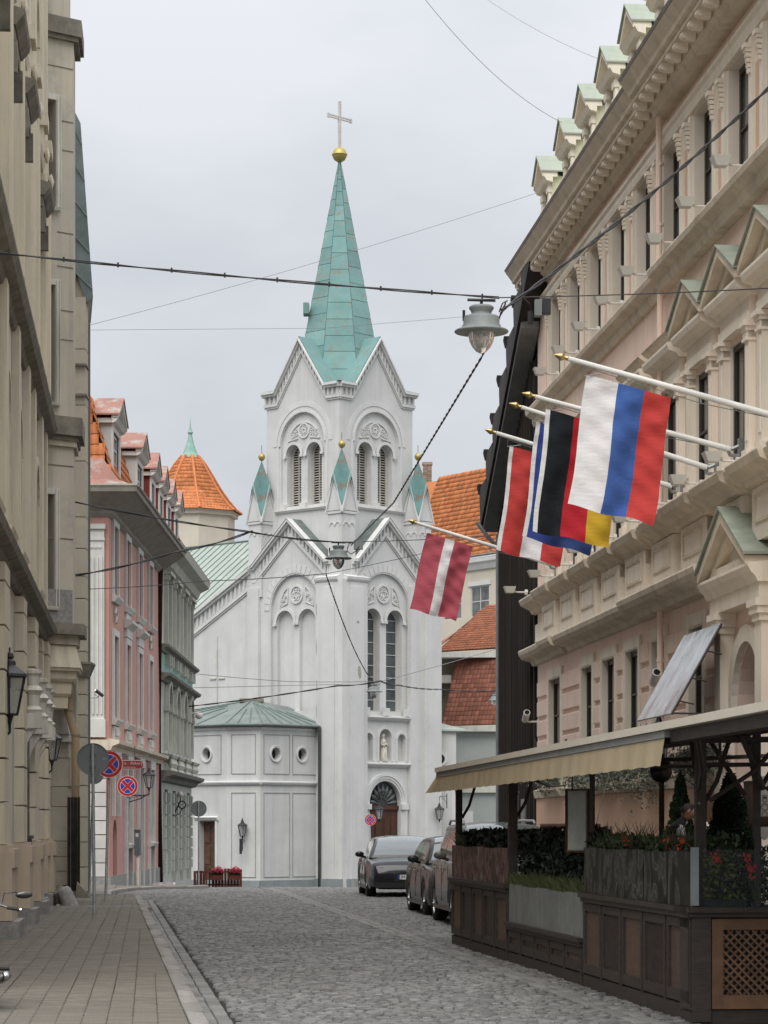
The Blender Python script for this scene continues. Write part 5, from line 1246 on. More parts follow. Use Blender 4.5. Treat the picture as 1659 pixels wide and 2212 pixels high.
gable_cornice(FR, [(.6, 15.15), (.85, 15.15), (3.25, 17.55), (5.85, 15.2), (6.6, 15.2)], ch, .42, .3, .5, .2)
t = MB()
for z, d in ((7.55, .26), (5.0, .26)): t.sweep([(.003, z - .12), (.1, z - .1), (d, z + .06), (d, z + .12), (.003, z + .16)], 1.5, 5.2)
for s_ in (1.55, sR - .2, 4.75): t.box(s_, s_ + .4, .003, .2, 7.72, 8.15)
t.build('ledge', m_cht, wr_, FR)
t = MB()
for x0, x1, z0, z1 in ((sR - .47, sR + .47, 5.25, 7.0), (sR - 1.6, sR - .98, 5.25, 6.75), (sR + .98, sR + 1.6, 5.25, 6.75)):
    r = (x1 - x0) / 2; t.arc((x0 + x1) / 2, z1 - r, r + .01, r + .16, .003, .06, 0, 180, 14)
    t.box(x0 - .15, x0 - .01, .003, .05, z0, z1 - r); t.box(x1 + .01, x1 + .15, .003, .05, z0, z1 - r)
t.build('niche_moulding', m_cht, wr_, FR)
t = MB()
for x0, x1 in ((sR - .47, sR + .47),): t.lathe([(.47, 5.2), (.47, 6.55), (.4, 6.82), (.2, 6.98), (0, 7.0)], 16, T(sR, -.05, 0), math.pi, 2 * math.pi)
for x0, x1 in ((sR - 1.61, sR - .97), (sR + .97, sR + 1.61)): t.box(x0, x1, -.3, -.26, 5.2, 6.8)
t.build('niche_back', m_chw, wr_, FR)
# statue
st = thing('statue', 'small pale stone robed statue standing in the niche over the church door', 'statue', FR @ T(sR, -.12, 5.25))
b = MB(); b.box(-.2, .2, -.18, .2, 0, .14); b.build('base', m_stat, st, W[st.name])
b = MB(); b.lathe([(.2, .14), (.22, .3), (.17, .6), (.15, .8), (.17, .98), (.19, 1.1), (.1, 1.2), (.055, 1.24), (.06, 1.28), (.09, 1.34), (.095, 1.41), (.06, 1.48), (0, 1.5)], 14, SC(1, .8, 1)); b.tube([(-.17, 0, 1.1), (-.22, .06, .9), (-.1, .16, .82), (0, .17, .95)], [.06, .055, .045, .03], 8); b.tube([(.17, 0, 1.1), (.22, .05, .9), (.12, .16, .85), (0.02, .18, .95)], [.06, .055, .045, .03], 8)
for k in range(5): b.tube([(-.14 + .07 * k, .13, .16), (-.1 + .05 * k, .12, .8)], .025, 5)
b.build('figure', m_stat, st, W[st.name], True)
# doorway
t = MB()
for r0, r1, y in ((1.24, 1.36, .05), (1.36, 1.5, .09), (1.5, 1.66, .13)): t.arc(sR, 2.93, r0, r1, .003, y, 0, 180, 24); t.box(sR - r1, sR - r0, .003, y, GZ, 2.93); t.box(sR + r0, sR + r1, .003, y, GZ, 2.93)
t.box(sR - 1.72, sR - 1.2, .003, .18, 2.6, 2.9); t.box(sR + 1.2, sR + 1.72, .003, .18, 2.6, 2.9); t.build('door_arch', m_cht, wr_, FR)
dr_ = MB(); dr_.box(sR - 1.23, sR - .01, -.3, -.22, GZ, 2.6); dr_.box(sR + .01, sR + 1.23, -.3, -.22, GZ, 2.6)
for q in (-1, 1):
    for k in (0, 1): dr_.plate(archp(sR + q * (.35 + .52 * k) - .2, sR + q * (.35 + .52 * k) + .2, -.9, 2.2, 8), -.22, -.18)
door = dr_.build('church_door', m_door, ch, FR)
t = MB(); t.box(sR - 1.23, sR + 1.23, -.3, -.12, 2.6, 2.82); t.build('transom', m_door, door, FR)
t = MB(); pp = [(p[0], p[1]) for p in archp(sR - 1.23, sR + 1.23, 2.82, 4.16, 18)]; t.plate(pp, -.3, -.24); fan = t.build('fanlight', plain('fan_dark', (.03, .033, .035), .4), door, FR)
for k in range(9):
    a = math.pi * (k + .5) / 9; b = MB(); c_, s_ = math.cos(a), math.sin(a)
    b.tube([(sR + .35 * c_, -.2, 2.85 + .35 * s_), (sR + .8 * c_, -.17, 2.85 + .8 * s_), (sR + 1.12 * c_, -.2, 2.85 + 1.12 * s_)], [.03, .13, .05], 6); b.build('fan_petal', plain('fan_petal_grey', (.075, .08, .08), .6), fan, FR)
# corner buttresses
t = MB()
t.box(.0, 1.62, .003, .32, GZ, 14.9); t.box(.3, 1.3, .321, .40, GZ, 14.6)
t.sweep([(.003, 14.9), (.36, 14.9), (.42, 15.0), (.44, 15.14), (.003, 15.3)], .0, 1.66)
t.box(5.1, 6.2, .003, .25, GZ, 14.9); t.box(6.2, SD + .02, .003, .5, GZ, 14.9); t.build('buttress', m_ch, ch, FR)
t = MB(); t.box(.0, 1.72, .003, .32, GZ, 14.9); t.box(.25, 1.2, .321, .36, GZ, 14.6); t.sweep([(.003, 14.9), (.36, 14.9), (.42, 15.0), (.44, 15.14), (.003, 15.3)], .0, 1.75); t.box(6.4, SD, .003, .2, 7, 14.9); t.build('buttress', m_ch, ch, FL)
b = MB(); c_ = C0 + (nl + nr) * .16; c2 = C0; q = [C0 + nl * .32, C0 + nl * .32 + nr * .32, C0 + nr * .32, C0]
b.prism([(p.x, p.y) for p in q], GZ, 15.0); b.build('corner_buttress', m_ch, ch, I4)
t = MB(); t.box(0, 1.8, .33, .40, GZ, -1.15); t.box(1.8, 1.9, .003, .08, GZ, -1.15); t.box(4.9, SD + .05, .003, .56, GZ, -1.15); t.build('plinth', m_gp, ch, FR)
t = MB(); t.box(-.38, 1.78, .33, .42, GZ, -1.15); t.build('plinth', m_gp, ch, FL)
# worn render and leaning plaster loss on the corner
t = MB(); r_ = random.Random(4)
m_loss = mat('bare_mortar', (.36, .345, .30), (.28, .27, .24), 6, .95, .3, 30)
for (s_, z, w_, h) in ((.93, 10.0, .28, .7), (.8, 12.7, .22, .16), (1.66, 13.4, .05, .8), (1.66, 11.4, .06, .9), (1.64, 9.3, .07, .6), (1.66, 7.9, .05, .9), (1.62, 6.6, .1, .8)):
    n = 9; pp = [(s_ + w_ / 2 * math.cos(a) * r_.uniform(.7, 1.2), z + h / 2 * math.sin(a) * r_.uniform(.8, 1.2)) for a in [2 * math.pi * k / n for k in range(n)]]
    x = MB(); x.plate(pp, .4, .402 + (.0)) if s_ < 1 else x.plate(pp, .322, .326)
    x.build('plaster_loss', m_loss, ch, FR if s_ < 1 else FL)
# pinnacles
m_cap = mat('pinnacle_copper', (.14, .26, .25), (.09, .18, .175), 1.6, .75, .15, 20, blotch=(.17, .14, .11), blotch_scale=1.6, blotch_pos=.55, blotch_w=.04)
def pinnacle(c, ztop, k):
    o = MB(); R = .56
    M_ = Matrix(((ul.x, ur.x, 0, c.x), (ul.y, ur.y, 0, c.y), (0, 0, 1, ztop - 22.4), (0, 0, 0, 1)))
    o.box(-.52, .52, -.52, .52, 14.5, 18.7)
    for q in (0, 1, 2, 3):
        R_ = RZ(q * math.pi / 2)
        g = MB(R_); g.plate([(-.62, 18.72), (.62, 18.72), (.0, 20.65)], .46, .58)
        g.plate([(-.66, 18.60), (-.56, 18.60), (0.0, 20.45), (.56, 18.6), (.66, 18.6), (0, 20.8)], .581, .66)
        g.arc(-.22, 17.9, .16, .22, .52, .56, 0, 180, 8); g.arc(.22, 17.9, .16, .22, .52, .56, 0, 180, 8)
        g.box(-.62, .62, .5, .58, 18.55, 18.68)
        o.V += [v for v in g.V]; b0 = len(o.V) - len(g.V); o.F += [tuple(i + b0 for i in f) for f in g.F]
    p_ = o.build('pinnacle', m_ch, ch, M_)
    s_ = MB(); V = [(0, 0, 22.15)]
    for q in range(8):
        a = math.pi / 4 * q; r, z = ((.76, 20.55) if q % 2 == 0 else (.82, 18.95)); V.append((r * math.cos(a), r * math.sin(a), z))
    V += [(.60 * math.cos(math.pi / 4 * q), .60 * math.sin(math.pi / 4 * q), 20.6) for q in range(8)]
    F = []
    for q in range(0, 8, 2):
        c1 = 1 + q; c2 = 1 + (q + 1) % 8; c3 = 1 + (q + 2) % 8; F += [(0, c1, c2), (0, c2, c3)]
    s_.add(V[:9], F); s_.build('copper_cap', m_cap, p_, M_)
    s_ = MB(); s_.lathe([(0, 22.1), (.13, 22.18), (.2, 22.32), (.19, 22.42), (.1, 22.54), (0, 22.58)], 12); s_.build('golden_ball', m_gold, p_, M_, True)
    s_ = MB(); s_.tube([(0, 0, 22.5), (0, 0, 23.0)], .015, 5); s_.build('spike', m_iron, p_, M_)
pin = C0 + (ul + ur) * .42
pinnacle(pin + Vector((-.02, 0, 0)), 22.4, 0); pinnacle(C0 + ul * 6.75 + ur * .4, 22.3, 1); pinnacle(C0 + ur * 6.35 + ul * .4, 22.3, 2); pinnacle(C0 + ur * 6.6 + ul * 6.8, 22.3, 3)
# lower gable roofs
rfm = MB()
for F, a, b, c, g in ((FL, 1.0, 3.9, 6.9, 1), (FR, .8, 3.25, 6.0, 2)):
    for e in (a, c): 
        ze = 16.05
        rfm.add([F @ Vector((b, .45, 18.55)), F @ Vector((e, .45, ze)), F @ Vector((e, -1.6, ze)), F @ Vector((b, -1.6, 18.55))], [(0, 1, 2, 3)])
rfm.build('gable_roof', mat('worn_grey_copper', (.16, .19, .18), (.10, .12, .115), 3, .8, .2, 20, blotch=(.26, .27, .25), blotch_scale=2), ch, I4)
b = MB(); b.box(SD - .3, SD - .02, -7, -.01, GZ, 15.5); b.build('side_wall', m_ch, ch, FR)
b = MB(); b.box(.4, 7, -7, -.5, 14.7, 15.5); b.build('tower_roof', m_lowroof, ch, FR)
# nave
mb = MB(); mb.wall([(SD + .003, GZ), (22, GZ), (22, 8.1), (SD + .003, 15.25)], [], 0, .4, edge=False); mb.build('nave_wall', m_ch, ch, FL)
gable_cornice(FL, [(22, 7.6), (7.1, 14.9)], ch, .4, .3, .62, .2, 3.2)
zr = lambda b: 12.9 + .745 * b
nr_ = MB(); 
q4 = [FL @ Vector((6.5, -.0, zr(0))), FL @ Vector((26, 0, zr(0))), FL @ Vector((26, -8, zr(8))), FL @ Vector((6.5, -8, zr(8)))]
nr_.add([v + Vector((0, 0, 0)) + nl * -.42 for v in q4], [(0, 1, 2, 3)])
q5 = [FL @ Vector((6.5, -8, zr(8))), FL @ Vector((26, -8, zr(8))), FL @ Vector((26, -11, 9)), FL @ Vector((6.5, -11, 9))]; nr_.add([v - nl * .42 for v in q5], [(0, 1, 2, 3)]); nr_.build('nave_roof', m_roofg, ch, I4)
for k in range(30):
    s_ = 7.6 + .62 * k; b = MB(); b.tube([FL @ Vector((s_, -.42, zr(0) + .03)), FL @ Vector((s_, -8.42, zr(8) + .03))], .028, 4); b.build('standing_seam', m_seam, ch, I4)
b = MB(); b.tube([FL @ Vector((6.5, -8.42, zr(8) + .05)), FL @ Vector((26, -8.42, zr(8) + .05))], .06, 6); b.build('ridge', m_seam, ch, I4)
# recessed cross on the nave wall, drawn by three grooves' upper lips
b = MB(); cx = 9.95; b.box(cx - .025, cx + .025, .003, .05, 7.0, 12.4); b.box(cx - .62, cx - .1, .003, .06, 9.98, 10.05); b.box(cx + .1, cx + .62, .003, .06, 9.98, 10.05); b.box(cx - .03, cx + .03, .05, .07, 10.6, 11.7); b.build('relief_cross', m_ggt, ch, FL)
# --- low polygonal chapel
cp_pts = [Vector((-16.5, 151.5, 0)), Vector((-8.37, 143.1, 0)), Vector((-6.57, 142.5, 0)), Vector((-3.42, 145.9, 0))]
ce = 7.15
def facet(i):
    a, b = cp_pts[i], cp_pts[i + 1]; d = (b - a); L_ = d.length; d = d.normalized(); n_ = Vector((d.y, -d.x, 0))
    return frame_at(a, d, n_), L_
m_line = mat('panel_groove', (.33, .34, .33), (.26, .27, .26), 3, .9)
specs = {0: [], 1: [], 2: []}
F0, L0 = facet(0); F1, L1 = facet(1); F2, L2 = facet(2)
def occ(F, x, px=True): pass
def s_at(F, xd):   # s on facet whose picture x is xd
    o = F.translation; d = F.to_3x3() @ Vector((1, 0, 0)); k = (xd - 829.5) / 5800
    return (k * o.y - o.x) / (d.x - k * d.y)
oc = [(F0, s_at(F0, 447)), (F2, s_at(F2, 595)), (F2, s_at(F2, 652))]
def circ(s_, z, r, n=20): return [(s_ + r * math.cos(2 * math.pi * k / n), z + r * math.sin(2 * math.pi * k / n)) for k in range(n)]
for i, (F, L_) in enumerate(((F0, L0), (F1, L1), (F2, L2))):
    hs = [circ(s_, 5.55, .34) for f, s_ in oc if f is F]
    if i == 0: ds0, ds1 = s_at(F0, 430), s_at(F0, 466); hs.append(rectp(ds0, ds1, GZ, 1.95))
    mb = MB(); mb.wall(rectp(0, L_, GZ, ce), hs, 0, .5); cw = mb.build('chapel_wall', m_chw, ch, F)
    t = MB(); t.box(0, L_, .003, .1, GZ, -1.2); t.build('plinth', m_gp, cw, F)
    t = MB(); t.sweep([(.003, 3.86), (.1, 3.9), (.16, 4.0), (.16, 4.06), (.003, 4.1)], -.03, L_ + .03); t.sweep([(.003, ce - .35), (.06, ce - .33), (.1, ce - .2), (.003, ce - .15)], 0, L_); t.build('belt_course', m_cht, cw, F)
    for (p0, p1) in (((.25, L_ - .25),) if i == 1 else ((.25, L_ / 2 - .1), (L_ / 2 + .1, L_ - .35)) if i == 2 else ((L_ - 3.1, L_ - .45), (L_ - 6.2, L_ - 3.4))):
        for z0, z1 in ((4.5, 6.55), (-1.0, 3.45)):
            if i == 0 and z1 < 4: continue
            t = MB()
            for u in ((p0, p1, z1, z1 + .035), (p0, p0 + .035, z0, z1), (p1 - .035, p1, z0, z1), (p0, p1, z0 - .035, z0)): t.box(u[0], u[1], .003, .03, u[2], u[3])
            t.build('panel_frame', m_line, cw, F)
    for f, s_ in oc:
        if f is F:
            t = MB(); t.arc(s_, 5.55, .34, .46, .003, .06, 0, 360, 24); t.arc(s_, 5.55, .40, .43, .061, .08, 0, 360, 24); wo = t.build('round_window', m_cht, cw, F)
            g_ = MB(); g_.plate(circ(s_, 5.55, .35), -.36, -.34); g_.build('pane', m_glass, wo, F)
    if i == 0:
        t = MB(); t.box(ds0 - .02, ds1 + .02, -.45, -.35, GZ, 1.95)
        for q in range(3):
            for u in (0, 1): w2 = (ds1 - ds0) / 2; t.box(ds0 + w2 * u + .12, ds0 + w2 * (u + 1) - .12, -.35, -.31, -1.5 + 1.15 * q, -.55 + 1.15 * q)
        t.build('side_door', m_doorb, cw, F)
        t = MB(); t.sweep([(.003, 1.97), (.1, 2.0), (.2, 2.16), (.003, 2.22)], ds0 - .25, ds1 + .25); t.box(ds0 - .18, ds0 - .02, .003, .08, GZ, 1.97); t.box(ds1 + .02, ds1 + .18, .003, .08, GZ, 1.97); t.build('door_surround', m_cht, cw, F)
ap = P(545, 1512, 147.0); rr_ = MB()
eav = [p + (Vector((0, 0, ce))) + (p - Vector((-8, 147, 0))).normalized() * .38 for p in cp_pts]
for i in range(3): rr_.add([eav[i], eav[i + 1], ap], [(0, 1, 2)])
rr_.add([eav[3], Vector((-4.5, 148.5, ce + 1.0)), ap], [(0, 1, 2)])
cr = rr_.build('chapel_roof', m_lowroof, ch, I4)
for i in range(3):
    for t_ in ((0, .2, .4, .6, .8) if i == 0 else (0, .33, .66) if i == 1 else (0, .15, .3, .45, .6, .75, .9)):
        b = MB(); e = eav[i].lerp(eav[i + 1], t_); m_ = e.lerp(ap, 1.0 if t_ == 0 else min(1, 1.0 - .55 * abs(t_ - .0) if i != 1 else .6)); b.tube([e + Vector((0, 0, .03)), m_ + Vector((0, 0, .03))], .03, 4); b.build('standing_seam', m_seam, cr, I4)
b = MB(); b.tube([e_ - Vector((0, 0, .06)) for e_ in eav], .075, 6); b.build('gutter', m_lowroof, cr, I4)
b = MB(); b.box(ap.x - .7, ap.x + .6, ap.y - .1, ap.y + .6, ap.z - .1, ap.z + .08); b.build('ridge_stone', m_led, cr, I4)
b = MB(); q = P(690, 1570, 145.3); b.tube([(q.x, 145.2, ce - .1), (q.x, 145.2, GZ)], .085, 10); b.build('drain_pipe', m_lowroof, ch, I4, True)
# right wing beyond the tower
FW = frame_at(C0 + ur * (SD + .02) + nr * .0, (1, .1, 0), (.1, -1, 0))
b = MB(); b.wall(rectp(0, 1.22, GZ, 7.0), [circ(.18 + .12, 5.45, .28)], -.3, .4); b.box(1.0, 1.2, -6, -.71, GZ, 7.0); w_ = b.build('side_wing_wall', m_chw, ch, FW)
b = MB(); b.plate(circ(.3, 5.45, .29), -.62, -.6); b.build('pane', m_glass, w_, FW); b = MB(); b.arc(.3, 5.45, .28, .42, -.297, -.24, 0, 360, 20); b.build('round_window', m_cht, w_, FW)
b = MB(); b.hexa([(-.2, -.1, 7.0), (1.75, -.1, 7.0), (1.75, -4, 7.0), (-.2, -4, 7.0), (-.2, -.12, 7.1), (1.75, -.12, 7.1), (.4, -4, 7.7), (-.2, -4, 7.7)]); b.build('side_wing_roof', m_roofg, w_, FW)
# lanterns on the church
def hang(px, py, Y, s, label, arm, rot): p_ = P(px, py, Y); return lantern('wall_lantern', label, T(*p_) @ RZ(rot), s, 'black wall lanterns', arm)
q = F1 @ Vector((s_at(F1, 528), .3, 1.15)); lantern('wall_lantern', 'black scrolled lantern on the low chapel wall of the white church', T(*q) @ RZ(math.atan2(F1.to_3x3().col[0].y, F1.to_3x3().col[0].x) + math.pi), 1.25, 'black wall lanterns', 'scroll')
for xd, s_, lb in ((795, 1.25, 'hanging black lantern left of the church door'), (925, 1.25, 'hanging black lantern right of the church door')):
    o = C0 + ur * (s_at(FR, xd)) + nr * .85; lantern('wall_lantern', lb, T(o.x, o.y, 2.05) @ RZ(math.atan2(-nr.x, nr.y) + 0), s_, 'black wall lanterns', 'hook')
# ================================================================ houses beyond
m_crm = mat('cream_wall', (.60, .55, .45), (.55, .50, .42), .8, .85, .1, 20, streak=(.45, .41, .34), streak_amt=.3)
m_rtile = mat('old_red_tile', (.24, .085, .05), (.13, .06, .045), 2.5, .85, .2, 20, island=.25)
m_rtile1 = mat('old_red_tile_single', (.24, .085, .05), (.13, .06, .045), 2.5, .85, .2, 20, objrand=.28)
m_ltile = mat('terracotta_tile', (.30, .11, .055), (.22, .085, .05), 2.0, .85, .2, 20, island=.2)
m_mint2 = mat('mint_copper', (.26, .42, .35), (.2, .34, .29), 3, .7)
tm2 = tile_mesh('roof_tile', m_rtile1); tm3 = tile_mesh('roof_tile', mat('terracotta_tile_single', (.30, .11, .055), (.22, .085, .05), 2.0, .85, .2, 20, objrand=.2))
# octagonal tower with bell-cast orange roof
ct = P(411, 1110, 190); rt = thing('round_tower', 'cream tower with bell shaped orange tiled roof and green finial, left of the church', 'tower', T(ct.x, 190, -2))
ze = ct.z; prof = [(3.75, 0), (3.3, .32), (2.75, .95), (2.2, 1.7), (1.65, 2.6), (1.15, 3.4), (.62, 4.05)]
mb = MB(); mb.lathe([(3.2, -12), (3.2, -.35), (3.45, -.3), (3.45, -.1), (3.6, 0)], 8, T(ct.x, 190, ze) @ RZ(.25)); mb.build('wall', m_crm, rt, I4)
mb = MB(); mb.lathe([(p[0] - .05, p[1]) for p in prof], 8, T(ct.x, 190, ze) @ RZ(.25)); mb.build('roof', m_tile, rt, I4)
Ms = []
for f in range(8):
    a = .25 + math.pi / 4 * (f + .5); n_ = Vector((math.cos(a), math.sin(a), 0))
    if n_.y > .3: continue
    e = Vector((-n_.y, n_.x, 0))
    for (r0, z0), (r1, z1) in zip(prof[:-1], prof[1:]):
        L_ = math.hypot((r0 - r1) * .924, z1 - z0); k = max(1, round(L_ / .30))
        for i in range(k):
            t = (i + .5) / k; r = r0 + (r1 - r0) * t; z = z0 + (z1 - z0) * t; wdt = 2 * r * math.sin(math.pi / 8); m_ = max(1, round(wdt / .26))
            v = Vector((n_.x * (r1 - r0) * .924, n_.y * (r1 - r0) * .924, z1 - z0)).normalized(); nn = e.cross(v) * 1.0
            if nn.dot(n_) < 0: nn = -nn
            for j in range(m_):
                p = Vector((ct.x, 190, ze)) + n_ * (r * .924) + e * ((j + .5) / m_ - .5) * wdt + Vector((0, 0, z)); tw_ = wdt / m_
                Ms.append(Matrix(((e.x * tw_, v.x * L_ / k, nn.x * .09, p.x), (e.y * tw_, v.y * L_ / k, nn.y * .09, p.y), (e.z * tw_, v.z * L_ / k, nn.z * .09, p.z), (0, 0, 0, 1))))
Ms.sort(key=lambda M: M.translation.y)
pieces('roof_tile', rt, [tm1], Ms, 120, 'roof_tiles', m_tile, True)
for f in range(8):
    a = .25 + math.pi / 4 * f
    mb = MB(); mb.tube([(ct.x + p[0] * math.cos(a), 190 + p[0] * math.sin(a), ze + p[1] + .06) for p in prof], .09, 6)
    if math.sin(a) < .4: mb.build('hip_ridge', m_tile1, rt, I4)
mb = MB(); mb.lathe([(.72, 3.95), (.5, 4.3), (.25, 5.0), (.12, 5.6), (.2, 5.75), (.12, 5.9), (.04, 6.2), (0, 6.9)], 8, T(ct.x, 190, ze)); mb.build('finial', m_mint2, rt, I4)
# big orange roof on the right
oh_ = thing('cream_house', 'cream house with large orange tiled roof and brick chimney, right behind the church', 'building', T(*P(1000, 1400, 193)))
eL, eR = P(880, 1222, 196), P(1110, 1188, 185); rL, rR = P(860, 1050, 202), P(1110, 1017, 190)
mb = MB(); mb.add([eL, eR, rR, rL], [(0, 1, 2, 3)]); b2 = Vector((8, 12, 0)); mb.add([rL, rR, rR + b2 - Vector((0, 0, 4)), rL + b2 - Vector((0, 0, 4))], [(0, 1, 2, 3)]); mb.build('roof', m_tile, oh_, I4)
u = (eR - eL); Lu = u.length; u.normalize(); v = (rL - eL); v = v - u * v.dot(u); Lv = v.length; v.normalize(); nn = u.cross(v); nn = nn if nn.z > 0 else -nn
tiled(oh_, eL[:], u, v, nn, Lu, Lv + .1, .27, .36, 0)
ud = Vector((u.x, u.y, 0)).normalized(); od_ = Vector((ud.y, -ud.x, 0)); FH2 = frame_at((eL.x, eL.y, 0), ud, od_)
fw = (s_at(FH2, 1008), s_at(FH2, 1048)); zt_ = min(eL.z, eR.z) - .1
mb = MB(); wz0 = P(0, 1330, 188).z; wz1 = P(0, 1262, 188).z
ww = [rectp(fw[0], fw[1], wz0, wz1), rectp(fw[0] - 3.4, fw[1] - 3.4, wz0, wz1)]
mb.wall(rectp(0, Lu, -2, zt_), ww, -.35, .3); mb.build('wall', m_crm, oh_, FH2)
for q in ww: window(oh_, FH2, q[0][0], q[1][0], q[0][1], q[2][1], -.4, m_wfr, m_glass_l, 2, 2, .1, bar=.07)
mb = MB(); mb.sweep([(-.34, zt_ - .9), (-.2, zt_ - .85), (-.05, zt_ - .5), (.1, zt_ - .35), (.12, zt_ - .1), (-.34, zt_ - .05)], 0, Lu); mb.box(fw[0] - .25, fw[1] + .25, -.34, -.28, wz1 + .001, wz1 + .3); mb.build('cornice', m_cht, oh_, FH2)
mb = MB(); mb.tube([eL, eR], .1, 6); mb.build('gutter', m_led, oh_, I4)
m_brk = mat('old_brick', (.30, .24, .19), (.18, .15, .125), 8, .9, .3, 30, objrand=.2)
for (x0, x1, y0, y1, Yc) in ((913, 933, 998, 1050, 202), (1052, 1066, 980, 1030, 195)):
    c_ = thing('chimney', 'brick chimney behind the right pinnacle of the church' if x0 < 1000 else 'pale chimney rising beside the dark wooden gable', 'chimney', T(*P((x0 + x1) / 2, y1, Yc)))
    a, b = P(x0, y1, Yc), P(x1, y0, Yc); mb = MB(); mb.box(a.x + .02, b.x - .02, Yc + .02, Yc + .6, a.z - 1, b.z - .2); mb.build('core', m_joint, c_, I4)
    mb = MB(); mb.box(a.x - .05, b.x + .05, Yc - .05, Yc + .65, b.z - .2, b.z); mb.build('cap', m_brk, c_, I4)
    z = a.z - .6; k = 0
    while z < b.z - .25:
        for j in range(2):
            m_ = MB(); w_ = (b.x - a.x) / 2; o = (w_ * .4 if k % 2 else 0); x0_ = a.x + j * w_; m_.box(x0_ + .01, x0_ + w_ - .01, Yc, Yc + .1, z, z + .13); m_.build('brick', m_brk, c_, I4)
        z += .15; k += 1
# old mansard house
mh = thing('mansard_house', 'grey house with weathered red brown mansard tiles, right of the church', 'building', T(*P(1030, 1780, 158.00)))
def plane_tiles(parent, a, b, c, d, me, ms, tw_, th, limit):
    """a,b lower edge left,right; c,d upper edge right,left"""
    N_ = (b - a).cross(d - a).normalized(); c = c - N_ * (c - a).dot(N_); Nf = N_ if N_.y < 0 else -N_; o_ = Nf * -.05
    mb = MB(); mb.add([a + o_, b + o_, c + o_, d + o_], [(0, 1, 2, 3)]); mb.build('roof', ms, parent, I4)
    u = (b - a); Lu = u.length; u = u.normalized(); v = d - a; v = v - u * v.dot(u); hv = v.length; v = v.normalized(); n_ = u.cross(v); n_ = n_ if n_.y < 0 else -n_
    al = (d - a).dot(u) / hv; ar = (c - b).dot(u) / hv
    tiled(parent, a[:], u, v, n_, Lu + 6, hv, tw_, th, limit, keep=lambda p, q: al * q + .05 < p < Lu + ar * q, me=me, ms=ms)
plane_tiles(mh, P(954, 1568, 156.74), P(1120, 1563, 154.84), P(1120, 1414, 157.37), P(986, 1420, 159.26), tm2, m_rtile, .24, .33, 300)
plane_tiles(mh, P(940, 1408, 159.77), P(1120, 1397, 157.24), P(1120, 1262, 163.06), P(1052, 1305, 164.83), tm3, m_ltile, .24, .33, 0)
mb = MB(); mb.add([P(944, 1400, 159.90), P(1052, 1308, 164.83), P(1040, 1330, 171.90), P(930, 1400, 169.38)], [(0, 1, 2, 3)]); mb.build('hip_roof', m_ltile, mh, I4)
mb = MB(); a, b = P(940, 1418, 158.25), P(1120, 1403, 158.25); mb.box(a.x, b.x, 158.00, 159.52, P(0, 1420, 158.00).z, P(0, 1409, 158.00).z); mb.build('gutter', m_wt, mh, I4)
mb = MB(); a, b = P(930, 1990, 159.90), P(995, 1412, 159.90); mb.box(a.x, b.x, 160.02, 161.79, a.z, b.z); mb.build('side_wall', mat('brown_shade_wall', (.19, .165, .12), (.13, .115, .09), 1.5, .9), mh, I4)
mb = MB(); a, b = P(944, 1475, 159.01), P(975, 1458, 159.01); mb.box(a.x, b.x, 159.01, 160.02, a.z, b.z); mb.build('side_cornice', m_wt, mh, I4)
m_gw = mat('grey_green_wall', (.36, .385, .37), (.31, .335, .32), 1.0, .85, .1, 20)
mb = MB(); a, b = P(980, 1990, 155.72), P(1300, 1576, 155.72); mb.box(a.x - 5, b.x, 155.72, 156.23, -2.2, b.z); mb.build('wall', m_gw, mh, I4)
mb = MB(); a, b = P(975, 1580, 155.35), P(1300, 1568, 155.35); mb.box(a.x, b.x, 155.22, 156.99, a.z, b.z); a, b = P(975, 1712, 155.35), P(1300, 1690, 155.35); mb.box(a.x, b.x, 155.47, 155.71, a.z, b.z); mb.build('cornice', m_ggt, mh, I4)
mb = MB(); a, b = P(998, 1800, 155.47), P(1022, 1752, 155.47); mb.box(a.x, b.x, 155.54, 155.71, a.z, b.z); mb.build('notice_board', m_cht, mh, I4)
wl = P(1068, 1532, 118)
# dark wooden house beside the hotel
m_dwood = mat('dark_board', (.033, .026, .021), (.018, .015, .013), 3, .75, .25, 30, objrand=.22, stretch=(3, 3, .3))
m_dtile = mat('dark_roof_tile', (.03, .029, .027), (.017, .017, .016), 3, .6, .2, 30, objrand=.2)
FD = frame_at(S(8.55, 59.6), DS, DL); dh = thing('wooden_house', 'dark brown board clad house with stepped dark tiled gable roof, squeezed beside the pink hotel', 'building', FD)
LD = 5.7; zg = lambda s_: 12.75 - (s_ + .5) * .56
mb = MB(); mb.wall([(0, -.1), (LD, -.1), (LD, zg(LD) - .3), (0, zg(0) - .3)], [], -.06, .3); mb.box(0, .2, -8, -.4, -.2, 12); mb.box(LD - .2, LD - .01, -8, -.4, -.2, 9.3); mb.build('wall', m_void, dh, FD)
k = 0; s_ = 0.0
while s_ < LD - .1:
    b = MB(); b.box(s_, s_ + .235, -.055, -.02 + .02 * (k % 2), 2.4 if False else .1, zg(s_ + .2) - .32); b.build('board', m_dwood, dh, FD)
    b = MB(); b.box(s_ + .225, s_ + .27, -.02, .05, .1, zg(s_ + .2) - .34); b.build('batten', m_dwood, dh, FD); s_ += .26; k += 1
b = MB(); b.tube([(LD + .02, .05, zg(LD) - .5), (LD + .02, .05, 0)], .05, 8); b.tube([(LD + .1, .55, zg(LD) - .2), (LD + .05, .3, zg(LD) - .55), (LD + .02, .06, zg(LD) - .8)], .05, 8); b.build('drain_pipe', m_zinc, dh, FD)
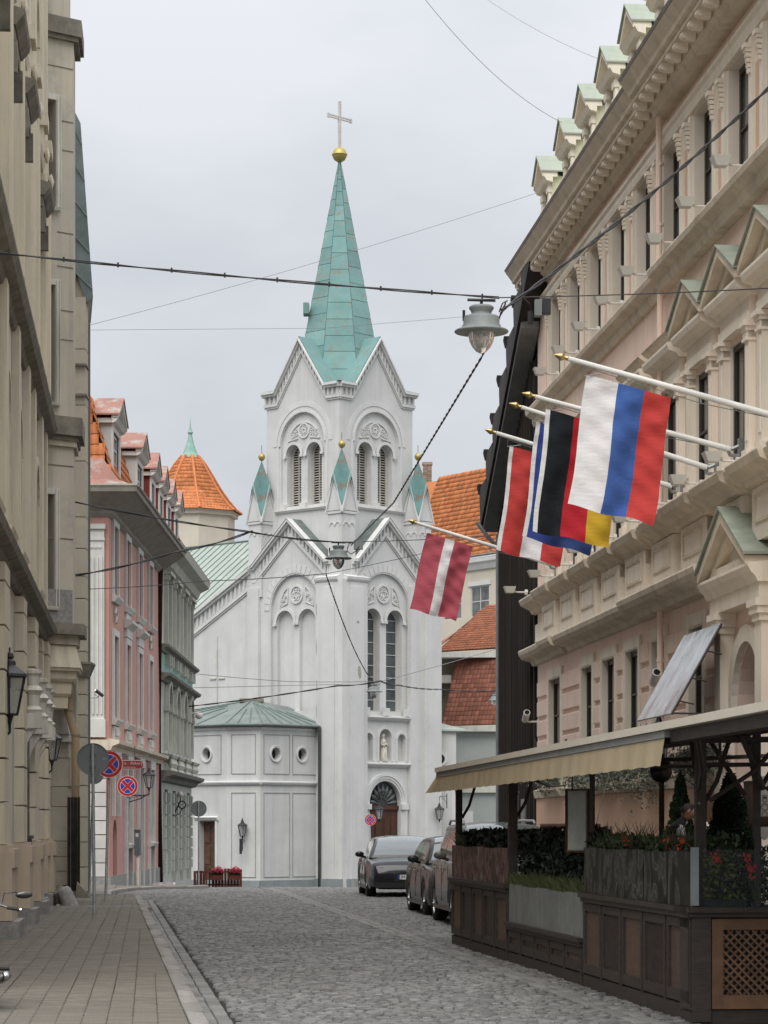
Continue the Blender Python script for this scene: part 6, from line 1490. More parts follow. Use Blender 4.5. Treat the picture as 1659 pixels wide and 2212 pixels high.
# roof verge stepping up toward the hotel
b = MB(); b.hexa([(-.7, -.02, zg(-.7) - .25), (LD + .3, -.02, zg(LD + .3) - .25), (LD + .3, .38, zg(LD + .3) - .25), (-.7, .38, zg(-.7) - .25), (-.7, -.02, zg(-.7) - .1), (LD + .3, -.02, zg(LD + .3) - .1), (LD + .3, .38, zg(LD + .3) - .1), (-.7, .38, zg(-.7) - .1)]); b.build('verge_board', m_zinc, dh, FD)
st_ = (LD + 1.6) / 6
for i in range(7):
    sa = LD + .35 - st_ * i; sb = sa - st_; z0 = zg(sa) - .12; zt_ = zg(sb) + .28
    b = MB(); b.hexa([(sa, .44, z0), (sb - .02, .44, zg(sb) - .12), (sb - .02, -.9, zg(sb)), (sa, -.9, z0), (sa + .02, .46, zt_ - .14), (sb - .02, .46, zt_ - .02), (sb - .02, -.9, zt_ + .1), (sa + .02, -.9, zt_)])
    b.build('verge_tile', m_dtile, dh, FD)
    b = MB(); b.hexa([(sa + .10, .47, zt_ - .26), (sa - .1, .47, zt_ - .22), (sa - .1, .2, zt_ - .22), (sa + .10, .2, zt_ - .26), (sa + .03, .52, zt_ - .10), (sa - .12, .52, zt_ - .02), (sa - .12, .2, zt_ - .02), (sa + .03, .2, zt_ - .10)]); b.build('verge_tile', m_dtile, dh, FD)
b = MB(); b.hexa([(LD, -.9, zg(LD)), (-1, -.9, zg(-1)), (-1, -8, zg(-1)), (LD, -8, zg(LD)), (LD, -.9, zg(LD) + .1), (-1, -.9, zg(-1) + .1), (-1, -8, zg(-1) + .1), (LD, -8, zg(LD) + .1)]); b.build('roof', m_dtile, dh, FD)
b = MB(); b.box(1.0, 1.6, -.0, .06, .1, 2.3); b.box(2.1, 2.25, 0, .08, .1, 2.4); b.box(3.0, 3.15, 0, .08, .1, 2.4); b.build('door_post', m_zinc, dh, FD)
b = MB(); b.tube([(.3, .1, 4.0), (.3, .7, 4.0)], .02, 6)
for k in (-1, 1): b.tube([(.3, .15, 4.0), (.3, .3, 4.0 + k * .25), (.3, .5, 4.0 + k * .12), (.3, .45, 4.0)], .015, 5)
sg = thing('sign_bracket', 'black scrolled iron sign bracket on the dark wooden house', 'bracket', FD @ T(.3, 0, 4)); 
b = MB(); b.tube([(5.9, .05, 3.05), (5.9, .75, 3.05)], .02, 6)
for k in (-1, 1): b.tube([(5.9, .08, 3.05 + k * .3), (5.9, .3, 3.05 + k * .22), (5.9, .5, 3.05)], .018, 5); b.tube([(5.9, .5, 3.05), (5.9, .58, 3.05 + k * .12), (5.9, .48, 3.05 + k * .16), (5.9, .44, 3.05 + k * .06)], .014, 5)
b.build('iron', m_iron, sg, FD)
# ================================================================ flags
flag('white flagpole with brass tip nearest the camera, carrying the white blue and red flag', 'large white, blue and red flag, the nearest of those on the hotel', s_of(34.1), 6.77,
     [('white', 1, c_w), ('blue', 1, c_bl), ('red', 1, c_r)], tw=1.12, drop=1.66, length=1.12, seed=3, rise=.26, lean=.15)
flag('white flagpole with brass tip carrying the black, red and gold flag', 'black, red and gold flag hanging half behind the white blue red one', s_of(38.7), 7.11,
     [('black', 1, c_k), ('red', 1, c_dr), ('gold', 1, c_y)], tw=1.14, drop=1.76, length=1.03, seed=5, rise=.255, lean=.11, t0_=.952)
flag('white flagpole with brass tip carrying the mostly hidden blue flag', 'dark blue flag with white hem, mostly hidden by the black red gold one', s_of(40.3), 7.06,
     [('blue', 1, c_bl2), ('overlap', 2, c_overlap)], tw=1.06, drop=1.74, length=1.02, seed=8, rise=.31, lean=.13, t0_=.925)  # shade of the overlapping translucent cloth painted as a second blue
flag('white flagpole with brass tip carrying the red, white and red flag', 'bright red, white and red flag in equal stripes behind the dark blue one', s_of(43.0), 7.12,
     [('red', 1, c_r), ('white', 1, c_w), ('red', 1, c_r)], tw=1.06, drop=1.68, length=1.03, seed=11, rise=.29, lean=.12)
flag('farthest white flagpole with brass tip, at the far corner of the hotel', 'carmine flag with a narrow white stripe, hanging apart in front of the church', s_of(55.9), 7.14,
     [('carmine', 2, c_lr), ('white', 1, c_w), ('carmine', 2, c_lr)], tw=1.0, drop=1.6, length=1.02, seed=14, rise=.295, lean=.24, has_hem=False)
# ================================================================ hanging street lamps and wires
m_lampg = mat('lamp_grey_paint', (.22, .245, .24), (.17, .19, .19), 4, .5, .05, 20)
m_globe = plain('lamp_globe', (.75, .76, .76), .08, trans=.85, spec=.6)
m_wire = plain('wire_black', (.02, .02, .021), .5)
m_wire2 = plain('wire_grey', (.20, .20, .205), .6)
def street_lamp(name, label, c, s, tilt=0, wall=False):
    Mw = T(*c) @ SC(s, s, s) @ RY(tilt)
    t = thing(name, label, 'street lamp', T(*c), 'grey bell street lamps')
    mb = MB(); mb.lathe([(0, .27), (.12, .27), (.14, .255), (.14, .235), (.115, .2), (.115, .18), (.125, .165), (.19, .15), (.205, .13), (.205, .06), (.22, .045), (.225, .02), (.30, -.01), (.31, -.025), (.30, -.035), (.2, -.02), (.0, -.02)], 28); mb.build('housing', m_lampg, t, Mw, True)
    mb = MB(); mb.lathe([(.15, -.03), (.148, -.08), (.135, -.14), (.105, -.2), (.06, -.25), (.02, -.27), (0, -.272)], 24); mb.build('globe', m_globe, t, Mw, True)
    mb = MB(); mb.lathe([(.0, -.04), (.03, -.04), (.035, -.12), (.025, -.16), (0, -.17)], 10); mb.build('bulb', plain('bulb_white', (.8, .8, .78), .3), t, Mw, True)
    mb = MB(); mb.tube([(0, 0, .27), (0, 0, .33)], .02, 6); mb.tube([(-.16, 0, .34), (.16, 0, .33)], .018, 6); mb.tube([(.2, 0, .2), (.24, 0, .3), (.3, 0, .33)], .008, 5); mb.tube([(-.2, 0, .1), (-.2, 0, .22)], .018, 6); mb.build('hanger', m_wire, t, Mw)
    return t
c1, c2, c3 = P(1040, 712, 30.5), P(731, 1204, 61), P(808, 1493, 100)
street_lamp('street_lamp', 'largest grey hanging street lamp, high over the street beside the hotel', c1, 1.0)
street_lamp('street_lamp', 'middle grey hanging street lamp in front of the church gables', c2, 1.0)
street_lamp('street_lamp', 'small far hanging street lamp in front of the tall church windows', c3, 1.0)
c4 = P(1068, 1512, 150); t = street_lamp('street_lamp', 'pale grey lamp far away in front of the old mansard roof', c4, 1.15)
mb = MB(); mb.tube([(0, 0, .3), (.1, 0, .5), (.9, .2, .5)], .03, 6); mb.build('bracket', m_lampg, t, W[t.name])
def wire(label, pts, r, sag=0, twist=0, m=None, n=24):
    """pts: world points"""
    o_ = pts[0]; t = thing('overhead_wire', label, 'wire', T(*o_)); full = []
    for a, b in zip(pts[:-1], pts[1:]):
        for i in range(n + (1 if b is pts[-1] else 0)):
            u = i / n; p = Vector(a).lerp(Vector(b), u); p.z -= sag * 4 * u * (1 - u); full.append(p)
    if twist:
        for ph in (0, math.pi):
            mb = MB(); L_ = 0; pp = []
            k = 6; dense = []
            for a, b in zip(full[:-1], full[1:]):
                for j in range(k): dense.append(a.lerp(b, j / k))
            dense.append(full[-1]); d = 0; prev = dense[0]
            for p in dense:
                d += (p - prev).length; prev = p; pp.append(p + Vector((0, 0, r * 1.1 * math.cos(d * twist + ph))) + Vector((r * .8 * math.sin(d * twist + ph), 0, 0)))
            mb.tube(pp, r, 5); mb.build('strand', m or m_wire, t, I4)
    else:
        mb = MB(); mb.tube(full, r, 5); mb.build('strand', m or m_wire, t, I4)
    return t, full
def ties(t, full, step, r):
    for i in range(2, len(full) - 1, step):
        mb = MB(); mb.tube([full[i] + Vector((0, 0, -r)), full[i] + Vector((0, 0, r * 1.4))], r * .5, 5); mb.build('tie', m_wire, t, I4)
t, f = wire('thick twisted cable crossing from the left house to the largest lamp', [P(-60, 540, 29), P(1078, 643, 30.5)], .008, .03, 2.6, n=30); ties(t, f, 3, .022)
wire('thin cable running right from the largest lamp past the hotel pediments', [P(1078, 643, 30.5), P(1760, 617, 31.5)], .007, .02)
wire('heavy black twisted cable rising from the largest lamp to the upper right', [P(1082, 672, 30.4), P(1720, 132, 33)], .013, .12, 9, n=40)
wire('dark twisted cable hanging down from the largest lamp to the middle lamp', [P(1092, 655, 30.7), P(1040, 772, 32.5), P(850, 1086, 45), P(758, 1178, 60.8)], .009, .0, 9, n=16)
wire('dark cable from the house on the left dipping to the middle lamp', [P(118, 1075, 57), P(540, 1149, 60), P(764, 1172, 61)], .012, .05, 2, n=16)
wire('dark cable slanting up from the coursed wall to the middle lamp wire', [P(160, 1243, 58), P(380, 1192, 59.5), P(545, 1147, 60)], .014, .05, 3, n=12)
wire('thin cable crossing low behind the middle lamp towards the pink house', [P(180, 1273, 80), P(440, 1255, 76), P(706, 1239, 70)], .012, .03, 0, n=10)
wire('thin cable to the right of the middle lamp behind the carmine flag', [P(764, 1170, 61), P(1078, 1155, 60)], .009, .03)
wire('thin slanting cable over the church right of the middle lamp', [P(706, 1239, 70), P(1090, 1150, 62)], .008, .05)
wire('dark cable dropping from under the middle lamp to the farthest hanging lamp', [P(704, 1240, 70), P(808, 1476, 100)], .013, .35, 5, n=10)
wire('dark cable low across the church wall to the farthest hanging lamp', [P(408, 1526, 108), P(730, 1481, 101), P(822, 1471, 100)], .015, .05, 2, n=10)
wire('dark cable right of the farthest hanging lamp', [P(822, 1471, 100), P(860, 1480, 101), P(950, 1489, 110), P(1078, 1492, 115)], .015, .05, 2, n=8)
wire('faint wire from the green grey house to the farthest lamp', [P(408, 1454, 108), P(620, 1472, 104), P(808, 1472, 100)], .012, .02, 0, m_wire2)
wire('faint level wire across the church above the low chapel', [P(408, 1486, 108), P(740, 1478, 104)], .011, .0, 0, m_wire2)
wire('faint wire rising right over the tall church windows', [P(822, 1472, 100), P(1078, 1400, 112)], .013, .03, 0, m_wire2)
wire('thin sky wire at the top left of the hotel dormers', [P(900, -25, 44), P(1214, 265, 49)], .0045, .25, 0, m_wire2)
wire('faintest sky wire reaching the third dormer of the hotel', [P(1040, -10, 60), P(1300, 130, 52)], .0045, .1, 0, m_wire2)
wire('long thin sky wire slanting across the spire to the last dormer', [P(187, 704, 60.5), P(1192, 406, 59)], .005, .1, 0, m_wire2, 30)
wire('nearly level thin wire across the foot of the spire', [P(187, 713, 60.5), P(700, 709, 60), P(1030, 682, 59)], .0045, .0, 0, m_wire2, 12)
jb = thing('junction_box', 'dark grey junction box beside the far upper corner of the hotel', 'junction box', T(*P(1178, 660, 46)))
a, b = P(1172, 676, 46), P(1190, 644, 46); mb = MB(); mb.box(a.x, b.x, 46, 46.2, a.z, b.z); mb.build('box', plain('box_black', (.02, .02, .022), .5), jb, I4)
a, b = P(1156, 680, 45.9), P(1171, 645, 45.9); mb = MB(); mb.box(a.x, b.x, 45.95, 46.15, a.z, b.z); mb.build('cover', m_lampg, jb, I4)
mb = MB(); mb.tube([P(1172, 675, 46.1), P(1150, 682, 46.1), P(1143, 655, 46), P(1128, 642, 46)], .015, 6); mb.tube([P(1146, 672, 46), P(1146, 700, 46)], .05, 8); mb.build('cable', m_wire, jb, I4)
jb2 = thing('junction_box', 'small pale box on the cable right of the middle lamp', 'junction box', T(*P(774, 1175, 60.9)))
a, b = P(764, 1186, 60.9), P(784, 1166, 60.9); mb = MB(); mb.box(a.x, b.x, 60.9, 61.05, a.z, b.z); mb.build('box', m_lampg, jb2, I4)
mb = MB(); mb.tube([P(752, 1180, 60.8), P(750, 1190, 60.8), P(758, 1197, 60.8), P(770, 1190, 60.8), P(776, 1180, 60.8)], .012, 6); mb.build('cable_loop', m_wire, jb2, I4)
# ================================================================ traffic signs
m_red = plain('sign_red', (.42, .018, .02), .4); m_blue = plain('sign_blue', (.02, .05, .36), .4); m_swhite = plain('sign_white', (.7, .62, .62), .4)
m_sback = mat('sign_back_grey', (.165, .185, .185), (.13, .15, .15), 2, .55, .05, 20); m_pole = mat('galvanised_pole', (.20, .205, .2), (.13, .135, .135), 6, .5, .1, 20, metal=.3, blotch=(.4, .4, .4), blotch_scale=5, blotch_pos=.68)
def no_stop(label, cx, cy, r_px, Y, foot_z, foot_dx=0, group='no stopping signs on posts'):
    c = P(cx, cy, Y); r = r_px * Y / 5800; t = thing('no_stopping_sign', label, 'traffic sign', T(c.x + foot_dx, Y, foot_z), group)
    M = T(c.x, Y - .05, c.z)
    mb = MB(); mb.plate(circ(0, 0, r, 40), 0, .012); mb.build('plate', m_red, t, M)
    mb = MB(); mb.arc(0, 0, r * .965, r * .999, -.003, .0, 0, 360, 40); mb.arc(0, 0, r * .70, r * .735, -.003, 0, 0, 360, 40)
    for k in range(4):
        a = math.radians(90 * k); Rm = Matrix.Rotation(a, 4, 'Y')
        w_ = r * .115; e = math.sqrt((r * .7) ** 2 - w_ ** 2)
    mb.build('white_ring', m_swhite, t, M)
    for k in range(4):
        th = math.radians(90 * k + 90); R_ = r * .70; d = r * .145
        # blue sector between the two red diagonals
        a0 = th - math.pi / 4 + math.asin(d / R_); a1 = th + math.pi / 4 - math.asin(d / R_)
        ptsb = [(d * math.sqrt(2) * math.cos(th), d * math.sqrt(2) * math.sin(th))] + [(R_ * math.cos(a0 + (a1 - a0) * i / 10), R_ * math.sin(a0 + (a1 - a0) * i / 10)) for i in range(11)]
        mb = MB(); mb.plate(ptsb, -.004, -.001); mb.build('blue_sector', m_swhite, t, M)
        q = [(th_, 0) for th_ in ()]
        cxx = sum(p[0] for p in ptsb) / len(ptsb); czz = sum(p[1] for p in ptsb) / len(ptsb)
        mb = MB(); mb.plate([(cxx + (p[0] - cxx) * .90, czz + (p[1] - czz) * .90) for p in ptsb], -.006, -.0045); mb.build('blue_sector', m_blue, t, M)
    mb = MB(); mb.tube([(c.x + foot_dx, Y, foot_z - .1), (c.x, Y, c.z + r * .6)], .03, 10); mb.build('post', m_pole, t, I4, True)
    mb = MB(); mb.box(-.06, .06, .0, .06, -r * .5, -r * .4); mb.box(-.06, .06, .0, .06, r * .4, r * .5); mb.build('clamp', m_pole, t, M)
    return t
def back_sign(label, cx, cy, r_px, Y, foot_z, foot_dx=0, m=None, postr=.03):
    c = P(cx, cy, Y); r = r_px * Y / 5800; t = thing('round_sign', label, 'traffic sign', T(c.x + foot_dx, Y, foot_z), 'round signs seen from behind'); M = T(c.x, Y + .05, c.z)
    mb = MB(); mb.plate(circ(0, 0, r, 40), 0, .012); mb.arc(0, 0, r * .96, r, -.012, 0, 0, 360, 40); mb.build('plate', m or m_sback, t, M)
    mb = MB(); mb.box(-.05, .05, -.05, -.001, r * .3, r * .36); mb.box(-.05, .05, -.05, -.001, -r * .4, -r * .34); mb.box(-.02, .02, -.012, -.001, -r * .9, r * .9); mb.build('clamp', m_pole, t, M)
    mb = MB(); mb.box(r * .55, r * .85, -.003, -.001, -.02, .03); mb.build('sticker', m_lampg, t, M)
    mb = MB(); mb.tube([(c.x + foot_dx, Y, foot_z - .1), (c.x, Y, c.z + r * .95)], postr, 10); mb.build('post', m_pole, t, I4, True)
    return t
back_sign('large round sign seen from behind on a leaning post, nearest on the pavement', 200, 1640, 35, 47.2, PH, P(204, 0, 47.2).x - P(200, 0, 47.2).x)
no_stop('red and blue no stopping sign half hidden behind the big grey sign', 236, 1651, 29.5, 55.9, PH, P(228, 0, 55.9).x - P(236, 0, 55.9).x)
back_sign('pale round sign on a thin post, almost hidden behind the big grey sign', 202, 1672, 22, 62, .08, P(193, 0, 62).x - P(202, 0, 62).x, m_lampg, .025)
no_stop('red and blue no stopping sign in front of the pink house lantern', 276, 1698, 22.5, 74, gz(74) + .03)
back_sign('round sign seen from behind at the corner of the green grey house', 429, 1747, 17.3, 96, gz(96), 0)
no_stop('smallest no stopping sign, in front of the church door', 800, 1771, 12.3, 137, gz(137))
sp = P(275, 1652, 79.5); bs = thing('street_sign', 'brown red hanging sign with rounded end and pale lettering on the pink house', 'sign', T(*sp))
w2, h2 = 36 * 79.5 / 5800, 10.5 * 79.5 / 5800
def pill(w_, h_): return [(-w_, -h_), (w_ - h_, -h_)] + [(w_ - h_ + h_ * math.sin(math.pi * i / 10), -h_ * math.cos(math.pi * i / 10)) for i in range(1, 10)] + [(w_ - h_, h_), (-w_, h_)]
mb = MB(); mb.plate(pill(w2, h2), 0, .04); mb.build('board', mat('sign_brown_red', (.15, .022, .022), (.12, .02, .02), 3, .5), bs, W[bs.name])
mb = MB(); mb.wall(pill(w2 * .99, h2 * .93), [pill(w2 * .975, h2 * .85)], -.0, .004); mb.build('rim', m_swhite, bs, W[bs.name] @ T(0, -.003, 0))
def text(body, size, m, parent, world, align='CENTER'):
    cu_ = bpy.data.curves.new('lettering', 'FONT'); cu_.body = body; cu_.size = size; cu_.align_x = align; cu_.align_y = 'CENTER'; cu_.extrude = .002; cu_.materials.append(m); cu_.resolution_u = 2
    tmp = bpy.data.objects.new('lettering_source', cu_); COL.objects.link(tmp); bpy.context.view_layer.update(); me = bpy.data.meshes.new_from_object(tmp); me.materials.clear(); me.materials.append(m); bpy.data.objects.remove(tmp)
    o = inst('lettering', me, parent, world); o['kind'] = 'stuff'; return o
m_let = plain('lettering_pale', (.42, .22, .20), .6)
text('Cafeteria · Bakery', .135, m_let, bs, W[bs.name] @ T(-.03, -.008, .045) @ RX(math.pi / 2)); text('Piena Restorans', .10, m_let, bs, W[bs.name] @ T(-.08, -.008, -.075) @ RX(math.pi / 2))
mb = MB(); a = h2; mb.tube([(-1.2, .02, a + .12), (w2 + .17, .02, a + .12)], .012, 6); mb.tube([(.25, .02, a + .12), (.25, .02, a)], .01, 5); mb.tube([(.22, .02, a + .12), (.22, .02, a + .42)], .012, 5); mb.lathe([(0, 0), (.02, .0), (0, .05)], 6, T(w2 + .17, .02, a + .12) @ RY(math.pi / 2)); mb.build('bracket', m_iron, bs, W[bs.name])
lp = P(322, 1702, 84); lantern('wall_lantern', 'black lantern on a scrolled bracket on the pink house, behind the no stopping sign', T(lp.x, 84, lp.z) , .88, 'black wall lanterns', 'side')
gl = P(389, 1716, 108); g_ = thing('globe_lamp', 'small white globe lamp on scrolled bracket by the green grey shop door', 'wall lamp', T(*gl))
mb = MB(); mb.lathe([(0, -.13), (.09, -.09), (.13, 0), (.09, .09), (0, .13)], 14); mb.build('globe', m_swhite, g_, W[g_.name], True)
mb = MB(); mb.tube([(0, 0, -.12), (0, 0, -.3), (-.1, 0, -.5), (-.3, 0, -.9)], .03, 6); mb.arc(.08, -.42, .12, .17, -.03, .03, 0, 360, 16); mb.tube([(.1, 0, -.55), (.0, 0, -.75), (-.3, 0, -.95)], .02, 5); mb.build('bracket', m_iron, g_, W[g_.name])
# cameras on the left
def camera_on(px, py, Y, label, s=1.0):
    c = P(px, py, Y); t = thing('security_camera', label, 'security camera', T(*c))
    mb = MB(); mb.tube([(-.28, .1, -.14), (-.05, .1, -.14), (.0, .05, -.08)], .015, 6); mb.build('arm', m_lampg, t, W[t.name])
    mb = MB(); mb.tube([(-.08 * s, -.16, .08 * s), (.10 * s, .12, -.07 * s)], .055 * s, 10); mb.build('housing', plain('camera_dark', (.06, .06, .062), .4), t, W[t.name])
    mb = MB(); mb.tube([(-.083 * s, -.165, .083 * s), (-.08 * s, -.161, .081 * s)], .042 * s, 10); mb.build('lens', m_swhite, t, W[t.name])
    mb = MB(); mb.tube([(-.09, -.1, .04), (-.1, -.05, -.06), (-.03, 0, -.1)], .008, 5); mb.build('cable', m_wire, t, W[t.name])
camera_on(213, 1497, 79, 'dark tube security camera in front of the white fluted pilaster', 1.0)
c = P(430, 1546, 112); t = thing('security_camera', 'white dome security camera at the corner of the green grey house', 'security camera', T(*c))
mb = MB(); mb.lathe([(0, -.15), (.1, -.12), (.15, -.03), (.16, .06), (.1, .12), (0, .13)], 14); mb.build('dome', m_swhite, t, W[t.name], True); mb = MB(); mb.tube([(-.35, 0, .1), (-.1, 0, .1), (0, 0, .12)], .03, 6); mb.box(-.4, -.3, -.1, .1, -.05, .2); mb.build('arm', m_wfr, t, W[t.name])
# meter box and litter
c = P(296, 1820, 88); t = thing('meter_box', 'grey metal meter box on the pink house beside the red door', 'meter box', T(*c)); s_ = 88 / 5800
mb = MB(); mb.box(-6 * s_, 6 * s_, 0, .3, -28 * s_, 26 * s_); mb.build('box', m_sback, t, W[t.name]); mb = MB(); mb.box(-6.5 * s_, 6.8 * s_, -.03, .32, 26 * s_, 28 * s_); mb.build('lid', m_pole, t, W[t.name])
mb = MB(); mb.box(-3 * s_, 3 * s_, -.006, -.002, 12 * s_, 20 * s_); mb.build('sticker', m_swhite, t, W[t.name]); mb = MB(); mb.tube([(.0, .1, -28 * s_), (0, .1, -1.6)], .06, 8); mb.build('pipe', m_cream, t, W[t.name])
c = P(347, 1921, 92); t = thing('litter', 'small heap of crumpled white paper on the ground by the brown downpipe', 'litter', T(c.x, 92, gz(92) + .08)); r_ = random.Random(2)
mb = MB()
for k in range(7):
    x, y = r_.uniform(-.4, .4), r_.uniform(-.2, .2); mb.hexa([(x + r_.uniform(-.12, .12), y + r_.uniform(-.1, .1), 0 if q < 4 else r_.uniform(.03, .12)) if False else (x + ((-1, 1, 1, -1)[q % 4]) * .12, y + ((-1, -1, 1, 1)[q % 4]) * .08, 0 if q < 4 else r_.uniform(.03, .11)) for q in range(8)])
mb.build('paper', m_swhite, t, W[t.name])
# red picket planters
m_pick = mat('picket_red_brown', (.17, .045, .03), (.10, .03, .022), 3, .7, .2, 20, objrand=.25)
m_flr = plain('flower_pink_red', (.55, .03, .08), .6); m_leafd = mat('leaf_dark_green', (.035, .06, .02), (.02, .036, .014), 5, .6, 0, island=.4)
def leaf_mesh(name, pts_fn, n, m, smin, smax, seed=0, flat=.0):
    r = np.random.default_rng(seed); C = np.array([pts_fn(r) for _ in range(n)]); a = r.normal(size=(n, 3)); a /= np.linalg.norm(a, axis=1)[:, None]; b = np.cross(a, r.normal(size=(n, 3))); b /= np.linalg.norm(b, axis=1)[:, None]
    s = r.uniform(smin, smax, (n, 1)); V = np.stack([C - a * s, C + b * s * .45, C + a * s, C - b * s * .45], 1).reshape(-1, 3)
    F = np.arange(n * 4).reshape(-1, 4); return np_mesh(name, V, F, m)
pf_ = thing('picket_planter', 'red brown picket fence with flower boxes in front of the chapel side door', 'picket fence', T(*P(475, 1922, 118)))
Yp = 118; zb = gz(Yp) - .08; ht = P(0, 1876, Yp).z
for k in range(16):
    x = P(418 + k * 6.6 if k < 16 else 0, 0, Yp).x; b = MB(); hh = ht - (.0 if k > 3 else .1) - .03 * (k % 3 == 0); b.box(x, x + .115 if not (k in (4, 5)) else x + .06, Yp, Yp + .03, zb, hh); b.build('picket', m_pick, pf_, I4)
for z in (.25, 1.0): b = MB(); x0, x1 = P(418, 0, Yp).x, P(521, 0, Yp).x; b.box(x0, x1, Yp + .031, Yp + .07, zb + z * .75, zb + z * .75 + .08); b.build('rail', m_pick, pf_, I4)
for i, (x0, x1) in enumerate(((452, 482), (492, 519))):
    a, b_ = P(x0, 1901, Yp - .3), P(x1, 1890, Yp - .3); b = MB(); b.box(a.x, b_.x, Yp - .3, Yp - .02, a.z, b_.z); bx = thing('flower_box', ('left' if i == 0 else 'right') + ' wooden flower box with pink red blooms hung on the red picket fence', 'flower box', T(a.x, Yp - .2, a.z)); b.build('box', m_pick, bx, I4)
    me = leaf_mesh('leaves', lambda r: (r.uniform(a.x, b_.x), Yp - .17 + r.uniform(-.18, .15), b_.z + r.uniform(0, .16)), 260, m_leafd, .03, .06, i); o = inst('leaves', me, bx, I4); o['kind'] = 'stuff'
    me = leaf_mesh('blossoms', lambda r: (lambda t_: (a.x + (b_.x - a.x) * (t_ ** .6), Yp - .2 + r.uniform(-.2, .1), b_.z + .1 + r.uniform(0, .30) * (1 - abs(t_ - .5))))(r.uniform(0, 1)), 220, m_flr, .03, .06, i + 5); o = inst('blossoms', me, bx, I4); o['kind'] = 'stuff'
# ================================================================ parked cars
def car(label, world, L_, Wd, H_, paint, wheel_r=.34, suv=False, seed=0, plate=None, wb=None, hood_z=.78, belt=.92, name='parked_car', rim='silver'):
    t = thing(name, label, 'car', world, 'cars parked along the kerb'); hw = Wd / 2; wb = wb or L_ * .585; xr = -wb / 2 - .02; xf = wb / 2 - .02
    n = 90; xs = [-L_ / 2 + L_ * i / n for i in range(n + 1)]
    clr = .2 if not suv else .26
    def arch(x):
        z = clr + (.05 if abs(x) > L_ * .44 else 0)
        for c in (xr, xf):
            d = abs(x - c); R = wheel_r + .06
            if d < R: z = max(z, wheel_r + math.sqrt(R * R - d * d) - .02)
        return z
    def nose(x):    # half width factor
        u = (abs(x) - L_ * .5 + .75) / .75
        return 1 - (.16 if x > 0 else .12) * max(0, u) ** 2.6
    def deck(x):    # height of hood / trunk line
        if x > 0:
            u = min(1, max(0, (x - .55) / (L_ / 2 - .55))); z = belt - (belt - hood_z) * u ** 1.5
            e = max(0, (x - L_ / 2 + .28) / .28); return z - .24 * e ** 2.2
        e = max(0, (-x - L_ / 2 + .22) / .22); return belt + .03 - (.30 if not suv else .2) * e ** 2.2
    body = MB(); V = []; m_ = 9
    for x in xs:
        lo = arch(x); dk = deck(x); w_ = hw * nose(x); lo = min(lo, dk - .06); sec = []
        wl = w_ * .985
        zmid = lo + (dk - lo) * .45
        sec = [(wl * .97, lo), (w_ * (1.0), lo + (dk - lo) * .25), (w_ * 1.0, zmid), (w_ * .985, lo + (dk - lo) * .72), (w_ * .945, lo + (dk - lo) * .93), (w_ * .88, dk), (w_ * .62, dk + .03), (w_ * .3, dk + .045), (0, dk + .05)]
        V.append([(x, y, z) for y, z in sec] + [(x, -y, z) for y, z in reversed(sec[:-1])])
    k = len(V[0]); vs = [p for r in V for p in r]; fs = [(i * k + j, i * k + j + 1, (i + 1) * k + j + 1, (i + 1) * k + j) for i in range(n) for j in range(k - 1)]
    fs += [tuple(range(k)), tuple(range(n * k, n * k + k))]
    body.add(vs, fs); body.build('body', paint, t, world, True)
    under = MB(); under.box(-L_ / 2 + .15, L_ / 2 - .15, -hw + .28, hw - .28, clr - .02, belt - .15); under.build('underbody', plain('rubber_black', (.012, .012, .012), .8), t, world)
    # greenhouse
    ws0 = L_ * .5 - (1.32 if suv else 1.55); ws1 = ws0 - (.62 if suv else .85); rr0 = -L_ * .5 + (.10 if suv else .30); rr1 = rr0 + (.45 if suv else 1.15)
    def roof(x):
        if x > ws0 or x < rr0: return belt + .02
        if x > ws1: u = (ws0 - x) / (ws0 - ws1); return belt + .03 + (H_ - belt - .03) * math.sin(u * math.pi / 2) ** .85
        if x < rr1: u = (x - rr0) / (rr1 - rr0); return belt + .03 + (H_ - belt - .03) * math.sin(u * math.pi / 2) ** .8
        u = (x - rr1) / (ws1 - rr1); return H_ - .03 * (2 * u - 1) ** 2 * 0 + .015 * math.sin(math.pi * u)
    n2 = 80; xs2 = [rr0 + (ws0 - rr0) * i / n2 for i in range(n2 + 1)]; V = []
    for x in xs2:
        zr = roof(x); u = (zr - belt) / (H_ - belt); w0 = hw * .885 * (nose(x)); w1 = hw * (.885 - .21 * u) * nose(x)
        sec = [(w0, belt - .02), (w0 - (w0 - w1) * .06, belt + .05 * u), (w0 - (w0 - w1) * .80, belt + (zr - belt) * .80), (w0 - (w0 - w1) * .93, belt + (zr - belt) * .92), (w1 * .9, zr - .02 * u), (w1 * .5, zr + .012 * u), (0, zr + .018 * u)]
        V.append([(x, y, z) for y, z in sec] + [(x, -y, z) for y, z in reversed(sec[:-1])])
    k = len(V[0]); half = 6
    shell, glass, wsg, rwg = MB(), MB(), MB(), MB(); vs = [p for r in V for p in r]
    F_body, F_side, F_ws, F_rw = [], [], [], []
    for i in range(n2):
        x = (xs2[i] + xs2[i + 1]) / 2
        for j in range(k - 1):
            f = (i * k + j, i * k + j + 1, (i + 1) * k + j + 1, (i + 1) * k + j); row = j if j < half else k - 2 - j
            bp = (ws1 + rr1) / 2 - .1
            if row == 1 and rr0 + .35 < x < ws0 - .42 and not (bp - .04 < x < bp + .04): F_side.append(f)
            elif row >= 4 and ws1 + .06 < x < ws0 - .02: F_ws.append(f)
            elif row >= 4 and rr0 + .06 < x < rr1 - .08: F_rw.append(f)
            else: F_body.append(f)
    cg = plain('car_glass', (.02, .025, .028), .04, spec=.8, coat=1.0)
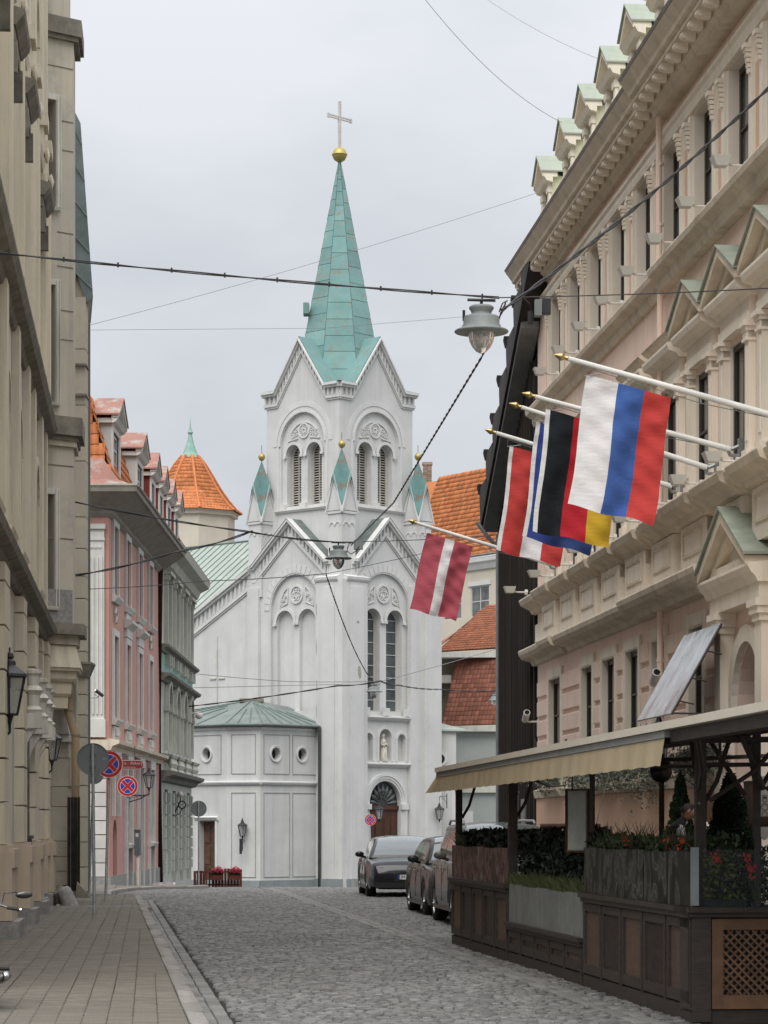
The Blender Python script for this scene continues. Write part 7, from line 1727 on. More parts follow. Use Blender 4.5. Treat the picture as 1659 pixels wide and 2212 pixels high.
    for F_, nm, mm in ((F_body, 'cabin_shell', paint), (F_side, 'side_window', cg), (F_ws, 'windscreen', plain('windscreen_glass', (.08, .10, .105), .04, spec=.9, coat=1.0)), (F_rw, 'rear_window', cg)):
        me = bpy.data.meshes.new(nm); used = sorted({i for f in F_ for i in f}); mp_ = {i: q for q, i in enumerate(used)}; me.from_pydata([vs[i] for i in used], [], [tuple(mp_[i] for i in f) for f in F_]); me.materials.append(mm); me.polygons.foreach_set('use_smooth', [True] * len(me.polygons)); me.update(); inst(nm, me, t, world)
    # wheels
    tyre = plain('tyre_rubber', (.018, .018, .018), .75); rimm = plain('alloy_rim', (.40, .40, .40), .3, metal=.9)
    tm_ = MB(); tm_.lathe([(wheel_r * .68, -.11), (wheel_r * .93, -.115), (wheel_r, -.085), (wheel_r, .085), (wheel_r * .93, .115), (wheel_r * .68, .11)], 28, RX(math.pi / 2)); tme = tm_.mesh('tyre', tyre, True)
    rm_ = MB(); rm_.lathe([(wheel_r * .68, -.10), (wheel_r * .66, -.06), (wheel_r * .6, -.03)], 28, RX(math.pi / 2)); rm_.lathe([(wheel_r * .16, -.085), (0, -.09)], 12, RX(math.pi / 2))
    for q in range(10):
        a = 2 * math.pi * q / 10; rm_.hexa([(wheel_r * .1 * math.cos(a + e * .9) if False else wheel_r * .12 * math.cos(a) - e * .02 * math.sin(a), yy_, wheel_r * .12 * math.sin(a) + e * .02 * math.cos(a)) for e, yy_ in ((-1, .09), (1, .09), (1, .05), (-1, .05))] + [(wheel_r * .66 * math.cos(a) - e * .022 * math.sin(a), yy_, wheel_r * .66 * math.sin(a) + e * .022 * math.cos(a)) for e, yy_ in ((-1, .085), (1, .085), (1, .04), (-1, .04))])
    rme = rm_.mesh('rim', rimm, False)
    for cx_ in (xr, xf):
        for sd_ in (-1, 1):
            Mw = world @ T(cx_, sd_ * (hw - .125), wheel_r) @ (RZ(math.pi) if sd_ < 0 else I4)
            wh = inst('wheel', tme, t, Mw); inst('rim', rme, wh, Mw)
    # mirrors, lamps, handles, plate
    for sd_ in (-1, 1):
        mb = MB(); mx_ = ws0 - .5; Mm = T(mx_, sd_ * (hw + .04), belt + .08) @ SC(1, sd_, 1)
        mb.M = Mm; mb.lathe([(0, -.06), (.06, -.05), (.085, -.01), (.09, .04), (.07, .055), (0, .06)], 12, T(0, .05, .02) @ RY(math.radians(90)) @ SC(.8, 1.25, 1)); mb.tube([(0, .02, -.02), (-.02, -.1, -.06)], .03, 6); mb.build('wing_mirror', paint, t, world, True)
        hl = MB(); x0 = L_ / 2 - .42; pts = []
        for (dx, fy, fz) in ((0, .93, .02), (.16, .86, -.03), (.34, .64, -.12), (.36, .56, -.16), (.30, .66, -.20), (.14, .9, -.13)):
            x = x0 + dx; w_ = hw * nose(x); pts.append((x + .02, sd_ * w_ * (fy + .02), deck(x) + fz + .015))
        hl.add([(p[0] + .015, p[1] + sd_ * .018, p[2] + .012) for p in pts], [tuple(range(6))]); hl.build('headlight', plain('headlight_glass', (.32, .33, .34), .08, spec=.9, coat=1), t, world)
        fg = MB(); x = L_ / 2 - .03; fg.box(x - .05, x + .022, *(sorted((sd_ * hw * .38, sd_ * hw * .66))), .36, .42); fg.build('lamp_strip', plain('lamp_strip', (.3, .3, .3), .2), t, world)
        for hx in (.05, -.85):
            mb = MB(); mb.tube([(hx, sd_ * (hw + .012), belt - .12), (hx - .2, sd_ * (hw + .012), belt - .12)], .018, 6); mb.build('door_handle', plain('handle_chrome', (.5, .5, .5), .2, metal=.9), t, world)
    g_ = MB(); x = L_ / 2; g_.box(x - .1, x + .012, -hw * .82, hw * .82, clr + .02, .35); g_.box(x - .12, x + .006, -hw * .35, hw * .35, .36, .56); g_.build('grille', plain('grille_black', (.01, .01, .011), .5), t, world)
    if plate:
        mb = MB(); mb.box(L_ / 2 + .02, L_ / 2 + .035, -.26, .26, .42, .53); pl_ = mb.build('number_plate', plain('plate_white', (.72, .72, .70), .4), t, world)
        mb = MB(); mb.box(L_ / 2 + .0355, L_ / 2 + .037, -.26, -.22, .42, .53); mb.build('plate_band', m_blue, pl_, world)
        text(plate, .11, plain('plate_black', (.01, .01, .01), .5), pl_, world @ T(L_ / 2 + .038, -.20, .475) @ RZ(math.pi / 2) @ RX(math.pi / 2), 'LEFT')
    for hx in (.95, -.05, -1.05 if not suv else -1.2):
        for sd_ in (-1, 1):
            mb = MB(); y = sd_ * hw * 1.003; mb.box(hx - .0025, hx + .0025, min(y, y * .99), max(y, y * .99), clr + .12, belt - .07); mb.build('door_gap', plain('rubber_black', (.012, .012, .012), .8), t, world)
    if suv:
        for sd_ in (-1, 1):
            mb = MB(); y = sd_ * hw * .64; mb.tube([(ws1 - .1, y, H_ - .01), (ws1 - .2, y, H_ + .05), (rr1 + .2, y, H_ + .06), (rr1 + .0, y, H_ - .01)], .022, 8); mb.build('roof_rail', plain('rail_silver', (.45, .46, .47), .3, metal=.8), t, world, True)
    mb = MB(); mb.box(-L_ * .3, L_ * .3, -hw + .0, -hw + .05, clr - .02, clr + .05); mb.box(-L_ * .3, L_ * .3, hw - .05, hw, clr - .02, clr + .05); mb.build('sill', plain('sill_dark', (.03, .03, .032), .4), t, world)
    return t
def paint(name, c, metal=.35, coat=.3): return plain(name, c, .24, metal=metal, spec=.2, coat=coat)
def carM(X, Yc, yaw=0): return T(*S(X, Yc, gz(Yc) + .004)) @ RZ(math.atan(.0878) - math.pi / 2 + yaw)
car('black low sports saloon facing the camera, parked farthest along the kerb', carM(6.22, 66.0, math.radians(-1.2)), 4.97, 1.93, 1.42, paint('car_black_paint', (.010, .012, .016), .0, .45), .345, plate='JM', hood_z=.80, belt=.90)
car('dark brown grey saloon parked between the black car and the tall estate', carM(6.12, 52.3, math.radians(.3)), 4.85, 1.84, 1.47, paint('car_brown_paint', (.020, .021, .019), .0, .06), .33, hood_z=.82, belt=.95)
car('tall silver grey sport utility car with roof rails behind the terrace planters', carM(6.05, 46.6, 0), 4.75, 1.93, 1.72, paint('car_grey_paint', (.085, .09, .085), .1, .1), .37, suv=True, hood_z=1.0, belt=1.08)
# ================================================================ cafe terrace
m_tw = mat('terrace_dark_wood', (.052, .039, .031), (.032, .025, .021), 4, .6, .2, 30, stretch=(1, 1, 4), objrand=.12)
m_tw2 = mat('terrace_brown_wood', (.11, .066, .045), (.07, .046, .034), 4, .6, .2, 30, stretch=(1, 1, 4), objrand=.2)
m_latt = mat('lattice_wood', (.17, .092, .05), (.11, .06, .035), 5, .65, .2, 30, objrand=.25)
def mirrored(name, c1, c2, c3, sc=3.0, gl=.18):  # reflected surroundings painted into the panel colour as veins and swirls
    m = bpy.data.materials.new(name); m.use_nodes = True; t = m.node_tree; N = t.nodes; l = t.links.new; b = N['Principled BSDF']; b.inputs['Roughness'].default_value = .55; b.inputs['Specular IOR Level'].default_value = .12
    tcn = N.new('ShaderNodeTexCoord'); oi = N.new('ShaderNodeObjectInfo'); ad = N.new('ShaderNodeVectorMath'); ad.operation = 'ADD'; cb = N.new('ShaderNodeMath'); cb.operation = 'MULTIPLY'; cb.inputs[1].default_value = 37
    l(oi.outputs['Random'], cb.inputs[0]); l(tcn.outputs['Object'], ad.inputs[0]); l(cb.outputs[0], ad.inputs[1]); mpn = N.new('ShaderNodeMapping'); mpn.inputs['Scale'].default_value = (1.3, 1.3, .95); l(ad.outputs[0], mpn.inputs[0])
    n1 = N.new('ShaderNodeTexNoise'); n1.inputs['Scale'].default_value = sc; n1.inputs['Detail'].default_value = 6; n1.inputs['Distortion'].default_value = 3.2; l(mpn.outputs[0], n1.inputs[0])
    r = N.new('ShaderNodeValToRGB'); r.color_ramp.elements[0].position = .36; r.color_ramp.elements[0].color = (*c1, 1); r.color_ramp.elements[1].position = .66; r.color_ramp.elements[1].color = (*c3, 1); e = r.color_ramp.elements.new(.5); e.color = (*c2, 1); e = r.color_ramp.elements.new(.535); e.color = (*[min(1, v * 1.8 + .05) for v in c2], 1); e = r.color_ramp.elements.new(.56); e.color = (*c2, 1)
    l(n1.outputs['Fac'], r.inputs[0]); l(r.outputs[0], b.inputs['Base Color']); return m
m_refl_red = mirrored('panel_painted_reflection_red', (.035, .033, .03), (.10, .05, .04), (.20, .185, .16), 1.5)
m_refl_dark = mirrored('panel_painted_reflection_dark', (.014, .015, .012), (.032, .033, .027), (.085, .08, .065), 1.3)
m_slate = mat('panel_slate_grey', (.20, .21, .20), (.14, .15, .145), 4, .5, .2, 20, objrand=.08)
o0, o1 = S(4.67, 23.05), S(4.33, 38.4); tdx = (o1 - o0).normalized(); tdy = Vector((-tdx.y, tdx.x, 0)); FT = frame_at(o0, tdx, tdy); LT = (o1 - o0).length
ter = thing('cafe_terrace', 'dark wooden cafe terrace with panelled planter wall along the cobbled street', 'terrace', FT)
secs = [(.045, 5.15, 1.0, 'near'), (5.22, 10.2, .52, 'mid'), (10.27, LT, .97, 'far')]
for a, b, zl, kind in secs:
    mb = MB(); mb.box(a, b, -.5, -.035, .10, zl - .06); mb.build('planter_body', m_tw, ter, FT)
    mb = MB(); mb.box(a - .03, b + .03, -.55, .05, zl - .06, zl - .015); mb.box(a - .01, b + .01, -.5, .025, zl - .11, zl - .0605); mb.build('ledge', m_tw, ter, FT)
    mb = MB(); mb.box(a, b, -.4, -.01, -.02, .13); mb.build('skirting', m_tw, ter, FT)
    n = 5; w_ = (b - a) / n
    for i in range(n):
        x0 = a + w_ * i; x1 = x0 + w_
        for u in ((x0 + .02, x0 + .12, .15, zl - .12), (x1 - .12, x1 - .02, .15, zl - .12), (x0 + .12, x1 - .12, zl - .20, zl - .12), (x0 + .12, x1 - .12, .15, .25)):
            mb = MB(); mb.box(u[0], u[1], -.03, .0, u[2], u[3]); mb.build('panel_frame', m_tw, ter, FT)
        mm = m_tw2 if i % 2 == 0 else m_tw
        mb = MB(); mb.box(x0 + .12, x1 - .12, -.034, -.022, .25, zl - .20); mb.build('panel', mm, ter, FT)
        mb = MB(); mb.box(x0 - .02, x0 + .015, -.03, .012, .13, zl - .12); mb.build('mullion', m_tw, ter, FT)
        if i % 2 == 1 or kind == 'far':
            k = 0; xx = x0 + .16
            while xx < x1 - .16 and kind == 'near':
                mb = MB(); mb.hexa([(xx, -.021, .27), (xx + .012, -.021, .27), (xx + .012, -.012, .27), (xx, -.012, .27), (xx + .06, -.021, zl - .22), (xx + .072, -.021, zl - .22), (xx + .072, -.012, zl - .22), (xx + .06, -.012, zl - .22)]); mb.build('thin_slat', m_tw, ter, FT); xx += .042
        zt0, zt1 = (zl, 1.46) if kind == 'near' else ((zl, 1.41) if kind == 'far' else (zl, .97))
        mm = m_refl_dark if kind == 'near' else (m_refl_red if kind == 'far' else m_slate)
        ww_ = w_ / (2 if kind != 'near' else 1)
        for q in range(2 if kind != 'near' else 1):
            mb = MB(); mb.box(x0 + q * ww_ + .012, x0 + (q + 1) * ww_ - .012, -.05, -.012, zt0 - .014, zt1 - (.01 * (i % 2))); mb.build('upper_panel', mm, ter, FT)
    mb = MB(); mb.box(a + .02, b - .02, -.49, -.06, zl - .2, zl + .05); mb.build('soil_box', m_grit, ter, FT)
mb = MB(); mb.box(-.014, .03, -.055, .01, 1.0, 1.50); mb.build('corner_strip', m_zinc, ter, FT)
# near end, facing the camera
FN = frame_at(o0, -tdy, -tdx); EW = 3.6
mb = MB(); mb.box(0, EW, -.5, -.035, .08, .94); mb.build('planter_body', m_tw, ter, FN)
mb = MB(); mb.box(.0, .16, -.034, .02, .0, .93); mb.build('corner_post', m_tw, ter, FN)
mb = MB(); mb.box(-.05, EW, -.5, .06, .94, .985); mb.box(-.02, EW, -.4, .035, .90, .9395); mb.build('ledge', m_tw, ter, FN)
mb = MB(); mb.box(0, EW, -.4, -.005, -.02, .10); mb.build('skirting', m_tw, ter, FN)
for k in range(3):
    x0 = .17 + 1.12 * k; x1 = x0 + 1.08
    for u in ((x0, x0 + .10, .11, .885), (x1 - .1, x1, .11, .885), (x0 + .10, x1 - .1, .79, .885), (x0 + .10, x1 - .1, .11, .23)):
        mb = MB(); mb.box(u[0], u[1], -.03, .012, u[2], u[3]); mb.build('lattice_frame', m_latt, ter, FN)
    ax, bx, az, bz = x0 + .10, x1 - .1, .23, .79; mb = MB(); mb.box(ax, bx, -.034, -.03, az, bz); mb.build('lattice_back', m_void, ter, FN)
    for dr_, (y0, y1) in ((-1, (-.010, .0)), (1, (-.022, -.0105))):
        c = -.9
        while c < 1.9:
            # line x = ax + c + t, z = az + (t if dr_>0 else H - t)
            H_ = bz - az; t0 = max(0, -c); t1 = min(H_, (bx - ax) - c)
            if t1 - t0 > .05:
                p = lambda t: (ax + c + t, az + t if dr_ > 0 else bz - t); (xa, za), (xb, zb_) = p(t0), p(t1); w_ = .013
                mb = MB(); mb.plate([(xa, za - w_), (xb, zb_ - w_), (xb, zb_ + w_), (xa, za + w_)], y0, y1); mb.build('lattice_slat', m_latt, ter, FN)
            c += .072
for k in range(2):
    mb = MB(); mb.box(.03 + 1.5 * k, .03 + 1.5 * k + 1.48, -.03, -.018, .985, 1.48); mb.build('glass_panel', plain('terrace_glass', (.05, .07, .07), .03, alpha=.10, spec=.5), ter, FN)
mb = MB(); mb.box(.1, EW - .1, -12, -.6, 0, .25); mb.build('deck', m_tw2, ter, FN)
mb = MB(); mb.box(.0, EW, -.5, -.06, .84, .93); mb.build('soil_box', m_grit, ter, FN)
def post(X, Y, z0, z1, w_=.045, brace=True, nm='post'):
    q = S(X, Y); mb = MB(); mb.M = T(q.x, q.y, 0) @ RW; mb.box(-w_, w_, -w_, w_, z0, z1); mb.build(nm, m_tw, ter, I4)
    if brace:
        mb = MB(); mb.M = T(q.x, q.y, 0) @ RW; mb.tube([(w_, 0, z1 - .62), (w_ + .10, 0, z1 - .45), (w_ + .2, 0, z1 - .12), (w_ + .34, 0, z1)], .022, 6); mb.tube([(0, w_, z1 - .6), (0, .18, z1 - .4), (0, .4, z1 - .05)], .022, 6); mb.build('brace', m_tw, ter, I4)
post(4.42, 38.2, .9, 2.42); post(4.52, 33.3, .5, 2.42, .055); post(4.78, 23.25, .9, 2.52, .045); post(6.5, 34.0, .25, 2.6, .03, False); post(5.28, 23.3, .9, 2.62, .03); post(6.9, 28.5, .25, 2.75, .045); None
bolt = MB().lathe([(0, .0), (.012, .002), (.0, .008)], 8).mesh('bolt', m_zinc)
for z in (2.42, 2.06, 1.88): q = S(4.76, 23.25 - .047, z); inst('bolt', bolt, ter, T(*q) @ RX(math.pi / 2))
# roof frame: beams and curved struts
def beam(Xa, Ya, Xb, Yb, za, zb_, w_=.03, h=.05, nm='beam'):
    a, b = S(Xa, Ya, za), S(Xb, Yb, zb_); mb = MB(); d = (b - a); sd_ = Vector((-d.y, d.x, 0)).normalized() * w_; up = Vector((0, 0, h)); mb.hexa([a - sd_, b - sd_, b + sd_, a + sd_, a - sd_ + up, b - sd_ + up, b + sd_ + up, a + sd_ + up]); mb.build(nm, m_tw, ter, I4)
beam(4.35, 17, 4.35, 38.8, 2.36, 2.38, .03, .08); beam(4.78, 23.25, 8.2, 23.25, 2.40, 2.44); beam(4.78, 23.25, 8.2, 23.25, 2.20, 2.22, .02, .03); beam(5.4, 17, 5.4, 38.8, 2.55, 2.56, .03, .06); beam(6.9, 17, 6.9, 38.8, 2.72, 2.72, .03, .06)
beam(4.5, 33.3, 8.2, 33.3, 2.40, 2.55); beam(4.4, 38.3, 8.2, 38.3, 2.40, 2.55); beam(4.7, 26.5, 8.2, 26.5, 2.25, 2.3, .02, .03)
for k in range(9):
    q = S(4.95 + .27 * k, 23.25, 2.22); mb = MB(); mb.box(q.x - .012, q.x + .012, q.y - .015, q.y + .015, 2.23, 2.405); mb.build('frame_bar', m_tw, ter, I4)
for (Xa, Ya, za), (Xb, Yb, zb_) in (((4.85, 23.2, 1.9), (5.5, 23.0, 2.5)), ((5.2, 23.4, 1.95), (4.9, 23.4, 2.42)), ((4.7, 22.9, 2.0), (4.4, 21.5, 2.4)), ((5.32, 23.2, 2.0), (5.1, 23.1, 2.45)), ((5.34, 23.2, 2.0), (5.9, 23.2, 2.45))):
    a, b = S(Xa, Ya, za), S(Xb, Yb, zb_); mid = a.lerp(b, .5) + Vector((.03, 0, -.05)); mb = MB(); mb.tube([a, mid, b], .022, 6); mb.build('curved_strut', m_tw, ter, I4)
# awning
m_awn = mat('awning_tan', (.40, .315, .20), (.34, .27, .17), 2.2, .85, .15, 12, streak=(.26, .22, .14), streak_amt=.5, swid=1.4)
m_awt = mat('awning_cream', (.62, .56, .46), (.56, .50, .41), 2.5, .8, .1, 12)
aw = thing('awning', 'long cream topped awning with stained tan pleated valance over the cafe terrace', 'awning', T(*S(4.2, 30, 2.45)))
Ya, Yb = 21.7, 38.9; Yn = 15.5
mb = MB()
for (y0, y1) in ((Yn, Yb),):
    a, b = S(4.2, y0, 2.50), S(4.2, y1, 2.50); c, d = S(7.3, y1, 2.96), S(7.3, y0, 2.96); up = Vector((0, 0, .02)); mb.hexa([a, d, c, b, a + up, d + up, c + up, b + up])
mb.build('canvas', m_awt, aw, I4)
def strip(X0, X1, z0, z1, y0, y1, m, nm): mb = MB(); mb.hexa([S(X0, y0, z0), S(X1, y0, z0), S(X1, y1, z0), S(X0, y1, z0), S(X0, y0, z1), S(X1, y0, z1), S(X1, y1, z1), S(X0, y1, z1)]); mb.build(nm, m, aw, I4)
strip(4.15, 4.21, 2.46, 2.525, Yn, Yb, m_awt, 'front_bar'); strip(4.17, 4.22, 2.40, 2.458, Ya, Yb, mat('awning_grey_band', (.25, .245, .23), (.19, .185, .175), 2, .8), 'grey_band'); strip(4.22, 4.30, 2.36, 2.455, Yn, Ya, m_tw, 'roller_beam')
n = 260; V = []; F = []
for i in range(n + 1):
    y = Ya + (Yb - Ya) * i / n; t_ = i / n; amp = .009
    for j in range(5):
        v = j / 4; x = 4.175 - v * .03 + amp * v * math.sin(y * 9.5 + .8 * math.sin(y * 1.7)) + (.0 if t_ < .985 else -(t_ - .985) * 6 * v)
        z = 2.405 - .235 * v + .005 * math.sin(y * 9.5) * v
        if t_ > .97: y2 = y + (v * .3 * (t_ - .97) / .03)
        else: y2 = y
        V.append(tuple(S(x, y2, z)))
for i in range(n):
    for j in range(4): a = i * 5 + j; F.append((a, a + 1, a + 6, a + 5))
inst('valance', np_mesh('valance', V, F, m_awn, True), aw, I4)
mb = MB(); pp = []
for i in range(0, n + 1): 
    y = Ya + (Yb - Ya) * i / n; pp.append(S(4.168, y, 2.398))
mb.tube(pp, .006, 4); mb.build('hem_cord', m_zinc, aw, I4)
# black lantern caps standing on the hotel wall behind the awning
for X, Y, z, lb in ((7.95, 33.4, 2.78, 'black lantern with pointed cap on the hotel wall, nearest above the awning'), (7.95, 41.8, 2.72, 'black lantern with pointed cap below the glass canopy, above the awning'), (7.95, 55.2, 2.62, 'small black lantern with pointed cap at the far end of the awning')):
    q = S(X, Y, z); t = thing('wall_lantern', lb, 'wall lantern', T(*q) @ RW, 'pointed lanterns on the hotel wall'); Mx = W[t.name]
    mb = MB(); mb.lathe([(0, .86), (.012, .84), (.02, .72), (.05, .6), (.10, .53), (.19, .49), (.195, .47), (.0, .47)], 14); mb.build('cap', m_iron, t, Mx, True)
    mb = MB(); mb.lathe([(.12, .02), (.15, .465)], 12); mb.build('glass', m_lglass, t, Mx); mb = MB(); mb.lathe([(0, -.02), (.13, 0), (.13, .03), (0, .03)], 12); mb.tube([(0, 0, 0), (.3, 0, -.12), (.64, 0, -.1)], .02, 6)
    for k in range(6): a = math.pi * k / 3; mb.tube([(.12 * math.cos(a), .12 * math.sin(a), .02), (.15 * math.cos(a), .15 * math.sin(a), .47)], .008, 4)
    mb.build('frame', m_iron, t, Mx)
ht = thing('heater', 'round dark terrace heater hanging under the awning frame', 'heater', T(*S(6.3, 33.0, 2.35)) @ RW)
mb = MB(); mb.lathe([(0, -.05), (.1, -.04), (.14, 0), (.13, .05), (0, .07)], 20, RX(math.radians(80))); mb.build('disc', plain('heater_dark', (.02, .022, .026), .35), ht, W[ht.name], True); mb = MB(); mb.tube([(0, 0, .1), (0, 0, .3)], .012, 5); mb.build('rod', m_iron, ht, W[ht.name])
# menu board
mn = thing('menu_board', 'tall framed menu board hanging at the terrace edge under the valance', 'menu board', T(*S(4.60, 28.7, 1.76)) @ RW @ RZ(math.radians(-62))); Mm = W[mn.name]
mb = MB(); mb.wall(rectp(-.20, .20, -.36, .32), [rectp(-.165, .165, -.33, .29)], .0, .03); mb.build('frame', m_latt, mn, Mm)
mb = MB(); mb.box(-.17, .17, -.02, -.012, -.34, .3); sh = mb.build('sheet', mat('menu_paper', (.30, .31, .28), (.22, .23, .21), 5, .4, 0), mn, Mm)
r_ = random.Random(9)
mb = MB(); mb.tube([(.24, .0, -.4), (.24, 0, .5)], .03, 6); mb.tube([(-.1, -.01, .32), (-.1, -.01, .5)], .01, 4); mb.build('hanger', m_tw, mn, Mm)
for k in range(22):
    if k in (6, 13): continue
    mb = MB(); z = .26 - k * .026; x1 = -.12 + r_.uniform(.08, .25); mb.box(-.13, x1, -.0115, -.0105, z, z + .008); mb.build('text_line', plain('menu_ink', (.10, .11, .11), .7), sh, Mm)
# wooden bars of the parasols
for i, (x0, x1, y, X, lb) in enumerate(((1167, 1297, 1785, 6.4, 'horizontal brown wooden bar on a cord in the middle of the terrace'), (1617, 1720, 1775, 6.0, 'horizontal wooden bar at the right edge of the terrace'))):
    Y = 5800 * X / ((x0 + x1) / 2 - 320); a, b = P(x0, y, Y), P(x1, y, Y); t = thing('wooden_bar', lb, 'wooden bar', T(*a)); mb = MB(); mb.tube([a, b], .042 if i == 0 else .05, 12); mb.build('bar', m_tw2, t, I4, True)
    if i == 0: mb = MB(); mb.tube([P(1288, 1780, Y), P(1316, 1668, Y)], .006, 5); mb.build('cord', m_led, t, I4); mb = MB(); mb.tube([P(1235, 1788, Y + .1), P(1235, 1990, Y + .1)], .03, 8); mb.build('stand', m_tw, t, I4)
    else: mb = MB(); mb.tube([P(1700, 1780, Y + .1), P(1700, 1980, Y + .1)], .03, 8); mb.build('stand', m_tw, t, I4)
ov = thing('oval_sign', 'pale oval sign with a small grey crest at the right edge', 'sign', T(*P(1652, 1745, 33)))
s_ = 33 / 5800; mb = MB(); mb.plate([(22 * s_ * math.cos(a) * .8, 70 * s_ * math.sin(a)) for a in [2 * math.pi * k / 30 for k in range(30)]], 0, .04); mb.build('board', mat('oval_white', (.40, .395, .37), (.34, .335, .31), 3, .6), ov, W[ov.name])
mb = MB(); mb.arc(0, .01, .03, .05, -.004, 0, 0, 360, 14); mb.arc(0, .1, .015, .035, -.004, 0, 0, 360, 10); mb.arc(0, -.08, .02, .04, -.004, 0, 0, 360, 12); mb.box(-.03, .03, -.004, 0, .12, .16); mb.build('crest', m_led, ov, W[ov.name])
cb_ = thing('cupboard', 'dark brown service cupboard behind the right terrace post', 'cupboard', T(*P(1638, 1835, 33.6))); a, b = P(1618, 1990, 33.6), P(1645, 1690, 33.6); mb = MB(); mb.box(a.x, b.x, 33.6, 34.1, a.z, b.z); mb.box(a.x - .01, b.x + .01, 33.58, 34.1, b.z, b.z + .02); mb.build('case', m_tw2, cb_, I4); mb = MB(); mb.box(a.x + .02, b.x - .02, 33.58, 33.6, a.z + .05, b.z - .05); mb.build('door', m_latt, cb_, I4)
nb = thing('notice_board', 'small brown framed notice board on the hotel wall behind the thick post', 'notice board', T(*P(1515, 1755, 41))); a, b = P(1500, 1775, 41), P(1528, 1732, 41); mb = MB(); mb.box(a.x, b.x, 41, 41.06, a.z, b.z); mb.build('frame', m_latt, nb, I4); mb = MB(); mb.box(a.x + .03, b.x - .03, 40.985, 41, a.z + .03, b.z - .03); mb.build('sheet', m_tw2, nb, I4)
bx_ = thing('lectern_box', 'pale stone bollard box with small window left of the right conifer', 'box', T(*P(1526, 1815, 38))); a, b = P(1517, 1990, 38), P(1533, 1785, 38); mb = MB(); mb.box(a.x, b.x, 38, 38.2, a.z, b.z); mb.hexa([(a.x - .02, 37.98, b.z), (b.x + .02, 37.98, b.z), (b.x + .02, 38.22, b.z), (a.x - .02, 38.22, b.z), (a.x + .04, 38.05, b.z + .07), (b.x - .04, 38.05, b.z + .07), (b.x - .04, 38.15, b.z + .07), (a.x + .04, 38.15, b.z + .07)]); mb.build('case', m_cream, bx_, I4); mb = MB(); mb.box(a.x + .04, b.x - .04, 37.985, 38, b.z - .3, b.z - .06); mb.build('window', m_sback, bx_, I4)
# plants
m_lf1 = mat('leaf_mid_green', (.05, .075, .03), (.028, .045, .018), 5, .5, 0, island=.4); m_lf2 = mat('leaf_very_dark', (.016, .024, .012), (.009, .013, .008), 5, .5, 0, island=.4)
m_lf3 = mat('leaf_silver', (.17, .19, .15), (.10, .12, .09), 5, .6, 0, island=.35); m_lfy = mat('leaf_yellow_green', (.15, .14, .035), (.07, .085, .02), 5, .5, 0, island=.4); m_grs = mat('grass_olive', (.11, .12, .05), (.06, .075, .03), 5, .6, 0, island=.4)
m_or = plain('flower_orange_red', (.50, .05, .025), .6)
def plant(name, label, cat, base, fn, n, m, smin, smax, seed, group=None):
    t = thing(name, label, cat, T(*base), group); me = leaf_mesh('foliage', fn, n, m, smin, smax, seed); o = inst('foliage', me, t, I4); o['kind'] = 'stuff'; return t
def FTp(a, b, z): return FT @ Vector((a, b, z))
def boxfn(a0, a1, b0, b1, z0, z1, bump=.0):
    def f(r):
        a = r.uniform(a0, a1); top = z1 + bump * math.sin(a * 5.3) * math.sin(a * 2.1 + 1); return tuple(FTp(a, r.uniform(b0, b1), z0 + (top - z0) * r.uniform(0, 1) ** .7))
    return f
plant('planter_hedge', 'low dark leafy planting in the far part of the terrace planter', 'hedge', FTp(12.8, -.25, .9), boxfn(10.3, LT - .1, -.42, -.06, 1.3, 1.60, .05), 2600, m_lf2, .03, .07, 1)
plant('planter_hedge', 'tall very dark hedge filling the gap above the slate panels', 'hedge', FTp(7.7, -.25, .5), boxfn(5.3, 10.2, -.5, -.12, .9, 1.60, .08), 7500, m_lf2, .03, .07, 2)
t = plant('planter_hedge', 'leafy dark planting behind the near marble panels', 'hedge', FTp(2.6, -.25, .9), boxfn(.1, 5.1, -.45, -.07, 1.32, 1.56, .05), 3000, m_lf1, .02, .055, 3)
me = leaf_mesh('blossoms', lambda r: tuple(FTp(r.choice([1.4, 3.2, .8]) + r.uniform(-.12, .12), -.1 + r.uniform(-.04, .05), 1.52 + r.uniform(-.05, .06))), 50, m_or, .02, .03, 4); o = inst('blossoms', me, t, I4); o['kind'] = 'stuff'
def grass(name, label, a0, a1, b, z, n, h, m, seed):
    r = random.Random(seed); t = thing(name, label, 'grass', T(*FTp((a0 + a1) / 2, b, z))); V = []; F = []
    for i in range(n):
        p = FTp(r.uniform(a0, a1), b + r.uniform(-.04, .04), z); d = Vector((r.uniform(-.16, .16), r.uniform(-.1, .1), 0)); hh = h * r.uniform(.5, 1); w_ = Vector((.006, .002, 0)); k = len(V)
        q = [p - w_, p + w_, p + d * .4 + Vector((0, 0, hh * .6)) + w_ * .7, p + d * .4 + Vector((0, 0, hh * .6)) - w_ * .7, p + d + Vector((0, 0, hh)), p + d + Vector((0, 0, hh)) + w_ * .1]; V += q; F += [(k, k + 1, k + 2, k + 3), (k + 3, k + 2, k + 5, k + 4)]
    me = np_mesh('blades', V, F, m); o = inst('blades', me, t, I4); o['kind'] = 'stuff'
grass('ornamental_grass', 'tufts of olive grass along the slate panels of the terrace', 5.4, 10.1, -.08, .90, 900, .26, m_grs, 1)
grass('ornamental_grass', 'thin long grass blades above the near marble panels', .3, 4.8, -.14, 1.42, 160, .34, m_grs, 2)
grass('ornamental_grass', 'pale grass tuft at the far corner of the planter', 14.6, 15.3, -.1, 1.38, 120, .26, m_grs, 3)
def FNp(a, b, z): return FN @ Vector((a, b, z))
plant('flowering_plant', 'yellow green leafy plant behind the end glass of the terrace', 'plant', FNp(.5, -.25, .9), lambda r: tuple(FNp(.12 + abs(r.normal(0, .22)), r.uniform(-.35, -.06), 1.02 + r.uniform(0, .42))), 650, m_lfy, .015, .038, 6)
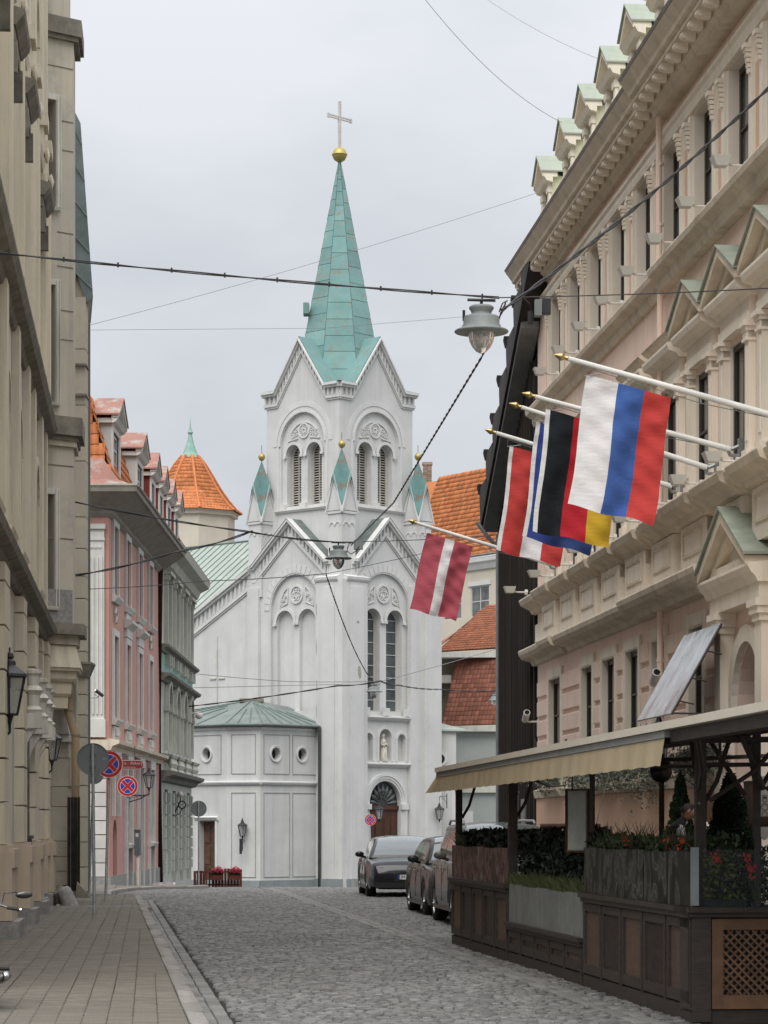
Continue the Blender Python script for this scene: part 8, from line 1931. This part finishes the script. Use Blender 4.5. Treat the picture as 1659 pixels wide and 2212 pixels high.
plant('planter_hedge', 'dark green plants behind the end glass, right of the yellow green plant', 'hedge', FNp(1.5, -.25, .9), lambda r: tuple(FNp(r.uniform(.05, 3.4), r.uniform(-.48, -.14), .92 + r.uniform(0, .58))), 5200, m_lf2, .02, .05, 7)
plant('planter_hedge', 'blue grey leafy plants low behind the end glass at the right edge', 'hedge', FNp(1.2, -.2, .9), lambda r: tuple(FNp(r.uniform(.55, 2.2), r.uniform(-.3, -.08), .95 + r.uniform(0, .5))), 700, mat('leaf_blue_grey', (.075, .095, .085), (.04, .055, .05), 5, .6, 0, island=.3), .015, .04, 8)
r_ = random.Random(12)
for k, (a, z, lb) in enumerate(((.22, 1.41, 'leftmost bright red blossom behind the terrace end glass'), (.50, 1.40, 'second red blossom, upper, behind the terrace end glass'), (.53, 1.30, 'red blossom just below the upper second one behind the glass'), (.80, 1.33, 'pale slender red bloom behind the middle of the end glass'), (.92, 1.20, 'lowest red blossom near the right edge behind the glass'), (1.05, 1.08, 'orange red bloom cut by the right edge of the picture'))):
    t = thing('blossom', lb, 'flower', T(*FNp(a, -.05, z)), 'red blossoms behind the end glass'); me = leaf_mesh('petals', lambda r: tuple(FNp(a + r.normal(0, .018), -.05 + r.normal(0, .01), z + r.normal(0, .025))), 34, plain('flower_red', (.62, .035, .03), .6), .012, .026, 20 + k); inst('petals', me, t, I4)
    mb = MB(); mb.tube([FNp(a, -.05, z - .02), FNp(a + .02, -.08, z - .25)], .004, 4); mb.build('stem', m_lf1, t, I4)
# window box flowers on the hotel sill, silver foliage spilling
for i, (a, b) in enumerate(gr + [(11.5, 12.6), (9.6, 11.2)]):
    nm = ['farthest', 'second farthest', 'third farthest', 'middle', 'fifth farthest', 'second nearest', 'nearest'][i]
    plant('window_box_plant', f'silvery trailing foliage on the hotel sill, {nm} window from the far corner', 'window box', FH @ Vector(((a + b) / 2, .3, 2.5)), lambda r: tuple(FH @ Vector((r.uniform(a - .45, b + .45), .1 + abs(r.normal(0, .16)), 2.68 + r.normal(0, .19) * (1 + .4 * math.sin(a * 7))))), 1500, m_lf3, .015, .045, 30 + i, 'silver foliage in the hotel window boxes')
# conifers
for (px, X, ztop, rad, lb, sd_) in ((1470, 8.05, 2.42, .34, 'small clipped conifer behind the waiter', 40), (1576, 7.2, 2.30, .48, 'larger dark green conifer cone right of the thick terrace post', 41)):
    Y = 5800 * X / (px - 320); c = S(X, Y, .25); t = thing('conifer', lb, 'conifer', T(*c), 'potted conifers on the terrace')
    def fn(r, c=c, ztop=ztop, rad=rad):
        u = r.uniform(0, 1) ** .8; z = .55 + (ztop - .55) * u; rr_ = rad * (1 - u) ** .62 * (1 - .25 * max(0, .2 - u) / .2) * r.uniform(.55, 1.05) ** .5 * (1 + .12 * math.sin(z * 17)); a = r.uniform(0, 2 * math.pi); return (c.x + rr_ * math.cos(a), c.y + rr_ * math.sin(a), z + .04 * r.normal())
    o = inst('foliage', leaf_mesh('foliage', fn, 15000, mat('conifer_green', (.022, .05, .018), (.012, .026, .011), 6, .7, 0, island=.5), .012, .035, sd_), t, I4); o['kind'] = 'stuff'
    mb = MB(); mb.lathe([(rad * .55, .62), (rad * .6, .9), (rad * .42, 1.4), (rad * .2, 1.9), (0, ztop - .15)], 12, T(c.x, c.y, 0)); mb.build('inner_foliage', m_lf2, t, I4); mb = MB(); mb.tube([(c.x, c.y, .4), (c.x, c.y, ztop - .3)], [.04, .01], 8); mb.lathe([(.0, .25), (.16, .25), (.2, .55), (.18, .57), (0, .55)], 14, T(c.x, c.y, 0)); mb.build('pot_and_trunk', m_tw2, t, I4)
# ================================================================ waiter, bending forward
def skin_body(name, verts, edges, radii, m, parent, world, sub=2):
    me = bpy.data.meshes.new(name); bm = bmesh.new(); lay = bm.verts.layers.skin.verify(); vs = [bm.verts.new(v) for v in verts]
    for v, r in zip(vs, radii): v[lay].radius = r if isinstance(r, tuple) else (r, r)
    vs[0][lay].use_root = True
    for a, b in edges: bm.edges.new((vs[a], vs[b]))
    bm.to_mesh(me); bm.free(); me.materials.append(m); o = inst(name, me, parent, world); md_ = o.modifiers.new('skin', 'SKIN'); md_.use_smooth_shade = True; s_ = o.modifiers.new('sub', 'SUBSURF'); s_.levels = sub; s_.render_levels = sub; return o
pw_ = T(*S(7.25, 37.6, .27)) @ RW @ RZ(math.radians(8))
pe = thing('person', 'dark haired waiter in black vest and white shirt bending over a terrace table', 'person', pw_)
# local: x right, y away, z up. leaning to the right
V = [(0, 0, .95), (.02, 0, 1.1), (.08, 0, 1.28), (.17, 0, 1.42), (.25, -.01, 1.49), (.29, -.02, 1.53),
     (-.09, .0, .9), (-.10, .02, .5), (-.12, .03, .09), (-.04, -.06, .03), (.09, .0, .9), (.10, .02, .5), (.08, .03, .09), (.16, -.06, .03),
     (.12, -.17, 1.38), (.17, -.2, 1.14), (.33, -.22, .96), (.40, -.22, .92), (.14, .17, 1.38), (.22, .2, 1.12), (.37, .14, .96), (.44, .12, .93)]
E = [(0, 1), (1, 2), (2, 3), (3, 4), (4, 5), (0, 6), (6, 7), (7, 8), (8, 9), (0, 10), (10, 11), (11, 12), (12, 13), (3, 14), (14, 15), (15, 16), (16, 17), (3, 18), (18, 19), (19, 20), (20, 21)]
Rr = [(.155, .12), (.145, .11), (.165, .12), (.15, .11), (.06, .06), (.055, .055), .095, .062, .045, .04, .095, .062, .045, .04, .07, .05, .04, .035, .07, .05, .04, .035]
skin_body('body', V, E, Rr, plain('trousers_black', (.015, .015, .017), .8), pe, pw_)
Vv = [(-.01, 0, 1.0), (.03, 0, 1.12), (.085, 0, 1.29), (.165, 0, 1.42)]; skin_body('vest', Vv, [(0, 1), (1, 2), (2, 3)], [(.165, .135), (.16, .13), (.18, .135), (.145, .115)], plain('vest_black', (.018, .018, .022), .75), pe, pw_)
for sd_ in (-1, 1):
    Vs = [(.15, sd_ * .13, 1.42), (.14, sd_ * .18, 1.36), (.18, sd_ * .205, 1.14), (.31, sd_ * .205, .985)]; skin_body('sleeve', Vs, [(0, 1), (1, 2), (2, 3)], [.07, .082, .066, .052], plain('shirt_white', (.62, .62, .70), .8), pe, pw_)
mb = MB(); mb.lathe([(.062, 0), (.07, .03), (.062, .06)], 12, T(.235, 0, 1.455) @ RY(math.radians(40))); mb.build('collar', MATS['shirt_white'], pe, pw_)
hd = bpy.data.meshes.new('head'); b_ = bmesh.new(); bmesh.ops.create_icosphere(b_, subdivisions=4, radius=.1)
for v in b_.verts:
    c = v.co; x, y, z = c.x, c.y, c.z          # face towards +x
    c.x *= 1.0; c.y *= .80; c.z *= 1.18
    if z < 0 and x > 0: c.x *= 1 - .10 * (-z / .1); c.y *= 1 - .28 * (-z / .1)
    n_ = math.exp(-((y / .016) ** 2) - (((z + .012) / .022) ** 2)) * (1 if x > 0 else 0); c.x += .022 * n_
    for s in (-1, 1): e = math.exp(-(((y - s * .033) / .016) ** 2) - (((z - .018) / .012) ** 2)) * (1 if x > 0 else 0); c.x -= .010 * e
    mth = math.exp(-((y / .024) ** 2) - (((z + .052) / .007) ** 2)) * (1 if x > 0 else 0); c.x -= .006 * mth; br = math.exp(-((y / .05) ** 2) - (((z - .04) / .012) ** 2)) * (1 if x > 0 else 0); c.x += .005 * br
b_.to_mesh(hd); b_.free(); m_skin = plain('skin', (.42, .24, .17), .6); hd.materials.append(m_skin); hd.polygons.foreach_set('use_smooth', [True] * len(hd.polygons)); Mh = pw_ @ T(.325, -.02, 1.61) @ RY(math.radians(38)) @ RZ(math.radians(-14)); ho = inst('head', hd, pe, Mh)
for sd_ in (-1, 1): mb = MB(); mb.lathe([(0, -.008), (.022, -.006), (.028, .004), (.016, .01), (0, .004)], 10, T(-.005, sd_ * .082, -.005) @ RX(math.radians(90)) @ SC(.8, 1.3, 1)); mb.build('ear', m_skin, ho, Mh, True); mb = MB(); mb.lathe([(0, .01), (.008, .006), (.01, 0)], 8, T(.086, sd_ * .031, .02) @ RY(math.radians(90))); mb.build('eye', plain('eye_dark', (.03, .02, .02), .3), ho, Mh)
hr = bpy.data.meshes.new('hair'); b_ = bmesh.new(); bmesh.ops.create_icosphere(b_, subdivisions=4, radius=.108)
for v in b_.verts: v.co.y *= .82; v.co.z *= 1.16; v.co.x -= .008; v.co += v.co.normalized() * .004 * math.sin(v.co.x * 160) * math.sin(v.co.y * 140)
bmesh.ops.delete(b_, geom=[v for v in b_.verts if (v.co.x > .03 and v.co.z < .07) or (v.co.z < -.02 and v.co.x > -.03) or v.co.z < -.075], context='VERTS'); b_.to_mesh(hr); b_.free(); hr.materials.append(plain('hair_dark', (.02, .014, .011), .7)); hr.polygons.foreach_set('use_smooth', [True] * len(hr.polygons)); inst('hair', hr, ho, Mh)
for sd_, hx, hy, hz_ in ((-1, .405, -.22, .92), (1, .445, .12, .93)):
    Vf = [(0, 0, 0), (.045, 0, -.01)]; Ef = [(0, 1)]; Rf = [.022, .026]
    for k in range(4):
        y0 = -.027 + .018 * k; L_ = (.062, .072, .068, .052)[k]; i0 = len(Vf); Vf += [(.06, y0, -.012), (.06 + L_ * .5, y0 * 1.1, -.022), (.06 + L_ * .85, y0 * 1.1, -.05)]; Ef += [(1, i0), (i0, i0 + 1), (i0 + 1, i0 + 2)]; Rf += [.0085, .0080, .0065]
    i0 = len(Vf); Vf += [(.02, -sd_ * .03, -.01), (.05, -sd_ * .048, -.028)]; Ef += [(0, i0), (i0, i0 + 1)]; Rf += [.010, .008]
    skin_body('hand', Vf, Ef, Rf, m_skin, pe, pw_ @ T(hx, hy, hz_), 1)
tb = thing('serving_table', 'small dark terrace table under the waiter\'s hands', 'table', pw_ @ T(.62, -.05, 0)); mb = MB(); mb.box(-.3, .3, -.35, .35, .86, .89); mb.build('tabletop', m_tw2, tb, W[tb.name])
for a in (-1, 1):
    for b in (-1, 1): mb = MB(); mb.box(a * .26 - .02, a * .26 + .02, b * .31 - .02, b * .31 + .02, 0, .86); mb.build('leg', m_tw, tb, W[tb.name])
# ================================================================ motorcycle at the left edge
mcx = P(-52, 0, 23.6); mw = T(mcx.x, 23.6, PH) @ RZ(math.radians(104)) @ SC(.92, .92, .87)      # front towards +x local
mc = thing('motorcycle', 'black motorcycle cut off by the left edge, only mirror, grip and engine showing', 'motorcycle', mw)
m_mb = plain('moto_black', (.014, .014, .016), .25, coat=.6); m_chr = plain('moto_chrome', (.5, .5, .5), .15, metal=1.0)
for x in (.62, -.72):
    mb = MB(); mb.lathe([(.22, -.05), (.29, -.055), (.31, 0), (.29, .055), (.22, .05)], 28, T(x, 0, .31) @ RX(math.pi / 2)); wh = mb.build('wheel', MATS['tyre_rubber'], mc, mw, True)
    mb = MB(); mb.lathe([(.23, -.02), (.21, 0), (.23, .02)], 28, T(x, 0, .31) @ RX(math.pi / 2)); 
    for k in range(6): a = math.pi * k / 3; mb.tube([(x, 0, .31), (x + .22 * math.cos(a), 0, .31 + .22 * math.sin(a))], .012, 5)
    mb.build('rim', m_chr, wh, mw)
mb = MB(); mb.lathe([(0, -.28), (.10, -.24), (.15, -.05), (.15, .1), (.09, .25), (0, .28)], 14, T(.08, 0, .80) @ RY(math.radians(86)) @ SC(.85, 1, 1)); mb.build('fuel_tank', m_mb, mc, mw, True)
mb = MB(); mb.hexa([(-.75, -.1, .74), (-.12, -.13, .70), (-.12, .13, .70), (-.75, .1, .74), (-.78, -.08, .84), (-.15, -.11, .78), (-.15, .11, .78), (-.78, .08, .84)]); mb.build('seat', plain('seat_black', (.02, .02, .02), .7), mc, mw)
mb = MB(); mb.box(-.22, .22, -.14, .14, .30, .62); mb.lathe([(0, -.2), (.11, -.19), (.12, 0), (.11, .19), (0, .2)], 12, T(-.02, 0, .42) @ RX(math.pi / 2)); mb.build('engine', plain('engine_dark', (.04, .04, .042), .4, metal=.6), mc, mw)
for s in (-.09, .09): mb = MB(); mb.tube([(.62, s, .31), (.38, s, .98)], .026, 8); mb.build('fork', m_chr, mc, mw)
mb = MB(); mb.tube([(.3, -.34, .97), (.36, -.2, 1.02), (.38, 0, 1.0), (.36, .2, 1.02), (.3, .34, .97)], .013, 8); mb.build('handlebar', m_mb, mc, mw)
for s in (-1, 1):
    mb = MB(); mb.tube([(.30, s * .33, .97), (.25, s * .45, .95)], .018, 8); mb.build('grip', MATS['tyre_rubber'], mc, mw); mb = MB(); mb.tube([(.252, s * .448, .95), (.245, s * .465, .948)], .02, 8); mb.tube([(.36, s * .28, .99), (.40, s * .44, .95)], .007, 5); mb.build('lever', m_chr, mc, mw)
    mb = MB(); mb.tube([(.33, s * .27, .99), (.30, s * .30, 1.12), (.30, s * .42, 1.13)], .008, 6); mb.lathe([(0, -.015), (.05, -.014), (.062, 0), (.05, .02), (0, .024)], 16, T(.30, s * .49, 1.10) @ RY(math.radians(90)) @ SC(.62, 1.35, 1)); mb.build('mirror', m_mb, mc, mw, True)
mb = MB(); mb.lathe([(0, .0), (.09, .02), (.10, .08), (.06, .16), (0, .18)], 16, T(.40, 0, .86) @ RY(math.radians(90))); mb.build('headlamp', m_chr, mc, mw, True)
for s in (-1, 1): mb = MB(); mb.tube([(.0, s * .16, .3), (-.3, s * .19, .26), (-.85, s * .2, .34)], [.025, .04, .045], 10); mb.build('exhaust', m_chr, mc, mw, True); mb = MB(); mb.tube([(.02, s * .12, .36), (.02, s * .32, .36)], .018, 8); mb.build('foot_peg', MATS['tyre_rubber'], mc, mw)
